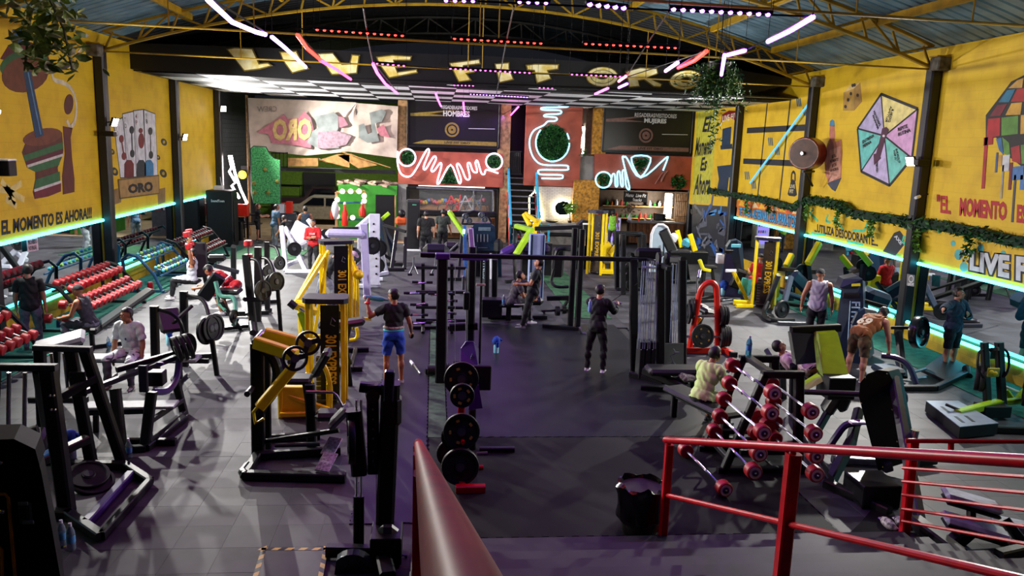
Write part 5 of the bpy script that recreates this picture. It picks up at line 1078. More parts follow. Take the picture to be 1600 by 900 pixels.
t.b('forearm', D(458,574, pY-.3), D(405,637, pY-.45),.11, YEL,.13); t.a('handle', G().tube([D(404,634, pY-.45), D(396,644, pY-.45), D(399,661, pY-.45), D(412,654, pY-.45)],.022,7), YEL)
t.c('pivot', D(398,535, pY-.05), D(410,520, pY+.4),.045, CHR); t.c('peg', D(452,566, pY-.5), D(474,556, pY-.1),.03, STL); t.c('front_peg', D(386,616, pY-.3), D(396,604, pY),.04, GRY)
weight('black three-spoke plate on the near pivot of the yellow biceps machine', D(461,560, pY-.48),(.35,-.9,.1),.165,.05, spoke=True); weight('black plate on the far pivot of the yellow biceps machine', D(481,536, pY+.15),(.35,-.9,.1),.17,.05, spoke=True)
t.p('seat_pad', D(468,592, pY+.3),(.36,.34,.09), PAD); t.p('back_pad', D(503,566, pY+.4),(.12,.34,.42), PAD,(0,.5,0))
t.b('column', D(484,600, pY+.1), V3((D(488,702, pY+.1).x, pY+.1,0)),.13, BLK, up=(0,1,0)); t.b('column', D(478,595, pY+.2), D(486,650, pY+.2),.1, BLK, up=(0,1,0))
t.p('preacher_pad', D(531,650, pY-.3),(.1,.34,.36), mat('grey vinyl', '#4c5052', .5),(0,.75,0)); t.p('knee_pad', D(511,648, pY),(.3,.3,.12), PAD); t.a('grip_bar', G().tube([D(478,612, pY-.2), D(520,613, pY-.2), D(526,618, pY-.2), D(538,640, pY-.25)],.02,7), STL)
for a in ((512,697),(504,722)): t.a('footplate', G().box(F(a[0]+6, a[1],.2),(.2,.3,.02),(.5,0,-.35),.004), mat('checker aluminium', '#c8c8d4', .3,.9,.3,30), sm=False)
t.b('low_bar', D(412,690,10.5), D(530,672,10.2),.06, BLK2); t.c('sleeve', D(430,696,10.3), D(500,694,10.3),.03, GRY)
t = TW('yellow_bench', 'yellow tubular seat frame under the near weight tower', 'gym machine', V3((-1.9,12.0,0)))
for a, c_ in (((438,653),(440,590)),((513,650),(513,600)),((440,600),(480,585)),((475,645),(478,600))): t.b('upright', F(*a) if a[1] > 640 else D(*a,12), D(*c_,12.0),.06, YEL, up=(0,1,0))
for a, c_ in (((438,648),(514,646)),((440,615),(514,640))): t.b('rail', F(*a,.08) if a[1] > 640 else D(*a,12), D(*c_,11.9),.07, YEL)
t.a('hoop', G().tube(curve_pts([D(505,570,12.0), D(512,585,12), D(516,610,12), D(515,645,12)],4),.04,7), YEL); t.x('yellow_shroud', D(462,622,12.1),(.5,.3,.45), YEL)
t = TW('preacher_bench', 'black preacher seat with a tilted pad right of the near weight tower', 'bench', V3((-1.05,13.0,0)))
t.p('arm_pad', D(548,504,13.6),(.5,.3,.12), mat('pale edged vinyl', '#24252a', .35),(0,-.15,.1)); t.p('back_pad', D(512,492,13.4),(.1,.32,.5), PAD,(0,.55,0)); t.b('post', D(545,510,13.5), D(535,560,13.3),.1, BLK, up=(0,1,0)); t.b('strut', D(530,520,13.4), D(548,570,13.3),.07, BLK, up=(0,1,0))
t.b('foot', F(520,577,.05), F(566,576,.05),.1, BLK); t.b('foot', F(540,547,.05), F(576,546,.05),.1, BLK); t.b('spine', F(548,577,.08), F(556,546,.08),.08, BLK); t.b('post', D(540,545,13.3), V3((D(545,577,13.4).x,13.6,0)),.09, BLK, up=(0,1,0))
# ---- 6 second yellow machine behind
banner_tower('yellow and black weight tower of the far triceps machine', V3((-2.1,17.7,0)), V3((-2.42,17.7,0)), V3((-1.86,17.9,0)),1.98, '301 EXPRESS')
t = TW('triceps_machine', 'yellow lever machine with long slanting arms behind the near weight tower', 'gym machine', V3((-2.7,17.4,0)))
for a, c_ in ((D(514,392,17.6), D(466,468,17.0)),(D(502,398,17.7), D(462,472,17.2)),(D(465,470,17.0), D(490,478,16.8))): t.b('long_arm', a, c_,.075, YEL)
t.b('post', D(512,395,17.5), V3((-2.62,17.5,0)),.07, YEL, up=(0,1,0)); t.a('cross_head', G().box(D(478,482,16.8),(.5,.2,.16),(0,.3,0),.03), YEL, sm=False); t.c('roller', D(452,472,16.6), D(462,480,16.6),.08, PAD); t.c('chrome_peg', D(468,482,16.5), D(485,492,16.5),.03, CHR)
t.a('lime_arm', G().slab([D(464,490,16.6), D(474,486,16.6), D(484,520,16.6), D(478,530,16.6)],(0,.08,0)), LIM, sm=False); t.b('short_post', D(468,480,16.9), V3((D(470,545,16.6).x,16.6,0)),.07, YEL, up=(0,1,0)); t.b('base_beam', V3((-3.2,16.6,.05)), V3((-1.9,17.2,.05)),.09, YEL)
for k in range(4): t.b('guard_rod', D(546+4*k,392+8*k,18.1), V3((D(546+4*k,540,18.1).x,18.1,.2)),.045, YEL, up=(0,1,0))
t.a('guard_hoop', G().tube(curve_pts([D(545,395,18), D(556,420,18), D(559,450,18), D(559,500,18)],4),.03,7), YEL); t.a('yellow_counterweight', G().ell(D(560,429,17.9),.12), YEL); t.b('guard_base', V3((-1.95,18.1,.2)), V3((-1.4,18.1,.2)),.07, YEL)
t.a('foot_hoop', G().tube(curve_pts([D(540,532,16.4), D(555,530,16.4), D(559,522,16.4), D(557,512,16.4)],4),.04,7), YEL)
# ---- 7 white and lavender machines
t = TW('white_press', 'white frame press machine with a dark plate behind the red sweatshirt man', 'gym machine', V3((-4.3,26.5,0)))
for a, c_ in ((D(440,354,26.8), F(447,424)),(D(446,356,27.3), F(478,424)),(D(482,344,27.5), D(511,384,26.6)),(D(508,380,26.6), F(505,425))): t.b('white_post', a, c_,.14, WHT, up=(0,1,0))
for a, c_ in ((F(445,424,.06), F(478,424,.06)),(D(449,414,26.3), D(474,403,26.6)),(D(450,392,26.5), D(478,377,26.8)),(F(478,424,.06), F(508,424,.06))): t.b('white_beam', a, c_,.12, WHT if a.z < .9 else GRY)
t.p('back_pad', D(468,365,27),(.6,.15,.8), WHT,(.3,.5,0)); weight('dark plate with a pale ring on the white press', D(460,389,26.3),(.3,-.95,0),.23); weight('dark plate at the right of the white press', D(508,368,27),(.7,-.7,0),.23)
t = TW('lavender_machine', 'lavender painted press with a tall post left of the speaker tower', 'gym machine', V3((-2.0,22.5,0)))
t.b('tall_post', D(568,350,21.3), F(574,467),.2, LAV,.16, up=(0,1,0)); t.p('top_arm', D(540,365,21.3),(1.05,.35,.22), LAV); t.b('arm_cap', D(520,358,21.6), D(560,357,21.6),.1, BLK)
t.x('perforated_panel', D(585,390,22.6),(.3,.16,2.05), WHT)
for py in (350,362,372,392,404,416,428): t.a('panel_hole', G().lathe([(.03,0),(.03,.01)], D(584 if py % 4 else 588, py,22.5),(0,-1,0),8), BLK)
t.b('white_strut', D(580,338,23.5), D(555,360,22.5),.14, WHT); t.b('white_leg', D(593,378,24.5), F(604,426),.12, WHT, up=(0,1,0)); t.b('white_base', F(585,430,.06), F(605,426,.06),.12, WHT); t.b('white_base', F(558,447,.06), F(594,446,.06),.12, WHT); t.b('white_base', F(565,436,.06), F(598,436,.06),.1, WHT); t.b('white_post', D(562,362,22.8), F(562,446),.12, WHT, up=(0,1,0)); t.p('seat_pad', D(553,400,22.6),(.4,.4,.5), PAD)
weight('dark plate on the lavender press', D(582,384,22.2),(.35,-.9,0),.25); weight('second dark plate on the lavender press', D(592,388,22.6),(.35,-.9,0),.25); weight('lower dark plate on the lavender press', D(590,415,23),(.35,-.9,0),.22)
t = TW('leg_press', 'black leg press with lime and blue pads left of the grey speaker tower', 'gym machine', V3((-1.9,28.3,0)))
for a, c_ in ((D(620,362,28), F(612,420)),(D(598,350,28.6), D(612,410,28)),(D(634,372,28), F(632,421)),(D(600,395,28), F(590,415))): t.b('upright', a, c_,.12, BLK, up=(0,1,0))
for a, c_ in ((F(596,421,.06), F(632,421,.06)),(F(590,412,.06), F(632,413,.06)),(D(600,352,28.4), D(634,362,28)),(D(600,398,28), D(618,410,28))): t.b('frame_beam', a, c_,.1, BLK)
t.p('back_pad', D(600,365,28.6),(.35,.2,1.5), NAVY,(0,-.5,0)); t.b('lime_rail', D(588,350,28.8), D(608,333,28.8),.14, LIM); t.b('lime_rail', D(590,362,28.8), D(607,382,28.5),.1, LIM)
# ---- 8 centre cable crossover
t = TW('cable_crossover', 'tall black cable crossover with an overhead beam across the lifting mat', 'gym machine', V3((2.6,14.4,0)))
pA, pB = F(688,598), F(734,566)
zA = D(688,400, pA.y).z
t.b('upright', pA, V3((pA.x, pA.y, zA)),.19, BLK,.14, up=(0,1,0)); t.b('upright', pB, V3((pB.x, pB.y, zA)),.15, BLK, up=(0,1,0)); t.x('purple_cap', V3((pA.x, pA.y, zA)),(.26,.2,.1), PUR); t.b('pale_post_top', V3((pB.x, pB.y, zA-.1)), V3((pB.x-.05, pB.y, zA+.35)),.1, LAV)
a0, a1 = D(662,402, pA.y+.2), D(1012,406,14.6)
t.b('overhead_beam', V3((pA.x-.4, pA.y+.1, zA+.0)), V3((a1.x, a1.y, a1.z)),.1, BLK,.08); t.b('overhead_beam', a1, D(1046,420,13.8),.1, BLK,.08)
t.x('name_plate', D(742,402,14.6),(.5,.05,.12), mat('violet plate', '#5a3f9a', .4))
t.b('low_cross_beam', D(702,511, pB.y), D(746,509, pB.y),.15, BLK); t.b('foot_beam', F(664,580,.06), F(735,575,.06),.11, BLK,.1); t.c('foot_roller', F(668,578,.12), F(680,578,.12),.09, RUB); t.c('foot_roller', F(690,574,.12), F(702,574,.12),.09, RUB); t.c('foot_roller', F(708,570,.12), F(718,570,.12),.08, RUB)
t.a('shield', G().slab([F(720,576), F(748,576), D(748,545,14.9), D(740,534,14.9), D(728,534,14.9), D(720,545,14.9)],(0,.06,0)), PUR, sm=False); t.a('clip', G().tube([D(738,552,14.8), D(735,560,14.8), D(741,560,14.8)],.012,5, True), CHR)
t.c('slide_rod', D(753,404,14.6), F(749,568),.025, BLK2); t.c('slide_rod', D(729,420,15), D(729,535,15),.02, STL); t.x('pulley_block', D(729,470,15),(.12,.14,.34), BLK); t.x('pale_tag', D(751,445,14.6),(.18,.02,.05), mat('pale tag', '#b9b4a0', .5)); t.x('pale_clamp', D(724,442,15),(.06,.06,.28), STL)
for px in (699,711): t.c('cable', D(px,410,14.2), D(px,570,14.2),.006, STL,5)
rp = [(990,405,582,14.3),(1032,412,592,13.9),(1066,406,573,14.9),(1043,408,552,15.8)]
for px, y0, y1, Yv in rp: p_ = F(px, y1); t.b('upright', p_, V3((D(px, y0, p_.y).x, p_.y, D(px, y0, p_.y).z)),.15, BLK, up=(0,1,0))
for k, px in enumerate((1004,1011,1018,1026)):
    for dx in (0,3): t.c('cable', D(px+dx,408,14.1), D(px+dx-8+k,545,14.0),.009, CABLE,5)
for px in (1052,1057,1060): t.c('cable', D(px,412,15.2), D(px-5,535,15.1),.009, CABLE,5)
t.b('rear_beam', D(1040,406,15.8), D(1068,406,14.9),.12, BLK); t.b('pale_tube', D(1003,417,14.2), D(1026,419,14.0),.04, STL)
for k in range(3): t.x('stack', V3((D(1000+9*k,575,14.1).x,14.15,.38)),(.09,.3,.72), BLK2); t.x('stack_pin', V3((D(1000+9*k,570,14.0).x,13.98,.6)),(.02,.03,.02), CHR)
t.a('front_plate', G().slab([F(1034,590), F(1068,577), D(1068,537,14.7), D(1034,537,14.1)],(.02,.05,0)), BLK, sm=False)
lg = [(1052,545),(1056,552),(1048,556),(1052,566),(1044,572)]; t.a('figure_emblem', G().tube([D(px, py,14.3) for px, py in lg],.012,5), STL); t.a('figure_emblem', G().tube([D(1052,550,14.3), D(1062,551,14.3)],.012,5), STL); t.a('figure_emblem', G().tube([D(1052,566,14.3), D(1060,574,14.3)],.012,5), STL)
t.b('foot_beam', F(985,585,.05), F(1036,596,.05),.12, BLK); t.b('foot_beam', F(1036,596,.05), F(1070,576,.05),.1, BLK); t.p('pulley_head', D(1014,396,14.8),(.55,.15,.22), PAD)
for px in (1027,1040): t.c('pulley', D(px,404,14.2), D(px+4,404,14.2),.12, IRON)
# attachment rack behind the left upright
t = TW('attachment_rack', 'black rack hung with chrome cable handles behind the crossover upright', 'rack', V3((-.2,17.8,0)))
for px in (661,706): t.b('upright', D(px,412,17.8), F(px,512),.08, BLK, up=(0,1,0))
for py in (418,456,480,500): t.b('shelf_bar', D(650, py,17.8), D(728, py+1,17.8),.07, BLK2)
t.p('top_box', D(681,392,18.2),(.62,.3,.32), PAD); t.b('foot', F(645,512,.04), F(730,512,.04),.08, BLK); t.b('foot', F(661,520,.04), F(661,500,.04),.07, BLK); t.b('foot', F(706,520,.04), F(706,500,.04),.07, BLK)
for i,(px, py, L_) in enumerate(((652,492,26),(690,503,40),(655,504,30),(697,490,24),(648,458,26),(690,459,34),(700,470,22),(655,476,20),(660,441,24))):
    h_ = Th('grip_bar', ORD[i]+' chrome grip bar from the low left on the attachment rack', 'handle bar', D(px, py,17.6), group='chrome handles on the attachment rack'); l_ = L_/1224*17.6
    h_.c('bar', (-l_/2,0,-.02*(i % 3)),(l_/2,0,.03*(i % 2)),.022, CHR); h_.c('grip', (-l_/2-.06,0,0),(-l_/2+.08,0,0),.032, BLK); h_.c('grip', (l_/2-.08,0,0),(l_/2+.06,0,0),.032, BLK)
for px in (646,680): h_ = Th('rope_grip', ['black rope handle hanging left of the crossover top', 'short steel strap hanging at the crossover top'][px > 660], 'handle', D(px,425,18)); h_.t('strap', [(0,0,.35),(0,0,.15),(-.09,0,-.05)],.02, STL); h_.t('strap', [(0,0,.15),(.09,0,-.05)],.02, STL); h_.c('grip', (-.13,0,-.06),(-.03,0,-.06),.03, BLK)
# ---- 9 column and bench past the mat
t = TW('lat_column', 'black twin cable column at the right end of the lifting mat', 'gym machine', V3((3.5,18.6,0)))
p_ = F(891,512); q_ = F(902,516)
for p in (p_, q_): t.b('upright', p, V3((p.x, p.y,2.42)),.13, BLK, up=(0,1,0))
t.b('overhead_beam', V3((2.5,19.1,2.3)), V3((3.6,18.6,2.42)),.1, BLK); t.a('arch', G().tube(curve_pts([D(868,402,19), D(872,391,19), D(885,389,19), D(905,390,18.7)],4),.05,7), BLK)
for dx in (.2,.28): t.c('cable', V3((p_.x+dx-.02,18.5,2.3)), V3((p_.x+dx-.02,18.5,.6)),.008, CABLE,5)
t.b('foot_beam', F(848,509,.05), F(905,514,.05),.09, BLK); t.b('bench_beam', D(855,466,18.9), D(895,465,18.7),.12, BLK); t.b('strut', D(888,468,18.8), F(878,485),.07, BLK, up=(0,1,0)); t.a('stirrup', G().tube([F(906,512,.25), F(908,520,.03), F(918,521,.03)],.025,6), STL)
t.p('tall_pad', D(872,410,19.4),(.3,.14,.8), PAD,(.2,0,0)); t.a('curved_leg', G().tube(curve_pts([D(866,420,19.4), D(862,440,19.4), D(870,448,19.2), D(888,448,19.2)],4),.04,7), BLK)
t = TW('dumbbell_pair_stand', 'low black stand with round weights beyond the standing man in black', 'rack', V3((3.2,19.6,0))); t.b('beam', F(846,486,.3), F(890,484,.3),.06, GRY); t.b('leg', F(850,487,.3), F(850,490),.05, BLK, up=(0,1,0)); t.b('leg', F(886,485,.3), F(886,488),.05, BLK, up=(0,1,0)); t.c('disc', F(868,486,.3), F(874,486,.3),.12, IRON); t.c('disc', F(878,484,.3), F(884,484,.3),.1, IRON)
# ---- 10 red plate tree with plates, and the near slim red one
t = TW('plate_tree', 'bright red arched plate rack loaded with black plates', 'rack', V3((6.0,16.2,0)))
pts = [F(1077,546), D(1086,500,16.3), D(1093,460,16.3), D(1100,446,16.25), D(1110,441,16.2), D(1118,447,16.2), D(1120,462,16.2), D(1121,500,16.2), F(1121,546)]
t.a('arched_frame', G().tube(curve_pts(pts,5),.065,9), REDP); t.b('foot_beam', F(1068,548,.05), F(1124,547,.05),.12, REDP); t.b('foot_beam', F(1120,542,.05), F(1146,554,.05),.12, REDP); t.x('end_cap', F(1146,554,.05),(.16,.1,.12), BLK)
for py in (494,526): t.c('peg', D(1070, py,16.3), D(1136, py,16.2),.03, CHR)
t.c('front_peg', D(1098,522,16.2), D(1097,526,15.8),.03, CHR)
for k in range(3): weight(['inner', 'middle', 'outer'][k]+' plate on the upper right peg of the bright red rack', D(1126+4.5*k,493,16.2),(1,-.12,0),.23-.01*k,.05, RUB, 'plates on the upper right peg of the red rack')
for k in range(4): weight(['innermost', 'second', 'third', 'outermost'][k]+' plate on the lower right peg of the bright red rack', D(1126+4*k,525,16.2),(1,-.12,0),.26-.01*k,.05, RUB, 'plates on the lower right peg of the red rack')
for k in range(2): weight(['inner', 'outer'][k]+' plate on the upper left peg of the bright red rack', D(1081-5*k,482+8*k,16.3),(1,-.12,0),.23,.05, RUB)
for k in range(2): weight(['front', 'rear'][k]+' plate on the middle peg inside the bright red rack', D(1098,525,15.85+.09*k),(.15,-1,.15),.26,.06, RUB, marks=k == 0)
t = TW('roman_chair', 'small black padded bench standing behind the bright red plate rack', 'bench', V3((5.9,16.9,0))); t.p('thigh_pad', D(1096,480,17),(.32,.3,.14), PAD,(.2,.2,.5)); t.p('thigh_pad', D(1104,486,16.8),(.32,.3,.14), PAD,(.2,.2,.5)); t.b('spine', D(1100,488,16.9), F(1078,540),.08, BLK, up=(0,1,0)); t.x('yellow_tag', D(1091,500,16.6),(.1,.05,.16), YEL,(0,.6,0)); t.b('foot', F(1075,541,.04), F(1108,535,.04),.08, BLK)
t = TW('plate_tree', 'slim red plate tree with four plates in the foreground centre', 'rack', V3((.5,9.8,0)))
c0 = V3((.5,9.9,0)); xx = D(722,600,9.9).x
t.b('mast', V3((xx,9.95,.02)), D(722,572,9.95),.09, RED, up=(0,1,0)); t.b('foot_beam', F(712,764,.05), F(758,763,.05),.1, RED); t.b('foot_beam', F(722,764,.05), F(722,728,.05),.09, RED)
for py, Yv in ((593,9.6),(615,9.45),(668,9.6),(725,9.55)): p = D(721, py,9.95); t.c('peg', p, p+V3((0,-.55,0)),.025, RED)
for a, c_ in (((690,730),(755,730)),): t.c('side_peg', D(*a,9.9), D(*c_,9.9),.03, RED)
weight('upper rear black plate on the slim red plate tree', D(721,592,9.75),(.05,-1,.05),.225,.05, marks=True); weight('small black plate in front near the top of the slim red plate tree', D(722,618,9.4),(.05,-1,.05),.155,.06, marks=True)
weight('large gold-marked plate in the middle of the slim red plate tree', D(721,674,9.5),(.05,-1,.1),.235,.06, marks=True); weight('bottom black plate with a deep dish on the slim red plate tree', D(719,729,9.35),(.05,-1,.1),.24,.08); weight('hidden rear plate in the middle of the slim red plate tree', D(713,682,9.75),(.05,-1,.05),.2,.05); weight('rear plate at the foot of the slim red plate tree', D(705,708,10.1),(.05,-1,.05),.2,.05)
t = TW('step_platform', 'black square pad with a purple leg behind the slim red plate tree', 'platform', V3((.95,10.6,0))); t.x('pad', D(740,590,10.8),(.5,.06,.38), PAD,(.1,0,0)); t.a('purple_panel', G().slab([D(735,605,10.6), D(748,602,10.6), D(754,638,10.6), D(732,640,10.6)],(0,.05,0)), PUR, sm=False); t.b('post', D(738,640,10.6), V3((D(738,690,10.6).x,10.6,0)),.1, BLK, up=(0,1,0)); t.c('side_peg', D(745,710,10.4), D(762,709,10.4),.035, GRY); t.c('side_peg', D(690,708,10.4), D(706,708,10.4),.035, GRY); t.b('foot', V3((.7,10.5,.04)), V3((1.2,10.5,.04)),.08, BLK)
# ---- 11 press tower in the foreground centre
t = TW('pulldown_machine', 'tall black plate machine standing in the near foreground beside the hazard mat', 'gym machine', V3((-.5,7.9,0)))
Yb = 7.85
t.b('main_post', D(611,598, Yb), V3((D(600,860, Yb).x, Yb,0)),.19, BLK,.2, up=(0,1,0)); t.x('top_plate', D(608,603, Yb-.15),(.1,.08,.34), mat('purple light tinted plate', '#2c2440', .25),(.15,.05,0)); t.p('side_pad', D(620,640, Yb),(.1,.2,.32), PAD)  # top plate is coloured violet to carry the purple light falling on it
t.b('bracket', D(582,600, Yb), D(584,738, Yb),.12, BLK2, up=(0,1,0)); t.b('top_arm', D(562,604, Yb), D(606,610, Yb),.1, BLK); t.a('cam_disc', G().lathe([(.07,-.04),(.07,.04)], D(582,618, Yb-.05),(.2,-1,0)), BLK)
for px in (557,564): t.c('guide_rod', D(px,625, Yb), D(px,795, Yb),.014, CHR,8); t.c('sleeve', D(px,775, Yb-.02), V3((D(px,868, Yb).x, Yb-.02,.02)),.035, BLK)
for py in (640,655,670,685,705,720): t.a('bolt', G().ell(D(583, py, Yb-.07),.012,6,4), STL)
t.b('carriage', D(553,640, Yb), D(562,740, Yb),.16, BLK, up=(0,1,0)); t.c('cable', D(588,740, Yb), D(588,828, Yb),.005, STL,5); t.a('cable_end', G().ell(D(588,825, Yb-.02),(.012,.012,.03)), GOLD)
weight('black plate loaded edge-on on the foreground machine', D(549,690, Yb-.1),(1,.15,0),.23,.07)
t.p('seat_pad', D(606,838, Yb-.2),(.24,.2,.28), mat('dark seat vinyl', '#232228', .35),(.25,0,0)); t.x('seat_block', V3((D(604,880, Yb-.2).x, Yb-.2,.17)),(.32,.4,.3), BLK); t.b('base_beam', F(510,860,.08), F(600,862,.08),.12, BLK); t.b('base_beam', F(596,862,.08), F(606,905,.08),.16, BLK)
t.a('curved_guard', G().slab(arc(D(550,898,7.35),.22,.2, PI*.75,8,(1,0,0),(0,0,1))+[D(520,915,7.35), D(560,915,7.35)],(0,.12,0)), mat('steel guard', '#30343c', .25,.6), sm=False)
t.a('rear_handle', G().tube([D(622,866, Yb-.2), D(634,868, Yb-.2), D(637,890, Yb-.2), D(628,893, Yb-.2)],.015,6), GRY)
m_ = tag(ob('hazard_mat', G().slab([F(409,860), F(513,860), F(503,915), F(392,915)],(0,0,.03)), mat('dark mat', '#26242c', .5), sm=False), 'dark step mat edged with yellow and black hazard tape', 'mat')
for i in range(26):
    P_ = [F(409,860), F(513,860)] if i < 10 else ([F(513,860), F(503,915)] if i < 18 else [F(409,860), F(392,915)]); n = 10 if i < 10 else 8; k = i if i < 10 else (i-10) % 8
    a = P_[0].lerp(P_[1], k/n); c_ = P_[0].lerp(P_[1],(k+1)/n); inn = V3((0,-.05,0)) if i < 10 else V3((-.05,0,0) if i < 18 else (.05,0,0)); sh = (c_-a)*.5
    ob('tape_stripe', G().slab([p+V3((0,0,.03)) for p in (a, c_, c_+inn-sh, a+inn-sh)],(0,0,.002)), mat('hazard yellow', '#e0b848', .5) if k % 2 == 0 else BLK, m_, sm=False)
# ================================================================== STAIRS AND RED RAILINGS IN THE FOREGROUND
st = Th('stairs', kind='structure')
TRD2 = mat('stair rubber', '#303036', .6,0,.35,1.5,.1, c2='#1d1d24')
for i in range(17):
    y1 = 7.75-.43*i; t_ = st.x('step', (2.6, y1-.235,.16*(i+1)-.09),(5.5,.47,.18), TRD2, bev=.012)
ob('landing', G().box((2.6,-.9,2.62),(5.5,2.6,.2)), TRD2, kind='structure', sm=False)
RP = lambda y: V3((2.53+.0965*(7.76-y), y,1.25+.366*(7.76-y)))
t = TW('stair_railing', 'glossy red pipe railing descending the stairs at right of centre', 'railing', V3((2.6,7.76,0)))
t.a('handrail', G().tube([RP(7.80), RP(5.5), RP(1.2)],.036,12), RED); t.a('middle_rail', G().tube([RP(7.76)+V3((.03,0,-.63)), RP(1.2)+V3((.03,0,-.63))],.026,10), RED)
for y, zb, w in ((7.76,.0,.085),(5.45,.86,.105),(2.6,1.9,.1)): p = RP(y); t.b('post', V3((p.x+.03, y, zb)), p+V3((.03,0,-.05)), w, RED, up=(0,1,0)); t.c('post_stub', p+V3((.03,0,-.06)), p+V3((.01,0,0)),.022, RED)
LP = lambda y: V3((-.115+.0225*(7.5-y), y,1.33+.372*(7.5-y)))
t = TW('stair_railing', 'near red handrail running from under the camera down the left of the stairs', 'railing', V3((-.1,7.5,0)))
t.a('handrail', G().tube([LP(7.52), LP(4), LP(.25)],.043,16), mat('worn red gloss paint', '#b8020e', .36,0,.12,8,.02, spec=.16)); t.a('middle_rail', G().tube([LP(7.5)+V3((0,0,-.55)), LP(.3)+V3((-.02,0,-.55))],.026,10), RED)
for y, zb in ((7.48,.1),(5.2,.95),(3.0,1.75)): p = LP(y); t.b('post', V3((p.x-.01, y, zb)), p+V3((-.01,0,-.02)),.08, RED, up=(0,1,0))
t = TW('ramp_railing', 'red railing of many thin horizontal bars at the right foreground', 'railing', V3((5.42,7.86,0)))
q0 = V3((5.42,7.86,0)); Q = lambda y: (5.42+.092*(7.86-y))
t.b('post', V3((5.44,7.86,.05)), V3((5.40,7.86,1.2)),.1, RED, up=(0,1,0))
for ya, yb in ((711,719),(731,745),(752,770),(773,797),(795,822),(814,849)):
    a = D(1410, ya,7.84); c_ = D(1600, yb,6.4); t.a('bar', G().tube([a, a+(c_-a)*2.2],.018,8), RED)
t.a('top_rail', G().tube([D(1415,689,7.84), D(1600,690,7.5)],.026,8), RED); t.b('post', D(1486,692,7.7), D(1486,705,7.7),.05, RED, up=(0,1,0))
# litter bin beside the first post
b = F(1005,846); t = Th('litter_bin', 'black litter bin with a crumpled black bag over its rim beside the red post', 'bin', (b.x, b.y+.2,.012))
prof = [(.19,0),(.2,.02),(.225,.3),(.24,.55)]
t.a('bucket', G().lathe(prof,(0,0,0),(0,0,1),22), mat('dull olive bucket', '#2a2a26', .6))
g = G(); n = 40; rows = []
for k,(r, z) in enumerate(((.232,.16),(.262,.2),(.255,.33),(.275,.46),(.285,.57),(.25,.6),(.225,.5),(.19,.22))):
    for i in range(n): a = 2*PI*i/n; rr = r*(1+.045*math.sin(7*a+k)+.03*rng.normal()*.6); g.v.append((rr*math.cos(a), rr*math.sin(a), z+.02*math.sin(5*a+k*2)+.008*rng.normal()))
g.f += [(k*n+i, k*n+(i+1) % n,(k+1)*n+(i+1) % n,(k+1)*n+i) for k in range(7) for i in range(n)]
t.a('bin_bag', g, mat('black bin bag', '#0a0a0c', .22,0,.1))
t.x('paper_scrap', (.2,-.16,.12),(.16,.02,.1), mat('cardboard scrap', '#8a7460', .8),(.1,.1,.3))

# ================================================================== RIGHT SIDE
# ---- EZ bars on their rack
t = TW('barbell_rack', 'black rack for fixed barbells right of the man in lime', 'rack', V3((4.5,10.1,0)))
for y, k in ((9.72,0),(10.5,1)):
    t.b('leg', V3((4.45, y,1.4)), V3((3.98, y,0)),.1, BLK, up=(0,1,0)); t.b('leg', V3((4.92, y,1.4)), V3((5.05, y,0)),.12, BLK, up=(0,1,0)); t.b('top_beam', V3((4.4, y,1.4)), V3((4.98, y,1.4)),.1, BLK); t.b('foot', V3((3.9, y,.04)), V3((5.15, y,.04)),.1, BLK); t.b('cross_tie', V3((4.2, y,.3)), V3((5.0, y,.3)),.07, BLK)
t.b('ridge_beam', V3((4.52,9.72,1.42)), V3((4.52,10.52,1.42)),.12, BLK,.07); t.b('low_tie', V3((4.05,9.72,.2)), V3((4.05,10.5,.2)),.07, BLK); t.b('low_tie', V3((5.0,9.72,.2)), V3((5.0,10.5,.2)),.07, BLK)
LB = [((1147,572),(1204,611),1.3,1),((1142,600),(1200,642),1.1,1),((1133,625),(1188,672),.9,0),((1127,652),(1182,705),.7,1),((1118,675),(1174,733),.5,1),((1073,705),(1128,760),.115,1)]
RB = [((1215,605),(1263,640),1.12,0),((1215,635),(1268,674),.9,0),((1215,662),(1270,708),.66,0),((1225,700),(1270,737),.44,0)]
names = ['topmost curl barbell', 'second curl barbell from the top', 'straight barbell third from the top', 'fourth curl barbell from the top', 'lowest curl barbell'] 
for k,(pa, pb, z, ez) in enumerate(LB+RB):
    a, c_ = F(*pa, z), F(*pb, z)
    if k > 5: a.y = c_.y+1.1; a.x = c_.x+.01
    nm = ('red ended '+names[k]+' on the near side of the rack') if k < 5 else ('red ended curl barbell lying on the floor in front of the rack' if k == 5 else 'red ended straight barbell on the far side of the rack, '+['highest', 'second highest', 'third', 'lowest'][k-6]+' of four')
    t2 = Th('barbell', nm, 'barbell', a); d = c_-a; L = d.length; u = d.normalized(); s = V3((1,0,0)); P = []
    for f_, o_ in ((0,0),(.14,0),(.24,.05),(.34,-.03),(.44,.02),(.5,.04),(.56,.02),(.66,-.03),(.76,.05),(.86,0),(1,0)): P.append(d*f_+(s*.6+V3((0,0,-.6)))*(o_*1.7 if ez else 0))
    t2.a('bar', G().tube(curve_pts(P,3),.016,8), mat('satin chrome', '#b4b4c0', .32,1., 0))
    for e, sg in ((V3((0,0,0)),-1),(d,1)):
        h = t2.a('head', G().lathe([(.03,-.07),(.088,-.07),(.1,-.055),(.1,.055),(.088,.07),(.03,.07)], e+u*sg*.05, u*sg,20), REDR)
        t2.a('pale_ring', G().lathe([(.048,.0705),(.074,.0735),(.074,.06),(.048,.06)], e+u*sg*.05, u*sg,20), mat('pale ring print', '#ecd0c4', .5), h); t2.a('end_cap', G().lathe([(.042,.06),(.042,.078),(.012,.084)], e+u*sg*.05, u*sg,16), mat('violet steel cap', '#54406a', .3,.6), h); t2.a('bolt', G().ell(e+u*sg*.13,.014,8,6), CHR, h)
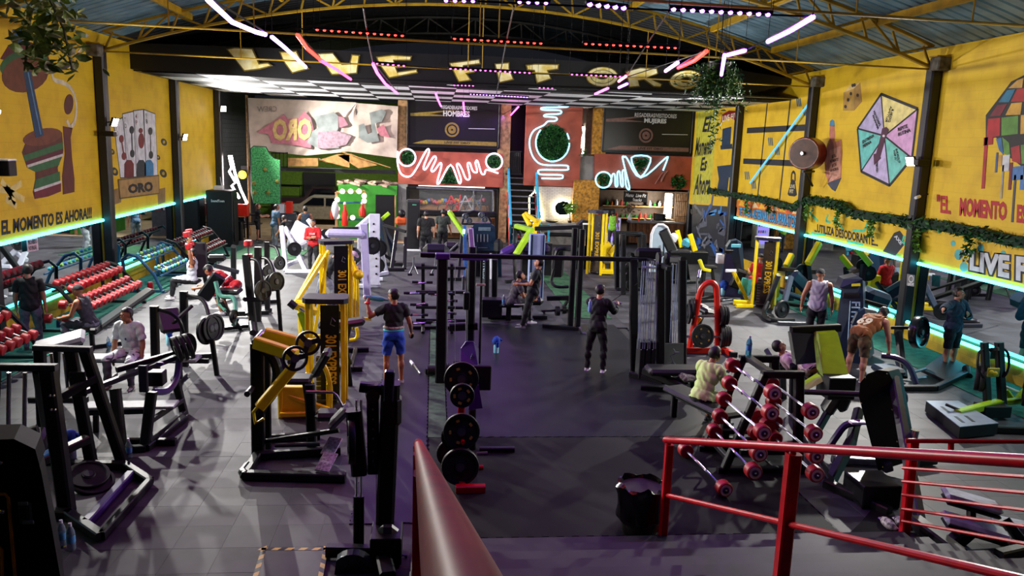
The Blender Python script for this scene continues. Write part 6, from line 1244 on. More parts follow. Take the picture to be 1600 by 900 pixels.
t = Th('red_dumbbell_pair', 'two red dumbbells tucked behind the near leg of the barbell rack', 'dumbbell', (4.75,10.25,.36))
for z in (.0,.25): t.c('head', (-.1,.12, z),(-.1,-.0, z),.1, REDR,18); t.c('handle', (-.1,.0, z),(-.1,-.25, z),.02, CHR); t.c('head', (-.1,-.25, z),(-.1,-.37, z),.1, REDR,18)
t.b('shelf', (-.2,-.1,-.12),(.2,-.1,-.12),.5, BLK,.03)
t = TW('flat_bench', 'black bench under the seated man in lime', 'bench', V3((4.2,11.3,0)))
t.p('pad', V3((4.22,11.4,.46)),(.42,1.5,.1), PAD,(0,0,.35)); t.b('leg', V3((4.42,10.85,.42)), V3((4.42,10.85,0)),.12, BLK, up=(0,1,0)); t.b('leg', V3((3.97,11.95,.42)), V3((3.97,11.95,0)),.1, BLK, up=(0,1,0)); t.b('spine', V3((4.42,10.85,.38)), V3((3.97,12.0,.38)),.1, BLK); t.b('foot', V3((4.17,10.85,.04)), V3((4.67,10.85,.04)),.08, BLK)
t = TW('low_row_bench', 'black low pulley seat at the foot of the cable crossover', 'bench', V3((4.3,13.3,0))); t.p('pad', V3((4.35,13.25,.42)),(1.0,.45,.12), PAD); t.b('beam', V3((3.9,13.6,.3)), V3((4.5,12.9,.2)),.14, BLK); t.b('leg', V3((4.7,13.2,.4)), V3((4.7,13.2,0)),.1, BLK, up=(0,1,0)); t.b('foot', V3((3.8,13.4,.04)), V3((4.9,13.2,.04)),.09, BLK)
t.a('pale_towel', G().box(D(1074,590,13.0),(.3,.25,.12),(.2,.1,.4),.05), mat('patterned towel', '#7c7d70', .9,0,.4,30), sm=False)
# ---- lime hack press with the big black shroud
t = TW('hack_press', 'lime and black sled press with a big black side shroud at right', 'gym machine', V3((6.0,10.6,0)))
Ys = 11.2
t.a('lime_sled', G().slab([D(1279,522,11.7), D(1309,520,11.7), D(1326,586,10.9), D(1286,588,10.9)],(.0,.10,.02)), LIM, sm=False); t.a('lime_side', G().slab([D(1276,522,11.75), D(1280,521,11.7), D(1287,588,10.9), D(1282,580,10.95)],(0,.12,0)), mat('dark lime edge', '#6c9010', .4), sm=False)
t.a('back_board', G().slab([D(1236,520,11.8), D(1278,522,11.8), D(1283,566,11.3), D(1244,570,11.3)],(0,.12,.0)), BLK, sm=False); t.b('head_bar', D(1236,516,11.9), D(1312,512,11.9),.12, BLK)
t.a('foot_plate', G().slab([D(1257,602,11.0), D(1286,584,11.0), D(1286,596,10.9), D(1258,612,10.9)],(0,.12,0)), LIM, sm=False)
t.x('sled_block', D(1306,602,10.9),(.42,.4,.34), BLK); t.p('shoulder_pad', D(1300,628,11.0),(.16,.3,.42), PAD,(.2,.35,0)); t.p('shoulder_pad', D(1318,622,10.9),(.16,.3,.4), PAD,(.2,.2,0))
t.c('cross_tube', D(1250,612,10.6), D(1345,616,10.0),.04, BLK)
Yn = 9.6
sh = [(1342,620),(1344,598),(1356,584),(1372,578),(1388,580),(1394,592),(1418,722),(1372,736)]
t.a('side_shroud', G().slab([D(*p, Yn) for p in sh],(.22,.12,0)), mat('satin black shroud', '#0c0c0e', .4), sm=False)
for px, py in ((1352,590),(1386,584),(1346,630),(1394,640),(1402,690),(1410,716),(1380,730)): t.a('bolt', G().ell(D(px, py, Yn-.01),.014,6,4), CHR)
t.b('shroud_leg', D(1380,730, Yn), V3((D(1386,765, Yn).x, Yn,.15)),.14, GRY, up=(0,1,0)); t.b('rail', D(1396,590, Yn+.1), F(1438,822),.12, GRY, up=(0,1,0))
t.x('foot_block', V3((5.6,8.85,.15)),(.5,.5,.3), BLK); t.b('base_beam', F(1290,755,.05), F(1390,800,.05),.12, BLK); t.b('base_beam', F(1300,718,.06), F(1380,722,.06),.1, STL); t.b('leg', D(1330,690,9.9), F(1296,756),.13, BLK, up=(0,1,0)); t.b('leg', D(1342,640,10.2), D(1330,690,9.9),.12, BLK, up=(0,1,0))
t.a('bent_arm', G().tube(curve_pts([D(1295,700,10.0), D(1308,680,10.0), D(1322,664,10.0), D(1345,660,9.9)],5),.05,8), mat('violet black tube', '#2a1c50', .3)); t.x('pale_cap', D(1340,660,9.9),(.22,.12,.04), WPL); t.b('rear_leg', D(1296,640,11), F(1262,700),.1, BLK, up=(0,1,0)); t.b('rear_leg', D(1240,570,11.6), F(1238,648),.1, BLK, up=(0,1,0)); t.b('base_beam', F(1240,650,.05), F(1300,756,.05),.1, BLK); t.p('seat_pad', D(1222,560,12.4),(.5,.5,.12), PAD,(.3,.1,0)); t.b('seat_post', D(1222,570,12.4), F(1224,622),.1, BLK, up=(0,1,0))
t.c('bar_stub', D(1430,672,9.0), D(1426,690,9.0),.05, CHR); t.b('stub_base', F(1432,722,.08), F(1460,718,.08),.12, BLK)
t = TW('dark_angle_mat', 'black jagged rubber mat between the big shroud and the red railing', 'mat', V3((5.2,8.4,0))); t.a('mat', G().slab([F(1320,842), F(1345,818), F(1385,770), F(1410,842)],(0,0,.02)), MATB, sm=False)
# preacher bench beyond the railing
t = TW('preacher_bench', 'black bench with two worn pale pads behind the ramp railing', 'bench', V3((6.1,8.0,0)))
for (px, py, Yv, s_) in ((1518,782,7.95,.62),(1524,822,7.75,.7)):
    c_ = D(px, py, Yv); t.a('pad', G().box(c_,(s_,.3,.08),(0,.18,-.35),.035), mat('worn grey pad', '#a6b2b8', .45,0,.25,6), sm=False); t.a('pad_base', G().box(c_+V3((0,0,-.07)),(s_*.96,.27,.05),(0,.18,-.35),.02), BLK, sm=False)
t.b('post', D(1517,792,7.95), D(1518,815,7.85),.08, BLK, up=(0,1,0)); t.b('post', D(1512,830,7.75), V3((5.98,7.75,0)),.16, BLK, up=(0,1,0)); t.b('long_beam', F(1430,815,.12), F(1500,868,.12),.16, BLK); t.b('long_beam', F(1560,868,.1), F(1640,850,.1),.12, BLK); t.b('strut', D(1570,812,7.9), F(1600,850),.1, BLK, up=(0,1,0)); t.a('knob', G().ell(D(1569,835,7.7),.04), WPL); t.x('end_pad', D(1590,822,7.9),(.5,.25,.08), mat('worn grey pad', '#a6b2b8'),(0,.1,-.3))
t = TW('sports_shoes', 'pair of black and white shoes on the mat by the ramp post', 'shoes', F(1398,820,.02))
for dx in (-.08,.1): t.a('shoe', G().ell(F(1398,818,.06)+V3((dx,.05*dx,0)),(.06,.15,.06),12,8), mat('patterned shoe', '#3c3a3a', .7,0,.5,20, c2='#c8c4c0')); t.x('sole', F(1398,818,.015)+V3((dx,0,0)),(.11,.3,.03), WPL)
# ---- tall blue FITNESS tower
t = TW('weight_tower', 'tall navy weight tower lettered FITNESS on the right', 'gym machine', V3((9.1,15.6,0)))
f0, f1, f2, f3 = F(1298,562), F(1368,572), F(1352,545), F(1322,538)
tp = [D(1316,440,15.7), D(1348,438,15.4), D(1352,440,16.2), D(1326,434,16.3)]
g = G(); bt = [F(1300,562), F(1352,570), F(1366,552), F(1318,545)]
g.add([tuple(p) for p in bt]+[tuple(p) for p in tp],[(0,3,2,1),(4,5,6,7),(0,1,5,4),(1,2,6,5),(2,3,7,6),(3,0,4,7)]); t.a('shroud', g, NAVY, sm=False)
t.a('hood', G().slab([D(1312,450,15.66), D(1318,436,15.7), D(1340,431,15.6), D(1348,436,15.4), D(1348,452,15.38)],(.1,.4,0)), mat('navy hood', '#0c1c30', .3), sm=False)
lrp = lambda u, v: (bt[0].lerp(bt[1], u)).lerp(V3(tp[0]).lerp(V3(tp[1]), u), v)+V3((-.01,-.03,0))
vtext(t, 'FITNESS', lrp(.50,.75), lrp(.50,.30), lrp(.86,.30), lrp(.86,.75), mat('pale blue lettering', '#a8d0e0', .5)); t.a('dark_slot', G().slab([lrp(.1,.86), lrp(.8,.86), lrp(.8,.80), lrp(.1,.80)],(0,-.02,0)), BLK, sm=False); t.a('yellow_label', G().slab([lrp(.45,.97), lrp(.85,.97), lrp(.85,.94), lrp(.45,.94)],(0,-.02,0)), YEL2, sm=False); t.a('thin_line', G().slab([lrp(.42,.76), lrp(.44,.76), lrp(.44,.28), lrp(.42,.28)],(0,-.015,0)), mat('pale blue lettering', '#a8d0e0'), sm=False)
t.a('side_pad', G().box(D(1368,465,16.2),(.6,.5,.35),(.1,.3,0),.1), NAVY, sm=False); t.b('arm', D(1350,470,15.9), D(1385,480,15.8),.08, BLK)
# ---- leg press frame by the right mirror
t = TW('hip_thrust_bench', 'black glute machine with a wide slanted foot plate by the right mirror', 'gym machine', V3((9.6,14.0,0)))
t.a('foot_plate', G().slab([D(1440,577,14.3), D(1474,552,15.2), D(1518,574,14.6), D(1478,594,13.8)],(0,0,-.06)), mat('black tread plate', '#17191d', .45,.2,.2,30), sm=False)
t.a('side_tube', G().tube(curve_pts([D(1378,556,14.2), D(1402,560,14.0), D(1420,572,13.8), D(1432,600,13.6)],5),.06,8), NAVY); t.b('side_tube', D(1400,555,14.6), D(1412,600,14.2),.08, NAVY, up=(0,1,0)); t.b('base_beam', F(1392,606,.06), F(1462,606,.06),.1, BLK); t.b('base_beam', F(1462,606,.06), D(1512,582,14.3),.1, BLK); t.c('roller', D(1510,575,14.4), F(1513,588,.05),.08, PAD); t.c('rod', D(1424,582,14.1), D(1446,576,14.2),.03, STL); t.c('rod', D(1424,592,13.9), D(1446,590,14.0),.03, STL)
t.b('post', D(1404,520,14.9), F(1412,590),.12, BLK, up=(0,1,0)); t.p('seat_pad', D(1388,578,14.2),(.5,.5,.14), NAVY); t.p('back_pad', D(1352,500,15.2),(.5,.3,.5), NAVY,(.2,.2,0)); t.b('neck_bar', D(1392,512,14.9), D(1432,512,14.7),.06, BLK)
weight('very large glossy black plate on the glute machine by the right mirror', D(1436,519,14.6),(.55,-.83,.1),.33,.16, mat('glossy black bumper', '#14181c', .2)); weight('round blue black plate lying under the glute machine', F(1381,596,.18),(.4,-.9,.2),.2)
t = TW('blue_roll', 'dark blue ring cushion lying on the floor behind the big shroud', 'cushion', F(1402,622)); t.a('ring', G().tube(arc(F(1404,622,.14),.13,-.6, PI+.6,14,(1,0,0),(0,.3,1)),.045,8), mat('dark blue vinyl', '#14244a', .5))
# ---- lime T-bar row at the right edge
t = TW('t_bar_row', 'lime and black row machine with a blue grey platform at the right edge', 'gym machine', V3((9.5,11.8,0)))
A_, B2, C2, D2 = F(1446,628,.16), F(1492,627,.16), F(1557,663,.16), F(1500,668,.16)
A_, B2, C2, D2 = F(1447,627,.2), F(1497,627,.2), F(1560,662,.2), F(1500,668,.2)
t.a('platform', G().slab([A_, B2, C2, D2],(0,0,-.18)), BLK, sm=False); t.a('platform_top', G().slab([A_, B2, C2, D2],(0,0,.012)), mat('blue grey plate', '#8798a8', .4,.2,.1,4), sm=False)
for k in range(4): u, v = .22+.28*(k % 2),.25+.4*(k//2); P0 = A_.lerp(B2, u).lerp(D2.lerp(C2, u), v); dd = (D2-A_)*.22; t.a('slot', G().beam(P0+V3((0,0,.014)), P0+dd+V3((0,0,.014)),.05,.004), BLK, sm=False)
t.c('loose_bar', D(1478,632,11.7), D(1514,647,11.6),.025, GRY)
for px, w in ((1538,.11),(1561,.12)): p_ = F(px+6,650); t.b('column', V3((p_.x, p_.y,0)), D(px,535, p_.y+.15), w, BLK, up=(0,1,0))
t.b('top_bar', D(1538,548,12.2), D(1560,545,12.0),.06, BLK)
for px in (1532,1572): s_ = -1 if px < 1550 else 1; t.a('grip_loop', G().tube(curve_pts([D(px-s_*4,545,12.1), D(px+s_*3,553,12.05), D(px+s_*4,575,12.0), D(px-s_*4,590,12.0)],4),.022,7), BLK)
t.x('yellow_badge', D(1552,582,11.95),(.22,.03,.16), mat('lime badge', '#a0a020', .4)); t.a('badge_spot', G().ell(D(1549,582,11.92),(.05,.01,.04)), YEL); t.a('badge_spot', G().ell(D(1555,584,11.92),(.05,.01,.04)), YEL)
t.b('lime_arm', D(1496,646,11.6), D(1560,629,12.0),.13, LIM,.12); t.b('lime_arm', D(1560,629,12.0), D(1640,622,12.2),.1, LIM); t.b('lime_strut', D(1572,610,12.3), D(1585,628,12.2),.08, LIM); t.b('lime_strut', D(1610,600,12.3), D(1585,628,12.2),.08, LIM); t.c('pale_rod', D(1565,602,12.3), D(1615,622,12.3),.025, WPL); t.x('pivot_block', D(1550,640,11.9),(.5,.3,.2), BLK); t.b('base_beam', F(1500,668,.06), F(1600,672,.06),.12, BLK); t.x('blue_plate', D(1552,552,12.2),(.14,.03,.2), mat('pale blue sheet', '#5ab0c4', .4))
weight('black plate on the left horn of the lime row machine', D(1536,590,12.2),(.8,-.6,0),.25,.08, RUB, 'plates on the lime row machine'); weight('rear black plate on the left horn of the lime row machine', D(1528,588,12.35),(.8,-.6,0),.25,.08, RUB, 'plates on the lime row machine'); weight('black plate at the right edge on the lime row machine', D(1603,612,11.9),(.8,-.6,0),.25,.08, RUB, 'plates on the lime row machine')
# ---- black hack machine behind the tank-top man, navy tower with seated man, camo towers
t = TW('leg_extension', 'navy and black leg machine with a round weight beside the right post', 'gym machine', V3((9.9,20.2,0)))
t.b('upright', D(1216,430,20.6), F(1196,482),.12, GRY, up=(0,1,0)); t.b('upright', D(1236,432,20.2), D(1222,486,19.8),.14, mat('slate frame', '#3c4658', .4),.12, up=(0,1,0)); t.a('base_tube', G().tube(curve_pts([D(1200,472,20), F(1194,490,.1), F(1206,500,.08), F(1240,500,.08)],5),.07,8), BLK); t.b('base_beam', F(1215,505,.05), F(1262,506,.05),.1, GRY); t.p('back_pad', D(1256,446,20.4),(.35,.2,1.1), NAVY,(.2,-.9,0)); t.p('seat_pad', D(1240,462,20.4),(.7,.5,.14), NAVY,(0,.3,0)); t.x('blue_glint', D(1229,434,20.0),(.06,.03,.06), glow('cyan glow', '#8af0ff', 3.)); t.b('rear_post', D(1282,440,20.6), F(1290,500),.1, BLK, up=(0,1,0))  # the blue glint is a painted highlight, a small glowing block
weight('round black plate low on the navy leg machine', D(1222,483,19.7),(.4,-.9,0),.24,.1)
t = TW('weight_tower', 'navy weight tower beside the seated man in red', 'gym machine', V3((9.5,23.0,0)))
pr = [F(1124,462), F(1166,466), D(1160,380,23.0), D(1152,375,23.0), D(1142,377,23.0), D(1136,386,23.0)]
t.a('shroud', G().slab(pr,(.1,.4,0)), NAVY, sm=False); t.x('screen', D(1150,384,22.9),(.3,.02,.1), glow('teal screen', '#5aa8b8', .8)); t.b('dark_line', D(1144,400,22.95), D(1140,455,22.95),.03, BLK); t.x('handle_box', D(1141,393,22.95),(.35,.06,.1), BLK); t.x('white_box', D(1125,404,23),(.2,.2,.3), WPL)
t = TW('chest_machine', 'black seat with a cyan towel beside the seated man in red', 'bench', V3((9.6,22.2,0))); t.p('back_pad', D(1153,436,22.4),(.36,.14,.6), PAD,(.2,.3,0)); t.p('seat_pad', V3((9.6,22.1,.5)),(.5,.5,.1), PAD); t.b('post', V3((9.6,22.1,.45)), V3((9.6,22.1,0)),.1, BLK, up=(0,1,0)); t.a('cyan_towel', G().box(D(1165,448,21.9),(.35,.06,.5),(0,.2,0),.02), mat('cyan towel', '#4fb8c8', .8), sm=False)
banner_tower('camouflage and yellow weight tower beside the seated man in red', V3((9.7,21.3,0)), F(1174,479), F(1206,482),1.92, '301 EXPRESS', .3, camo=True)
t = TW('triceps_machine', 'yellow lever frame left of the camouflage weight tower', 'gym machine', V3((9.0,21.6,0))); t.b('lever', D(1146,425,21.6), F(1168,470),.1, YEL, up=(0,1,0)); t.b('top_handle', D(1134,423,21.6), D(1150,423,21.6),.08, WPL); t.b('base_beam', F(1146,472,.07), F(1174,474,.07),.14, YEL); t.b('base_beam', F(1150,478,.05), F(1176,478,.05),.1, YEL); t.x('yellow_shroud', D(1208,445,22),(.3,.3,.7), YEL2); t.b('yellow_leg', D(1212,450,21.6), F(1210,478),.07, YEL2, up=(0,1,0))
t = TW('squat_machine', 'black machine with two yellow pads beside the right post', 'gym machine', V3((10.7,22.6,0))); t.b('yellow_pad', D(1237,398,22.6), D(1228,416,22.4),.16, YEL); t.b('yellow_pad', D(1280,380,21.5), D(1262,412,21.2),.16, YEL2); t.b('frame', D(1230,416,22.5), F(1236,470),.14, BLK, up=(0,1,0)); t.b('frame', D(1262,412,21.4), F(1270,480),.14, BLK, up=(0,1,0)); t.b('cross', D(1215,420,22.4), D(1275,425,21.6),.12, BLK); t.p('pad', D(1250,440,21.8),(.8,.4,.3), PAD); t.b('base_beam', F(1230,475,.05), F(1275,482,.05),.1, BLK)
weight('round dark plate left of the yellow pads at the right post', D(1214,412,22.3),(.3,-.9,0),.2); weight('round dark plate between the yellow pads and the white tank top', D(1252,425,21.4),(.3,-.9,0),.23)
# ---- far centre and right machines
banner_tower('camouflage and yellow weight tower in front of the yellow chipboard', V3((5.6,26.4,0)), F(917,428), F(938,430),2.12, '301 EXPRESS', .4, camo=True)
t = TW('cable_tower', 'black hooded weight tower behind the far camouflage tower', 'gym machine', V3((5.4,27.4,0))); t.a('hood', G().slab([D(899,400,27.4), D(903,352,27.4), D(912,344,27.4), D(922,346,27.4), D(927,356,27.4), D(928,400,27.4)],(0,.4,0)), BLK, sm=False); t.x('white_label', D(917,350,27.35),(.3,.02,.06), WPL); t.b('pale_window', D(913,360,27.35), D(913,384,27.35),.08, TANW,.02, up=(0,1,0)); t.x('lower_case', V3((D(913,400,27.4).x,27.6,.6)),(.62,.4,1.2), BLK)
t = TW('yellow_press', 'bright yellow press machine beside the far camouflage tower', 'gym machine', V3((6.5,26.6,0))); t.a('main_shroud', G().slab([D(940,385,26.5), D(952,378,26.5), D(960,392,26.5), D(957,402,26.5), D(940,401,26.5)],(0,.4,0)), YEL, sm=False); t.b('yellow_post', D(955,395,26.5), F(956,428),.1, YEL, up=(0,1,0)); t.b('yellow_post', D(940,400,26.5), F(938,428),.1, YEL, up=(0,1,0)); t.x('foot_box', D(947,424,26.4),(.42,.4,.14), YEL); t.b('yellow_arm', D(952,396,26.5), D(962,384,26.4),.12, YEL); t.p('pale_pad', D(947,408,26.5),(.35,.2,.16), mat('grey pad', '#6c7078', .5)); t.x('side_panel', D(946,414,26.6),(.36,.1,.28), mat('slate panel', '#3c444c', .5))
t = TW('power_rack', 'black squat rack standing before the bar', 'rack', V3((6.6,24.2,0)))
for px, y0, y1 in ((964,362,452),(974,366,460),(1000,364,452),(1006,366,460)): p_ = F(px, y1); t.b('upright', p_, D(px, y0, p_.y),.13, BLK, up=(0,1,0))
t.b('top_beam', D(960,363,24), D(1006,365,24),.1, BLK); t.b('top_beam', D(970,366,23), D(1008,368,23),.1, BLK); t.b('low_beam', F(964,452,.1), F(1000,452,.1),.1, BLK); t.b('cross_beam', D(974,420,23), D(1006,420,23),.08, BLK); t.x('dark_stack', D(985,430,23.4),(.5,.3,1.0), BLK2)
for k in range(4): weight(['top', 'second', 'third', 'lowest'][k]+' black plate stored on the squat rack before the bar', D(985,403+14*k,23),(.3,-.95,0),.18,.05, None, 'plates on the squat rack')
t = TW('adjustable_bench', 'black incline bench with two small round weights behind the crossover top', 'bench', V3((7.6,21.8,0))); t.p('back_pad', D(1046,382,21.8),(.3,.1,.95), PAD,(0,-.5,0)); t.p('seat_pad', D(1062,393,21.8),(.6,.35,.1), mat('pale edge vinyl', '#2a2b30', .3)); t.b('post', D(1062,398,21.8), V3((D(1062,440,21.8).x,21.8,0)),.1, BLK, up=(0,1,0)); t.b('foot', V3((7.4,21.6,.04)), V3((8.4,21.8,.04)),.1, BLK)
t = TW('rounded_shield', 'tall pale blue rounded machine shield before the bar', 'gym machine', V3((8.1,25.0,0)))
ar = [D(1016,425,25), D(1017,380,25), D(1018,366,25), D(1022,356,25), D(1028,351,25), D(1036,351,25), D(1042,355,25), D(1046,364,25), D(1048,382,25), D(1047,425,25)]
t.a('shield', G().slab(ar,(0,.12,0)), mat('pale blue shield', '#a9bccb', .35,0,.06,3), sm=False); t.a('rim', G().tube(ar,.04,6), WPL); t.b('foot', V3((8.0,25.1,0)), V3((8.0,25.1,.6)),.3, BLK, up=(0,1,0)); t.b('dark_slot', D(1037,380,24.95), D(1037,400,24.95),.05, NAVY,.02, up=(0,1,0)); t.x('base', V3((8.05,25.1,.06)),(.9,.7,.12), BLK)
t = TW('abductor_machine', 'black machine with two upright yellow pads before the dark graffiti', 'gym machine', V3((9.0,26.0,0))); t.b('yellow_pad', D(1058,360,26), D(1065,386,26),.14, YEL,.08); t.b('yellow_pad', D(1078,366,25), D(1086,392,25),.16, YEL,.08); t.x('case', D(1078,402,25),(1.1,.4,.4), BLK); t.b('post', D(1070,405,25), F(1075,440),.14, BLK, up=(0,1,0)); t.b('foot', F(1060,442,.05), F(1095,440,.05),.1, BLK)
for i,(px, py, c_) in enumerate(((1052,372, WPL),(1072,380, mat('cyan cloth', '#4aa8c0', .8)))): t = TW('towel', ['white towel', 'cyan towel'][i]+' draped beside the upright yellow pads', 'towel', D(px, py,26)); t.a('cloth', G().box(D(px, py,26),(.35,.2,.35),(.3,.4,.2),.1), c_, sm=False); t.b('hook', D(px, py-6,26), D(px, py,26.3),.04, BLK)
t = TW('seat_machine', 'black stool machine with a small yellow back pad behind the red plate rack', 'gym machine', V3((7.2,20.4,0))); t.b('yellow_pad', D(1093,406,20.4), D(1099,421,20.4),.12, YEL2,.08); t.b('yellow_pad', D(1099,421,20.4), D(1110,423,20.4),.1, YEL2,.08); t.p('seat_pad', D(1110,417,20.6),(.3,.3,.08), PAD); t.b('leg', D(1112,420,20.6), F(1118,462),.08, BLK, up=(0,1,0)); t.b('post', D(1099,424,20.4), F(1096,465),.12, BLK, up=(0,1,0)); t.c('left_arm', D(1090,425,20.4), D(1088,470,20.0),.03, BLK); t.c('chrome_peg', D(1094,422,20.4), D(1092,434,20.3),.05, CHR); t.b('foot', F(1085,468,.05), F(1120,462,.05),.08, BLK)
# centre back: navy multi station, lime and yellow levers, pale panel
t = TW('multi_station', 'navy multi station lettered FITNESS in the far centre', 'gym machine', V3((1.9,25.4,0)))
t.a('navy_hood', G().slab([D(736,392,25.4), D(737,356,25.4), D(742,350,25.4), D(766,349,25.4), D(773,354,25.4), D(776,392,25.4)],(0,.5,0)), NAVY, sm=False); t.x('case', V3((D(756,400,25.5).x,25.7,.55)),(.8,.5,1.1), BLK)
for k in range(4): t.b('pale_slot', D(746+5.3*k,366,25.35), D(746+5.3*k,378,25.35),.035, STL,.02, up=(0,1,0))
t.b('slot_bar', D(747,387,25.35), D(762,387,25.35),.04, STL,.02); t.x('glass_top', D(757,358,25.36),(.4,.02,.12), mat('grey window', '#5a6a78', .2)); t.b('side_post', D(780,380,25), F(781,432),.12, NAVY, up=(0,1,0)); t.b('white_post', D(767,396,25), F(767,436),.08, WPL, up=(0,1,0)); t.p('right_pad', D(779,385,25),(.3,.3,.5), PAD)
p_ = D(758,418,25.1); vtext(t, 'FITNESS', D(754,403,25.1), D(754,436,25.1), D(762,436,25.1), D(762,403,25.1), mat('pale blue lettering', '#a8d0e0')); t.x('letter_board', V3((D(758,420,25.2).x,25.25, D(758,420,25.2).z)),(.3,.1,.9), BLK)
for i,(px, py) in enumerate(((727,338),(733,345),(752,336),(757,343))): weight(['left rear', 'left front', 'right rear', 'right front'][i]+' round weight on top of the navy multi station', D(px, py,25.5),(.3,-.95,0),.1,.1, mat('blue grey weight', '#3a4258', .5), 'round weights on top of the navy multi station')
t.a('top_frame', G().tube([D(722,350,25.6), D(725,336,25.7), D(740,330,25.8), D(760,334,25.7), D(768,348,25.6)],.04,6), BLK); t.b('shelf', D(722,350,25.5), D(768,350,25.5),.06, BLK)
t.b('blue_post', D(726,352,25.3), F(728,436),.12, mat('blue frame', '#2a5a9a', .4), up=(0,1,0)); t.x('cyan_light', D(725,362,25.2),(.08,.03,.16), glow('cyan glow', '#8af0ff'))
t = TW('lever_machine', 'lime lever slanting up left of the navy multi station', 'gym machine', V3((1.2,25.8,0))); t.b('lime_lever', D(702,331,25.8), D(727,368,25.4),.14, LIM); t.b('pale_tip', D(701,329,25.8), D(704,335,25.8),.1, WPL); t.b('post', D(722,365,25.6), F(716,436),.1, BLK, up=(0,1,0)); t.b('base', F(690,436,.05), F(735,436,.05),.1, BLK); t.b('chrome_link', D(703,392,25.4), D(716,380,25.4),.05, STL); t.p('pad', D(704,385,26),(.5,.4,.3), PAD)
t = TW('row_machine', 'lime lever machine with a black post left of the yellow lever machine', 'gym machine', V3((3.0,25.0,0))); t.b('lime_lever', D(806,353,25), D(832,360,24.6),.2, LIM,.14); t.b('lime_lever', D(828,362,24.6), D(806,398,24.3),.2, LIM,.14); t.a('black_curve', G().tube(curve_pts([D(805,354,25), D(806,375,25), D(804,398,24.8), F(806,440)],4),.06,7), BLK); t.a('black_curve', G().tube(curve_pts([D(808,355,25), D(816,372,25), D(812,385,24.8), D(808,400,24.6)],4),.05,7), BLK); t.a('purple_pad', G().box(D(795,392,24.6),(.6,.3,.3),(0,-.5,0),.1), PUR, sm=False); t.b('base', F(790,440,.05), F(830,436,.05),.1, BLK)
t = TW('fly_machine', 'yellow lever machine with a purple topped seat below the stair gate', 'gym machine', V3((4.0,26.6,0))); t.b('yellow_arm', D(819,334,27), D(828,352,26.8),.18, YEL,.12); t.b('yellow_arm', D(820,333,27), D(838,346,26.8),.18, YEL,.12); t.b('yellow_arm', D(842,343,27), D(834,358,26.8),.18, YEL,.12); t.b('yellow_post', D(835,350,26.8), D(836,382,26.5),.14, YEL, up=(0,1,0)); t.x('purple_hood', D(838,388,26),(1.0,.5,.42), mat('purple hood', '#241a40', .3), bev=.15); t.x('case', V3((D(838,410,26).x,26.1,.55)),(1.0,.5,1.1), BLK); t.a('pink_disc', G().ell(D(837,380,26.3),(.18,.1,.14)), mat('pink pad', '#b07a78', .6))
t = TW('pale_locker', 'pale blue upright panel behind the leaning man in black', 'panel box', V3((3.0,21.0,0))); a_, c_ = F(836,474), F(850,474); t.x('case', V3(((a_.x+c_.x)/2-.1, a_.y+.3,.95)),(.42,.3,1.9), mat('pale lilac sheet', '#8f9cc0', .4,0,.08,3)); t.b('dark_edge', a_+V3((-.14,.12,0)), a_+V3((-.14,.12,1.9)),.06, NAVY, up=(0,1,0)); t.b('dark_edge', c_+V3((-.06,.12,0)), c_+V3((-.06,.12,1.9)),.04, NAVY, up=(0,1,0))
t = TW('seated_row', 'black seated machine behind the man in grey looking down', 'gym machine', V3((2.1,19.3,0))); t.b('post', D(773,405,19.6), F(772,490),.14, BLK, up=(0,1,0)); t.b('post', D(761,405,19.6), F(760,492),.12, BLK, up=(0,1,0)); t.b('beam', D(760,470,19.3), D(800,470,19.3),.12, BLK); t.p('seat_pad', V3((1.9,18.95,.42)),(.5,.45,.1), PAD); t.p('chest_pad', D(818,450,19.2),(.3,.2,.4), PAD); t.a('front_loop', G().tube(curve_pts([D(810,455,19.2), D(815,445,19.2), D(828,445,19.2), D(836,458,19.2)],4),.04,7), BLK); t.b('leg', V3((1.9,19.0,.4)), V3((1.9,19.0,0)),.12, BLK, up=(0,1,0)); t.b('foot', V3((1.4,19.2,.04)), V3((2.9,19.2,.04)),.1, BLK); t.x('dark_box', D(768,480,19),(.5,.4,.45), BLK); t.p('knee_roll', D(830,470,19.2),(.6,.3,.2), PAD)
weight('dark plate on the seated machine between the two talking men', D(822,478,19.0),(.8,-.5,0),.18)
# ---- dumbbell racks along the left mirror
DUM = Th('dumbbell', 'tmp', 'dumbbell', (0,0,-9), sc=1.2)
DUM.c('handle', (-.09,0,0),(.09,0,0),.017, CHR,8)
for s_ in (-1,1): DUM.a('head', G().lathe([(.03,-.055),(.068,-.055),(.078,-.042),(.078,.042),(.068,.055),(.03,.055)],(s_*.13,0,0),(1,0,0),14), REDR)
def dum_kind(name, m_, k):
    d = Th('dumbbell', name, 'dumbbell', (0,0,-9)); d.c('handle', (-.07,0,0),(.07,0,0),.016, CHR,8)
    for s_ in (-1,1): d.a('head', G().lathe([(.03,-.045*k),(.06*k,-.045*k),(.066*k,-.03*k),(.066*k,.03*k),(.06*k,.045*k),(.03,.045*k)],(s_*.105,0,0),(1,0,0),12), m_)
    return d
PAL = [mat('pastel '+c_, c_,.5) for c_ in ('#4fb8c8', '#9ccf6a', '#5a8fd0', '#7ac8a0')]
DP = [dum_kind('tmp', m_,.8) for m_ in PAL]; DW = dum_kind('tmp', mat('dark maroon rubber', '#6a1420', .5),.9)
used0 = set()
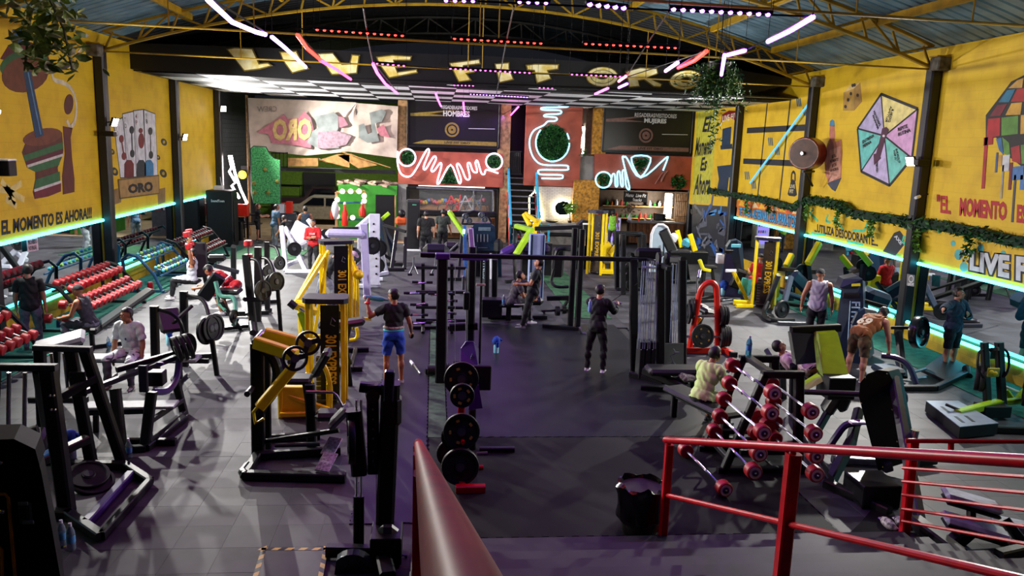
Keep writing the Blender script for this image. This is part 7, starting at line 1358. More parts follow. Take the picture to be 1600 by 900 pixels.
def rack(label, short, y0, y1, frame, protos, n, desc):
    t = TW('dumbbell_rack', label, 'rack', V3((-8.1,(y0+y1)/2,0)))
    for y in (y0, y1, ) if y1-y0 < 3.4 else (y0,(y0+y1)/2, y1):
        t.a('end_frame', G().tube([V3((-7.35, y,.03)), V3((-7.55, y,.5)), V3((-7.95, y,.98)), V3((-8.2, y,1.05)), V3((-8.35, y,.9)), V3((-8.3, y,.03))],.045,8), frame); t.b('foot', V3((-7.3, y,.04)), V3((-8.4, y,.04)),.08, frame)
    for x, z in ((-7.5,.50),(-7.95,.86)):
        for dx in (-.11,.11): t.b('shelf_rail', V3((x+dx, y0, z+dx*-.35)), V3((x+dx, y1, z+dx*-.35)),.05, frame,.04)
        for i in range(n):
            y = y0+.16+(y1-y0-.32)*(i+.5)/n; pr = protos[i % len(protos)]; key = id(pr)
            lb = desc+', '+ORD[i]+' from the near end of the '+('lower' if x > -7.8 else 'upper')+' shelf '+short
            loc = V3((x, y, z+.105)); rt = (0,.35, rng.normal()*.06)
            if key not in used0: used0.add(key); pr.o.location = loc; pr.o.rotation_euler = rt; pr.o['label'] = lb; pr.o['group'] = 'dumbbells '+short
            else: copy_tree(pr, loc, rt, lb, 'dumbbells '+short)
rack('black two shelf dumbbell rack at the near left edge', 'of the near left rack', 11.6,15.2, BLK,[DUM],12, 'red dumbbell')
rack('black two shelf dumbbell rack behind the seated man in a tank top', 'behind the tank top man', 17.3,20.5, BLK,[DUM],11, 'red dumbbell')
rack('teal dumbbell rack with small pastel weights', 'of the pastel rack', 21.9,24.5, mat('teal rack paint', '#1f4f74', .4), DP,9, 'small pastel dumbbell')
rack('far dumbbell rack before the black speakers', 'of the far rack', 25.0,28.9, BLK,[DW],14, 'maroon dumbbell')
# loose things on the floor
def bottle(label, p, h=.24, c_='#bfe0ea', cap=WPL, tint=None):
    t = Th('water_bottle', label, 'bottle', p); k = h/.24
    t.a('bottle_body', G().lathe([(.03*k,0),(.034*k,.01*k),(.034*k,.15*k),(.028*k,.18*k),(.012*k,.215*k)],(0,0,0),(0,0,1),14), mat('clear plastic '+c_, c_,.08,0,0, trans=.75)); t.a('cap', G().cyl((0,0,.212*k),(0,0,.24*k),.014*k,10), cap); t.a('label_band', G().lathe([(.0345*k,.07*k),(.0352*k,.075*k),(.0352*k,.125*k),(.0345*k,.13*k)],(0,0,0),(0,0,1),14), tint or mat('blue bottle label', '#5aa0d8', .5))
bottle('left one of two clear water bottles by the near left tower', F(98,854),.3); bottle('right one of two clear water bottles by the near left tower', F(112,859),.3); bottle('clear water bottle on the floor between the two left frames', F(202,716),.28)
bottle('blue water bottle standing on the ridge of the barbell rack', V3((4.5,10.44,1.455)),.3, '#6cc0e0'); bottle('clear bottle beside the seated man in grey', V3((1.72,18.5,.48)),.26); bottle('small clear bottle at the feet of the man in white', F(170,545),.26); bottle('second clear bottle behind the man in white', F(178,548),.28)
for nm, px, py, k in (('left of the lifting mat centre', 775,552,1.0),('on the floor behind the left plate loaded press', 265,538,1.2),('beside the navy tower at right', 1129,462,1.3),('standing inside the near left A-frame machine', 112,716,1.1)):
    t = Th('spray_bottle', 'blue cloth over a pale spray bottle '+nm, 'spray bottle', F(px, py), sc=k); t.a('bottle_body', G().lathe([(.05,0),(.055,.02),(.055,.16),(.02,.22)],(0,0,0),(0,0,1),12), mat('pale cyan bottle', '#8fd8e8', .3)); t.a('blue_cloth', G().ell((0,0,.27),(.09,.08,.1),12,8).box((.08,0,.3),(.1,.05,.05),(0,.4,0),.015).box((.02,-.05,.2),(.08,.05,.14),(.2,0,0),.02), mat('blue cloth', '#1c4fb8', .8,0,.25,12))
t = Th('drink_can', 'red drink can standing on the floor near the pastel rack', 'can', F(235,456), sc=2.2); t.a('can', G().lathe([(.028,0),(.033,.012),(.033,.11),(.026,.122)],(0,0,0),(0,0,1),14), RED); t.a('lid', G().cyl((0,0,.12),(0,0,.125),.025,12), STL)
t = Th('drink_can', 'dark blue drink can on the turf behind the standing man in black', 'can', F(92,512), sc=1.4); t.a('can', G().lathe([(.028,0),(.033,.012),(.033,.11),(.026,.122)],(0,0,0),(0,0,1),14), mat('dark blue can', '#16305a', .3,.5)); t.a('lid', G().cyl((0,0,.12),(0,0,.125),.025,12), STL)
t = TW('floor_bar', 'short shiny bar lying on the floor right of the drinking man', 'handle bar', F(649,574,.03)); t.c('bar', F(641,563,.03), F(657,584,.03),.022, CHR); t.c('grip', F(642,565,.03), F(646,570,.03),.03, WPL)
t = TW('floor_bar', 'pale bar on the floor before the blue tower at right', 'handle bar', F(1140,468,.03)); t.c('bar', F(1126,470,.03), F(1150,467,.03),.02, STL); t.c('grip', F(1126,470,.03), F(1131,469,.03),.03, BLK)
t = TW('printed_notice', 'small white printed notice stuck on the right post', 'sign', WX(1424,438,11.3)); t.a('card', G().slab([WX(1418,428,11.29), WX(1430,430,11.29), WX(1429,448,11.29), WX(1417,446,11.29)],(-.012,0,0)), mat('grey print', '#6c6c68', .6), sm=False); t.a('round_logo', G().tube([WX(1424+3.5*math.cos(a),436+5*math.sin(a),11.275) for a in np.linspace(0,2*PI,13)[:-1]],.012,5, True), WPL); t.a('lettering', text_quad('LIVE FIT', [WX(1418.5,446,11.274), WX(1428,447,11.274), WX(1428,443,11.274), WX(1418.5,442,11.274)]), WPL, sm=False, kind='stuff')
t = TW('paper_notice', 'white paper notice with printed words hanging on the near left mirror', 'sign', V3((-8.84,17.0,1.5)));
q = [V3((-8.845,16.95,1.32)), V3((-8.845,18.0,1.32)), V3((-8.845,18.0,1.92)), V3((-8.845,16.95,1.92))]
q = [WL(43,394,.03), WL(60,391,.03), WL(58,371,.03), WL(41,374,.03)]
t.a('paper', G().slab(q,(.006,0,0)), mat('pink paper', '#d8b8c0', .7), sm=False); vtext(t, 'PROHIBIDO\nNO PASAR', q[0].lerp(q[2],.1)+V3((.01,0,0)), q[1].lerp(q[3],.1)+V3((.01,0,0)), q[2].lerp(q[0],.1)+V3((.01,0,0)), q[3].lerp(q[1],.1)+V3((.01,0,0)), BLK,.02)
# ================================================================== PEOPLE
SKINS = [mat('skin light', '#c08a6c', .55,0,.06,8), mat('skin tan', '#a86f50', .55,0,.06,8), mat('skin brown', '#85543a', .55,0,.06,8)]
HAIRM = mat('black hair', '#0e0b0a', .55,0,.2,30); HAIRB = mat('brown hair', '#4a2a18', .55,0,.2,30)
def cloth(c_, c2=None, sc_=12): return mat('cloth '+c_+(c2 or ''), c_,.85,0,.12, sc_,.05, c2=c2)
def nrm(v): return V3(v).normalized()
class Body:
    def __init__(s): s.P = []
    def cap(s, a, b, ra, rb, reg): s.P.append(('c', V3(a), V3(b), ra, rb, reg))
    def ell(s, c, r, R, reg, ax=None): s.P.append(('e', V3(c), V3(r), R, ax, reg))
    def mesh(s, vox):
        g = G()
        for p in s.P:
            if p[0] == 'c':
                a, b, ra, rb = p[1:5]; d = (b-a); L = d.length; u = d/L if L > 1e-6 else V3((0,0,1)); P, R_ = [],[]
                for k in range(5): t = -math.cos(k/4*PI/2); P.append(a+u*ra*t); R_.append(max(ra*math.sin(k/4*PI/2), ra*.04))
                for k in range(5): t = math.sin(k/4*PI/2); P.append(b+u*rb*t); R_.append(max(rb*math.cos(k/4*PI/2), rb*.04))
                g.tube(P, R_,12)
            else: g.ell(p[1], tuple(p[2]),16,11, p[3])
        me = g.mesh('body'); o = bpy.data.objects.new('tmp', me); COL.objects.link(o)
        m_ = o.modifiers.new('r', 'REMESH'); m_.mode = 'VOXEL'; m_.voxel_size = vox; m_.use_smooth_shade = True
        m2 = o.modifiers.new('s', 'SMOOTH'); m2.iterations = 3; m2.factor = .5
        bpy.context.view_layer.update()
        out = bpy.data.meshes.new_from_object(o.evaluated_get(bpy.context.evaluated_depsgraph_get()))
        bpy.data.objects.remove(o); bpy.data.meshes.remove(me); return out
    def classify(s, X):
        best = np.full(len(X),1e9); reg = np.zeros(len(X), int); tt = np.zeros(len(X))
        for i, p in enumerate(s.P):
            if p[0] == 'c':
                a, b = np.array(p[1]), np.array(p[2]); d = b-a; L2 = max(d@d,1e-9); t = ((X-a)@d)/L2; tc = np.clip(t,0,1)
                q = np.linalg.norm(X-(a+tc[:, None]*d), axis=1)-(p[3]+(p[4]-p[3])*tc)
            else:
                Rm = np.array(p[3]) if p[3] is not None else np.eye(3); l = (X-np.array(p[1]))@Rm; r = np.array(p[2]); k = np.linalg.norm(l/r, axis=1); q = (k-1)*r.min(); t = l[:, 2]/r[2]
                if p[4]: a, b = np.array(p[4][0]), np.array(p[4][1]); t = ((X-a)@(b-a))/((b-a)@(b-a))
            m_ = q < best; best[m_] = q[m_]; reg[m_] = i; tt[m_] = t[m_]
        return reg, tt
def sub_mesh(me, V, N, keep, faces, off, smooth=0, wrinkle=0., seed=0, name='cloth'):
    idx = np.flatnonzero(keep); fs = [faces[i] for i in idx]; used = sorted({v for f in fs for v in f}); mp = {v: i for i, v in enumerate(used)}
    if not fs: return None
    X = V[used]; Nn = N[used]; F_ = [tuple(mp[v] for v in f) for f in fs]
    if smooth:
        E = np.array([(f[i], f[(i+1) % len(f)]) for f in F_ for i in range(len(f))]); 
        for _ in range(smooth):
            A = np.zeros_like(X); c_ = np.zeros(len(X)); np.add.at(A, E[:, 0], X[E[:, 1]]); np.add.at(c_, E[:, 0],1); np.add.at(A, E[:, 1], X[E[:, 0]]); np.add.at(c_, E[:, 1],1); X = X*.5+.5*A/c_[:, None]
    w = wrinkle*(np.sin(X[:, 2]*38+4*np.sin(X[:, 0]*17+seed)+3*np.sin(X[:, 1]*21))+.6*np.sin(X[:, 0]*55+X[:, 2]*30+seed))
    X = X+Nn*(off+w)[:, None] if wrinkle else X+Nn*off
    m2 = bpy.data.meshes.new(name); m2.from_pydata([tuple(x) for x in X],[], F_); m2.update()
    for p in m2.polygons: p.use_smooth = True
    return m2
def person(label, loc, rot=0., H=1.74, hz=.93, lean=0., side=0., arms=None, legs=None, look=(0,0), skin=1, shirt=None, sleeve=.6, pants=None, plen=1., shoes=None, hair='short', hm=None, vox=.013,
           build=1., hands=('relax', 'relax'), shirt_hem=-.10, extra=None, neck_skin=True, feet=((0,1,0),(0,1,0)), toe_down=0., twist=0.):
    t = Th('person', label, 'person', loc, rot); s = H/1.75; B = Body(); k = build
    Rt = Matrix.Rotation(-lean,3, 'X') @ Matrix.Rotation(side,3, 'Y'); up = Rt @ V3((0,0,1)); fw = Rt @ V3((0,1,0)); rt = Rt @ V3((1,0,0))
    if twist: Rz = Matrix.Rotation(twist,3, up); fw = Rz @ fw; rt = Rz @ rt
    RM = Matrix((rt, fw, up)).transposed()
    p = V3((0,0, hz)); X = lambda x, y, z: p+(rt*x+fw*y+up*z)*s
    e = lambda c_, r, reg, R_=RM: B.ell(c_,[q*s for q in r], R_, reg)
    e(X(0,-.005,.0),(.165*k,.118*k,.13), 'pelvis'); e(X(0,-.045,-.03),(.15*k,.10*k,.10), 'pelvis'); e(X(0,.0,.14),(.142*k,.10*k,.15), 'torso'); e(X(0,.005,.31),(.168*k,.112*k,.17), 'torso'); e(X(0,-.005,.40),(.165*k,.095,.12), 'torso')
    B.cap(X(-.145*k,0,.445), X(.145*k,0,.445),.062*s,.062*s, 'torso'); B.cap(X(0,-.01,.44), X(0,.005,.565),.06*s,.052*s, 'neck')
    hy, hp = look; HR = RM @ Matrix.Rotation(hy,3, 'Z') @ Matrix.Rotation(-hp,3, 'X'); hc = X(0,.012,.655)+(HR @ V3((0,.012,0)))*s
    h = lambda x, y, z: hc+(HR @ V3((x, y, z)))*s
    B.ell(h(0,-.012,.022),[.076*s,.094*s,.095*s], HR, 'head'); B.ell(h(0,.026,-.045),[.058*s,.066*s,.072*s], HR, 'head'); B.ell(h(0,.062,-.088),[.026*s,.022*s,.02*s], HR, 'head')
    B.ell(h(0,.098,-.026),[.014*s,.02*s,.024*s], HR, 'head'); B.ell(h(0,.08,.018),[.05*s,.018*s,.014*s], HR, 'head')
    for sx in (-1,1): B.ell(h(sx*.078,-.012,-.012),[.012*s,.02*s,.032*s], HR, 'head')
    arms = arms or (((.16,.02,-1),(.06,.18,-1)),)*2; legs = legs or (((.06,.03,-1),(.0,-.03,-1)),)*2; fingers = []
    for i, sx in enumerate((1,-1)):        # 0 right,1 left
        ua, fa = arms[i][0], arms[i][1]; mx = lambda v: nrm((v[0]*sx, v[1], v[2]))
        sh = X(.183*sx*k,0,.435); el = sh+mx(ua)*.285*s; wr = el+mx(fa)*.25*s; L_ = 'R' if sx > 0 else 'L'
        B.cap(sh, el,.056*s*k,.043*s*k, 'uarm'+L_); B.cap(el, wr,.044*s*k,.029*s, 'farm'+L_); B.ell(el.lerp(wr,.28),[.046*s*k,.046*s*k,.07*s], mx(fa).to_track_quat('Z', 'Y').to_matrix(), 'farm'+L_,(el, wr))
        hd = nrm(arms[i][2]) if len(arms[i]) > 2 else mx(fa); hd = V3((hd.x*(sx if len(arms[i]) > 2 else 1), hd.y, hd.z)); pn = hd.cross(V3((0,0,1)) if abs(hd.z) < .9 else V3((0,1,0))).normalized(); sd = hd.cross(pn).normalized()
        QR = Matrix((sd, pn, hd)).transposed(); pc = wr+hd*.05*s
        B.cap(wr, pc,.027*s,.032*s, 'hand'+L_); B.ell(pc+hd*.012*s,[.042*s,.02*s,.052*s], QR, 'hand'+L_)
        cu = {'relax': .35, 'grip': 1.25, 'open': .1}[hands[i]]; ps = 1 if pn.dot(V3((-sx,0,0))) > 0 else -1
        for f_ in range(4):
            b0 = pc+hd*.05*s+sd*(-.03+.02*f_)*s; ln = (.036,.041,.038,.03)[f_]*s; d1 = (hd*math.cos(cu*.6)+pn*ps*math.sin(cu*.6)); d2 = (hd*math.cos(cu*1.6)+pn*ps*math.sin(cu*1.6))
            B.cap(pc+sd*(-.026+.0175*f_)*s, b0,.011*s,.0105*s, 'hand'+L_); B.cap(b0, b0+d1*ln,.0105*s,.0095*s, 'hand'+L_); B.cap(b0+d1*ln, b0+d1*ln+d2*ln*.9,.0095*s,.0085*s, 'hand'+L_)
        tb = pc+sd*.03*s-hd*.015*s; td = nrm(sd*.8+hd*.7+pn*ps*.3*cu); B.cap(tb, tb+td*.04*s,.014*s,.0115*s, 'hand'+L_); B.cap(tb+td*.04*s, tb+td*.04*s+nrm(hd+sd*.2+pn*ps*.4*cu)*.03*s,.0115*s,.0095*s, 'hand'+L_)
        th, shn = legs[i][0], legs[i][1]; hp_ = X(.088*sx,0,-.03); kn = hp_+mx(th)*.43*s; an = kn+mx(shn)*.42*s
        B.cap(hp_, kn,.085*s*k,.056*s*k, 'thigh'+L_); B.ell(hp_.lerp(kn,.35),[.088*s*k,.088*s*k,.13*s], mx(th).to_track_quat('Z', 'Y').to_matrix(), 'thigh'+L_,(hp_, kn))
        B.cap(kn, an,.055*s*k,.036*s, 'shin'+L_); cb = kn.lerp(an,.3)-V3((0,.012*s,0)); B.ell(cb,[.056*s*k,.058*s*k,.10*s], mx(shn).to_track_quat('Z', 'Y').to_matrix(), 'shin'+L_,(kn, an))
        fd = nrm((feet[i][0]*sx, feet[i][1], feet[i][2])); hl = an+V3((0,0,-.045*s))-fd*.045*s; to = hl+fd*.19*s+V3((0,0,-.012*s))
        B.cap(an, hl+fd*.03*s,.038*s,.036*s, 'foot'+L_); B.cap(hl, to-fd*.06*s,.034*s,.036*s, 'foot'+L_); B.cap(to-fd*.06*s, to,.036*s,.026*s, 'foot'+L_)
        t.__dict__['hand'+L_] = pc+hd*.05*s; t.__dict__['ankle'+L_] = an; t.__dict__['knee'+L_] = kn; t.__dict__['wrist'+L_] = wr
    me = B.mesh(vox); n = len(me.vertices); V = np.empty(n*3, np.float32); me.vertices.foreach_get('co', V); V = V.reshape(-1,3).astype(float); N = np.empty(n*3, np.float32); me.vertices.foreach_get('normal', N); N = N.reshape(-1,3)
    faces = [tuple(q.vertices) for q in me.polygons]; FC = np.array([V[list(f)].mean(0) for f in faces]); ri, tt = B.classify(FC); RN = np.array([q[5] for q in B.P]); reg = RN[ri]
    me.materials.append(SKINS[skin]); t.a('body', me, None)
    loc_ = (FC-np.array(p))@np.array(RM)/s; hl_ = (FC-np.array(hc))@np.array(HR)/s; seed = len(label)
    isr = lambda *a: np.isin(reg, a)
    if pants:
        kp = isr('pelvis') | (isr('thighR', 'thighL') & (tt < plen*2)) | (isr('shinR', 'shinL') & (tt < plen*2-1)) | (isr('torso') & (loc_[:, 2] < .06))
        if plen >= 1: kp |= isr('shinR', 'shinL') & (tt < .97)
        if shirt: kp &= ~(isr('pelvis', 'torso') & (loc_[:, 2] > shirt_hem+.05))
        m_ = sub_mesh(me, V, N, kp, faces,.017*s,2,.004, seed); m_.materials.append(pants); t.a('trousers' if plen >= 1 else 'shorts', m_, None)
    if shirt:
        kp = (isr('torso') & (loc_[:, 2] > shirt_hem)) | (isr('pelvis') & (loc_[:, 2] > shirt_hem)) | (isr('thighR', 'thighL') & (loc_[:, 2] > shirt_hem) & (loc_[:, 2] > -.04)) | (isr('neck') & (loc_[:, 2] < .475))
        if sleeve > 0: kp |= isr('uarmR', 'uarmL') & (tt < sleeve) | (isr('farmR', 'farmL') & (tt < sleeve-1))
        else: kp &= ~((np.abs(loc_[:, 0]) > .145*k) & (loc_[:, 2] > .3))
        m_ = sub_mesh(me, V, N, kp, faces,.024*s,2,.005, seed+1); m_.materials.append(shirt); t.a('shirt', m_, None)
    if shoes:
        for L_ in 'RL':
            kp = isr('foot'+L_); m_ = sub_mesh(me, V, N, kp, faces,.009*s)
            if m_:
                m_.materials.append(shoes); so = t.a('shoe', m_, None); fz = FC[:, 2]; 
                m_ = sub_mesh(me, V, N, kp & (N[[f[0] for f in faces]][:, 2] < -.35), faces,.013*s)
                if m_: m_.materials.append(WPL); t.a('sole', m_, None, so)
    hm = hm or HAIRM
    if hair:
        z, y, x = hl_[:, 2], hl_[:, 1], np.abs(hl_[:, 0])
        kp = isr('head') & ((z > .052-.35*np.clip(-y,-.03,.04)) | ((y < -.015) & (z > -.085)))
        if hair == 'cap': kp = isr('head') & (z > .03)
        m_ = sub_mesh(me, V, N, kp, faces,(.017 if hair != 'cap' else .014)*s,1,.003, seed)
        if m_: m_.materials.append(hm); ho = t.a('hair' if hair != 'cap' else 'cap', m_, None)
        if hair == 'cap': t.a('cap_brim', G().slab([h(-.06,.08,.045), h(.06,.08,.045), h(.045,.16,.03), h(-.045,.16,.03)],(0,0,.008)), hm, ho, sm=False)
        if hair == 'long': t.a('long_hair', G().tube([h(0,-.06,.03), h(0,-.085,-.1), h(0,-.08,-.26), h(0,-.06,-.36)],[.075*s,.085*s,.07*s,.03*s],10), hm)
    dk = mat('eye dark', '#120c0a', .3)
    for sx in (-1,1):
        ey = t.a('eye', G().ell(h(sx*.03,.078,.0),(.013*s,.009*s,.008*s),8,6, HR), WPL); t.a('iris', G().ell(h(sx*.03,.0855,.0),(.0065*s,.004*s,.0068*s),8,6, HR), dk, ey)
        t.a('eyebrow', G().tube([h(sx*.014,.094,.024), h(sx*.032,.092,.029), h(sx*.048,.079,.024)],.004*s,5), HAIRM)
    t.a('mouth', G().ell(h(0,.088,-.064),(.022*s,.006*s,.006*s),10,6, HR), mat('lips', '#8a4a40', .5))
    t.h = h; t.X = X; t.s = s; t.hc = hc; t.up = up; t.fw = fw; t.rt = rt
    return t
def world(t, v): return Matrix.Rotation(t.o.rotation_euler.z,3, 'Z') @ V3(v) + V3(t.o.location)
SIT = (((.14,1,.02),(.03,.05,-1)),((.14,1,.02),(.03,.05,-1)))
def W2(px, py): p = F(px, py); return (p.x, p.y,0)
NV = .0105
# --- the drinking man in blue shorts
t = person('man in a dark tee and bright blue shorts drinking from a teal bottle', W2(615,598),.3,1.78,.935,.0,0, arms=(((.35,-.08,-1),(.25,.55,-.75)),((.75,.35,-.5),(.12,.28,1),(-.35,.5,.6))), legs=(((.1,.02,-1),(.02,-.03,-1)),)*2, look=(.75,.28), skin=1, shirt=cloth('#12151f'), sleeve=.55, pants=cloth('#1444b8'), plen=.42, shoes=mat('red black white shoe', '#3a2026', .6,0,.5,25, c2='#b8a8a8'), vox=NV, hands=('relax', 'grip'), shirt_hem=.09)
t.a('waistband', G().tube([t.X(.168*math.cos(a),.122*math.sin(a),.055) for a in np.linspace(0,2*PI,25)[:-1]],.024,6, True), cloth('#48b8cc')); t.a('patterned_belt', G().tube([t.X(.17*math.cos(a),.126*math.sin(a),.105) for a in np.linspace(0,2*PI,25)[:-1]],.026,6, True), mat('patterned belt', '#c8c0b8', .8,0,.4,30, c2='#5a4a48'))
t.a('wristband', G().tube([t.wristL+V3((.036*math.cos(a),.036*math.sin(a),-.01)) for a in np.linspace(0,2*PI,13)[:-1]],.02,6, True), REDP); t.a('glove', G().ell(t.handR,(.05,.06,.075)), BLK)
m1, h1 = world(t, t.h(0,.12,-.06)), world(t, t.handL)
bt = Th('drinking_bottle', 'teal shaker bottle at the mouth of the man in blue shorts', 'bottle', h1); d = m1-h1; u = nrm(d); bt.a('bottle_body', G().lathe([(.03,-.06),(.04,-.05),(.042, max(.05, d.length*.62)),(.03, max(.06, d.length*.75))],(0,0,0), u,14), mat('teal bottle', '#3fb0b0', .35)); bt.a('spout', G().lathe([(.018, d.length*.7),(.014, d.length*.98)],(0,0,0), u,10), mat('teal spout', '#2a8a8a', .4)); bt.a('white_cap', G().ell(-u*.07,.04), WPL)
# --- man in black at the cable tower
t = person('man all in black with white shoes pulling a cable at the crossover', W2(930,580),-.55,1.78,.935,.03,0, arms=(((.2,.75,-.65),(-.1,1,.3)),((.05,.7,-.7),(-.25,1,.35))), legs=(((.12,.1,-1),(.03,-.1,-1)),((.14,-.04,-1),(.02,-.04,-1))), look=(-.35,.0), skin=0, shirt=cloth('#0d0e13'), sleeve=1.92, pants=cloth('#0f1015'), shoes=mat('white shoe', '#cfcdd2', .6,0,.1), vox=NV, hands=('grip', 'grip'))
hb = (world(t, t.handR)+world(t, t.handL))/2; bt = Th('grip_bar', 'short steel bar gripped by the man in black at the crossover', 'handle bar', hb); bt.c('bar', world(t, t.handR)-hb+(world(t, t.handR)-hb)*.4, world(t, t.handL)-hb+(world(t, t.handL)-hb)*.4,.018, STL); bt.c('strap', (0,0,0), D(1000,440,14.3)-hb,.008, BLK,5)
bt = Th('water_bottle', 'blue bottle held low behind the man in black at the crossover', 'bottle', D(922,478,14.4)); bt.a('bottle_body', G().lathe([(.03,-.12),(.035,-.1),(.035,.06),(.015,.1)],(0,0,0),(0,0,1),12), mat('blue white bottle', '#7a9ad8', .3)); bt.c('cap', (0,0,.1),(0,0,.125),.016, WPL)
# --- left group
t = person('standing man in a black tee and grey trousers facing the left mirror', (-7.85,15.9,0),.35,1.75,.93,.0,0, arms=(((.2,.05,-1),(.05,.2,-1)),((.22,.12,-1),(.0,.3,-1))), look=(.45,-.1), skin=0, shirt=cloth('#0c0d12'), sleeve=.7, pants=cloth('#6d7684', '#4d5562'), shoes=mat('dark shoe', '#1c1c20', .6), vox=NV, shirt_hem=-.14)
t = person('seated man in a dark tank top lifting red dumbbells, facing left', (-6.78,15.95,.0),1.35,1.74,.56,.3,0, arms=(((.1,.15,-1),(-.1,.8,.35)),((.1,.35,-.9),(-.1,.9,-.25))), legs=(((.12,1,-.05),(.02,-.12,-1)),((.2,1,-.02),(.05,.05,-1))), look=(0,-.35), skin=1, shirt=cloth('#3f4046', '#2c2d33'), sleeve=0, pants=cloth('#858b96', '#666c78'), shoes=mat('dark shoe', '#1c1c20'), hair='cap', hm=cloth('#121318'), vox=NV, hands=('grip', 'grip'), shirt_hem=-.05)
for L_, nm in (('R', 'upper'),('L', 'lower')): copy_tree(DUM, world(t, t.__dict__['hand'+L_])-V3((0,0,0)),(0,.1,.2), nm+' red dumbbell in the hands of the seated man in a tank top', 'dumbbells in hand')
t = person('young man in a white tee sitting on the pale bench facing us', (-5.22,13.88,0), PI-.18,1.76,.55,.12,0, arms=(((.22,.12,-1),(.02,.25,-1)),((.25,.1,-1),(.05,.35,-1))), legs=(((.32,1,-.12),(-.05,.12,-1)),((.25,1,-.15),(.05,.05,-1))), look=(-.45,-.1), skin=1, shirt=cloth('#d6dbe2'), sleeve=.8, pants=cloth('#55565e', '#3e3f46'), shoes=mat('grey shoe', '#8a8588', .6,0,.4,25), vox=.0095, shirt_hem=-.06, feet=((.15,1,0),(.2,1,0)))
t.a('necklace', G().tube([t.X(.07*math.cos(a),.125+.0*a,.36+.09*math.sin(a)) for a in np.linspace(PI,2*PI,10)],.005,5), mat('pale cord', '#b0b4b8')); t.a('pendant', G().ell(t.X(0,.145,.255),(.016,.012,.024)), mat('blue pendant', '#3a5a8a', .4)); t.a('belt', G().tube([t.X(.166*math.cos(a),.125*math.sin(a),.0) for a in np.linspace(0,2*PI,21)[:-1]],.02,6, True), mat('maroon belt', '#5a2a34', .6))
t = person('seated man in a white top raising red dumbbells overhead', (-6.35,21.15,0),1.75,1.76,.56,-.12,0, arms=(((.45,.15,.9),(.0,.1,1)),((.45,.1,.9),(.0,.1,1))), legs=(((.12,1,-.05),(.02,.15,-1)),((.2,1,-.02),(.05,.1,-1))), look=(0,.1), skin=1, shirt=cloth('#c8ccd2'), sleeve=0, pants=cloth('#101116'), shoes=mat('white shoe', '#cfcdd2'), vox=.014, hands=('grip', 'grip'))
for L_, nm in (('R', 'right'),('L', 'left')): copy_tree(DUM, world(t, t.__dict__['hand'+L_]),(0,1.45,.2), 'red dumbbell raised overhead in the '+nm+' hand of the seated man', 'dumbbells in hand')
copy_tree(DUM, D(388,391,17.85),(0, PI/2,0), 'red dumbbell stood on end on the black press post', 'dumbbells in hand')
hp_ = D(366,447,17.6)
t = person('man in a red shirt with a white stripe bent far forward on the mint machine', (hp_.x, hp_.y,0),1.45,1.74, hp_.z,1.0,0, arms=(((.1,.6,-.8),(-.1,.9,-.2)),)*2, legs=(((.15,.95,-.35),(.02,-.35,-1)),)*2, look=(0,-.1), skin=1, shirt=cloth('#b81220'), sleeve=.7, pants=cloth('#b08aa0'), plen=.6, shoes=mat('white shoe', '#cfcdd2'), vox=.014, hands=('grip', 'grip'))
t.a('white_stripe', G().tube([t.X(.198*math.cos(a),.14*math.sin(a),.2) for a in np.linspace(0,2*PI,21)[:-1]],.016,6, True), WPL)
# --- far left group
t = person('woman with long brown hair in a black dress at the far counter', W2(403,376),-1.2,1.6,.85,.05,0, arms=(((.1,.4,-.9),(-.2,1,.1)),((.1,.35,-.9),(-.2,1,.2))), look=(0,-.2), skin=0, shirt=cloth('#101015'), sleeve=.6, pants=cloth('#121217'), plen=.45, shoes=mat('dark shoe', '#1c1c20'), hair='long', hm=HAIRB, vox=.015, build=.88)
t = person('man in a blue grey tee leaning on the white press frame', W2(430,386),-.9,1.74,.93,.12,0, look=(-.2,-.2), skin=1, shirt=cloth('#3f5a74'), sleeve=.65, pants=cloth('#7a7e88'), shoes=mat('dark shoe', '#1c1c20'), vox=.016)
b_ = F(458,398); t = person('man in black bending over the white press', (b_.x, b_.y,0),.9,1.74,.85,.75,0, arms=(((.1,.5,-.85),(0,.7,-.7)),)*2, legs=(((.1,.2,-1),(.02,-.3,-1)),)*2, look=(0,-.2), skin=1, shirt=cloth('#0e0f14'), sleeve=.7, pants=cloth('#b0b4bc'), shoes=mat('white shoe', '#cfcdd2'), vox=.016)
b_ = F(478,392); t = person('man in a grey blue tank top with his back turned beside the white press', (b_.x, b_.y,0),.3,1.76,.94,.05,0, arms=(((.25,.3,-.9),(0,.9,-.2)),((.4,.2,-.9),(.1,.8,-.4))), look=(.5,-.1), skin=1, shirt=cloth('#3a4656'), sleeve=0, pants=cloth('#8c93a0'), shoes=mat('white shoe', '#cfcdd2'), vox=.015, build=1.06)
t = person('man in a red sweatshirt standing with folded arms and black trousers', W2(490,424), PI-.1,1.74,.93,-.02,0, arms=(((.15,.3,-.9),(-1,.45,.2)),((.15,.35,-.9),(-1,.5,.1))), look=(-.2,-.15), skin=1, shirt=cloth('#b3141c'), sleeve=1.9, pants=cloth('#121217'), shoes=mat('dark shoe', '#1c1c20'), vox=.013, shirt_hem=-.12)
q = [t.X(x,.15, z) for x, z in ((.09,.3),(-.09,.3),(-.09,.355),(.09,.355))]; vtext(t, 'COLLEGE', *q, mat('white print', '#c8c4cc', .7)); q = [t.X(x,.15, z) for x, z in ((.03,.2),(-.03,.2),(-.03,.26),(.03,.26))]; vtext(t, '01', *q, mat('white print', '#c8c4cc'))
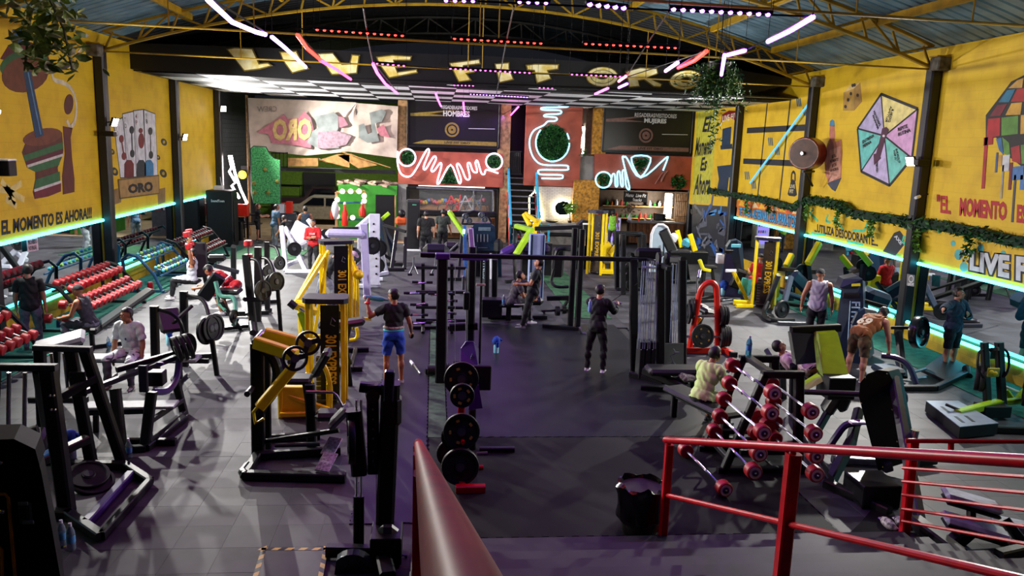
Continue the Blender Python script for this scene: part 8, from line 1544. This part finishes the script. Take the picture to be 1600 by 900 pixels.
b_ = V3((-2.75,20.3,0)); t = person('man in grey sweatpants half hidden behind the far yellow tower', (b_.x, b_.y,0),-1.0,1.74,.82,.5,0, arms=(((.1,.5,-.85),(0,.9,-.2)),)*2, legs=(((.15,.45,-1),(.02,-.45,-1)),((.2,-.25,-1),(.02,-.35,-1))), look=(0,.2), skin=1, shirt=cloth('#15161c'), sleeve=.7, pants=cloth('#8f949e', '#74798a'), shoes=mat('dark shoe', '#1c1c20'), vox=.014)
b_ = D(549,412,22.4); t = person('person in a pink shirt seated behind the yellow guard rods', (b_.x-.1, b_.y,0),-.3,1.68,.7,.25,0, legs=SIT, arms=(((.1,.6,-.7),(0,1,.2)),)*2, look=(0,0), skin=1, shirt=cloth('#c09ab8'), sleeve=.8, pants=cloth('#14141a'), shoes=mat('dark shoe', '#1c1c20'), vox=.015)
# --- far centre
t = person('broad man in a black tee seen from behind before the shop window', W2(665,402),.05,1.82,.95,.0,0, arms=(((.22,.0,-1),(.05,.12,-1)),)*2, look=(.1,-.1), skin=0, shirt=cloth('#0c0c10'), sleeve=.75, pants=cloth('#15151b'), shoes=mat('dark shoe', '#1c1c20'), vox=.014, build=1.18)
t = person('man in a dark olive tee seen from behind right of the broad man', W2(691,397),-.3,1.84,.95,.05,0, arms=(((.2,.1,-1),(.05,.5,-.8)),)*2, look=(.4,-.1), skin=1, shirt=cloth('#2a302c'), sleeve=.75, pants=cloth('#101015'), shoes=mat('dark shoe', '#1c1c20'), vox=.015, build=1.05)
t = person('seated man in a grey tee looking down with white striped trousers', (1.95,18.75,0),-1.35,1.74,.54,.28,0, legs=(((.12,1,-.08),(.02,.08,-1)),((.2,1,-.05),(.02,.15,-1))), arms=(((.1,.35,-.95),(-.15,1,-.3)),((.1,.4,-.9),(-.2,1,-.25))), look=(0,-.55), skin=1, shirt=cloth('#3a333e'), sleeve=.6, pants=cloth('#0e0f14'), shoes=mat('white shoe', '#cfcdd2'), vox=.012)
t.b('trouser_stripe', t.X(.2,.0,-.05), t.kneeR+V3((.07,0,.02)),.03, WPL,.02); t.b('trouser_stripe', t.kneeR+V3((.075,.02,0)), t.ankleR+V3((.055,0,.06)),.03, WPL,.02)
b_ = F(830,512); t = person('man in black leaning back and talking, one hand held out', (b_.x, b_.y,0),1.25,1.78,.93,-.22,0, arms=(((.1,-.05,-1),(.05,.2,-1)),((.15,.35,-.9),(.0,1,-.05))), legs=(((.08,.28,-1),(.0,.22,-1)),((.12,.24,-1),(.0,.2,-1))), look=(0,-.05), skin=1, shirt=cloth('#0d0f18'), sleeve=.6, pants=cloth('#0b0c10'), shoes=mat('dark white shoe', '#77757a', .6), vox=.012, hands=('relax', 'open'))
t.a('white_print', G().ell(t.X(.02,.135,.3),(.05,.012,.09),10,6), WPL); t.a('sleeve_patch', G().ell(t.X(.24,0,.27),(.015,.04,.03),8,6), WPL)
# the photo's leaning man stands on his feet
# --- right side
t = person('man in a lime long sleeve top sitting on the bench reading his phone', (4.2,11.35,0),-1.0,1.8,.57,.36,0, legs=(((.18,1,-.02),(.02,.05,-1)),((.2,1,-.05),(.02,.1,-1))), arms=(((.12,.5,-.85),(-.3,1,.25)),((.12,.45,-.88),(-.3,1,.3))), look=(-.05,-.45), skin=1, shirt=cloth('#cfee98', '#bfe086'), sleeve=1.7, pants=cloth('#121318'), plen=.5, shoes=mat('dark shoe', '#1c1c20'), vox=.0095, hands=('grip', 'grip'), shirt_hem=-.06)
hb = (world(t, t.handR)+world(t, t.handL))/2+V3((.03,.02,.04)); bt = Th('phone', 'black phone in the hands of the man in lime', 'phone', hb, t.o.rotation_euler.z); bt.x('case', (0,0,.01),(.075,.15,.012), BLK,(.5,0,0)); bt.x('screen', (0,-.004,.017),(.066,.135,.002), mat('dark screen', '#20242c', .1),(.5,0,0))
t = person('man in a white sleeveless top and black cap with his back turned', (8.72,16.7,0),-.35,1.84,.98,.0,0, arms=(((.28,-.02,-1),(.1,.15,-1)),((.35,.0,-1),(.05,.3,-.95))), look=(-.5,-.05), skin=1, shirt=cloth('#d6d4dc', '#b6b4c0', 3), sleeve=0, pants=cloth('#14151a'), shoes=mat('dark shoe', '#1c1c20'), hair='cap', hm=cloth('#0f1014'), vox=.0105, build=1.12, shirt_hem=-.12)
b_ = F(1345,592); t = person('man in a brown camouflage jersey numbered 69 bending over the machine', (b_.x-.1, b_.y,0),-1.15,1.88,.92,1.02,0, arms=(((.15,.25,-1),(.0,.25,-1)),((.15,.5,-.9),(.0,.35,-1))), legs=(((.2,-.12,-1),(.02,-.06,-1)),((.28,.2,-1),(.0,-.12,-1))), look=(0,-.2), skin=0, shirt=cloth('#94572a', '#6a3f1e', 3), sleeve=0, pants=mat('camouflage cloth', '#5a4424', .85,0,.3,7, c2='#1e1c14'), plen=.45, shoes=mat('white shoe', '#cfcdd2'), vox=.0095, build=1.12, shirt_hem=-.12)
def back_text(t, s_, x0, x1, z0, z1, m_, b_=.04):
    vt, f, _ = text_mesh(s_, b_); t.a('lettering', G().add([t.X(x1+(x0-x1)*(1-x),-.128*1.12-.026+.35*(abs(x1+(x0-x1)*(1-x))**1.9), z0+(z1-z0)*y) for x, y in vt], f), m_, sm=False, kind='stuff')
PRT = mat('cream print', '#d8ccb0', .7); back_text(t, '69', -.13,.13,.06,.28, PRT); back_text(t, 'SPORT', -.1,.1,.33,.39, mat('tan print', '#a89468', .7),.02)
t = person('man in a blue grey sweatshirt and dark shorts standing before the right mirror', (10.72,14.8,0), PI+.35,1.8,.95,-.02,0, arms=(((1,.35,-.1),(.9,.5,.05)),((.35,.3,-.85),(-.9,.5,.35))), look=(.35,-.15), skin=0, shirt=cloth('#2c3e54', '#24344a'), sleeve=1.85, pants=cloth('#10131a'), plen=.5, shoes=mat('dark white shoe', '#77757a'), vox=.0105, build=1.12, shirt_hem=-.14)
t = person('man in a red tee sitting with his back turned by the navy tower', (9.62,22.05,0),-.2,1.76,.62,.0,0, legs=SIT, arms=(((.2,.3,-.9),(0,1,.2)),)*2, look=(0,0), skin=1, shirt=cloth('#b80f1e'), sleeve=.7, pants=cloth('#14151a'), shoes=mat('dark shoe', '#1c1c20'), hair='cap', hm=cloth('#15161a'), vox=.014)
t = person('barkeeper in a lime vest standing left of the bar counter', (7.75,33.4,0),-.4,1.72,.92,0,0, look=(-.3,-.1), skin=2, shirt=cloth('#7fc23a'), sleeve=0, pants=cloth('#2a2a30'), shoes=mat('dark shoe', '#1c1c20'), vox=.016)
hp_ = D(1250,588,12.0); t = person('person in a pale pink hoodie lying back in the lime sled press', (hp_.x, hp_.y,0),-1.75,1.66, hp_.z,-.7,0, arms=(((.25,.5,-.6),(-.1,.9,.2)),((.25,.45,-.6),(-.1,.9,.3))), legs=(((.3,.65,.75),(.1,.7,-.7)),((.25,.7,.65),(.05,.7,-.7))), look=(0,.1), skin=1, shirt=cloth('#c9a8bc'), sleeve=1.7, pants=cloth('#0e0f13'), shoes=mat('white shoe', '#cfcdd2'), vox=.011, feet=((0,.7,.7),(0,.7,.7)))
# ================================================================== SMALL FIXTURES
t = TW('security_camera', 'small white camera on the right post above the garland', 'camera', WX(1437,307,11.25)); c_ = WX(1437,307,11.2); t.c('camera_body', c_, c_+V3((-.16,-.1,-.03)),.035, WPL,10); t.b('mount', c_, c_+V3((.2,0,.06)),.03, BLK)
for (px, py, X_, nm) in ((171,209,-8.5, 'left post under the second flood lamp'),(1440,254,11.2, 'right post under the flood lamp by the wheel')):
    c_ = WX(px, py, X_); t = TW('ballast_box', 'small black ballast box on the '+nm, 'box', c_); t.x('case', c_,(.3,.2,.14), BLK); t.b('bracket', c_, c_+V3((-.25 if X_ < 0 else .2,0,0)),.05, BLK)
c_ = WX(6,263,-8.6); t = TW('wall_speaker', 'black speaker with a white top at the left picture edge', 'speaker', c_); t.x('cabinet', c_,(.35,.3,.3), BLK); t.x('white_top', c_+V3((0,0,.17)),(.37,.32,.04), WPL); t.b('bracket', c_, c_+V3((-.25,0,0)),.06, BLK)
b = F(349,384); t = Th('white_device', 'small white device standing on the tall black loudspeaker tower', 'device', (b.x-.1, b.y,2.2)); t.x('box', (0,0,.08),(.35,.25,.16), WPL); t.c('aerial', (.1,0,.16),(.06,0,.5),.015, STL,6)
for i,(px, py) in enumerate(((147,78),(1470,100),(1278,128))):
    X_ = XL+.13 if i == 0 else XR-.13; c_ = WX(px, py, X_); t = TW('concrete_corbel', ['rough concrete block on top of the left post by the cards', 'rough concrete block on top of the right post by the wheel', 'rough concrete block on top of the right post by the drum'][i], 'concrete block', c_); t.a('block', G().box(c_,(.34,.36,.3), None,.03), mat('rough concrete', '#6d675c', .9,0,.3,7,.4), sm=False); t.b('steel_plate', c_+V3((-.2,0,.16)), c_+V3((.2,0,.16)),.3, TRY,.03)
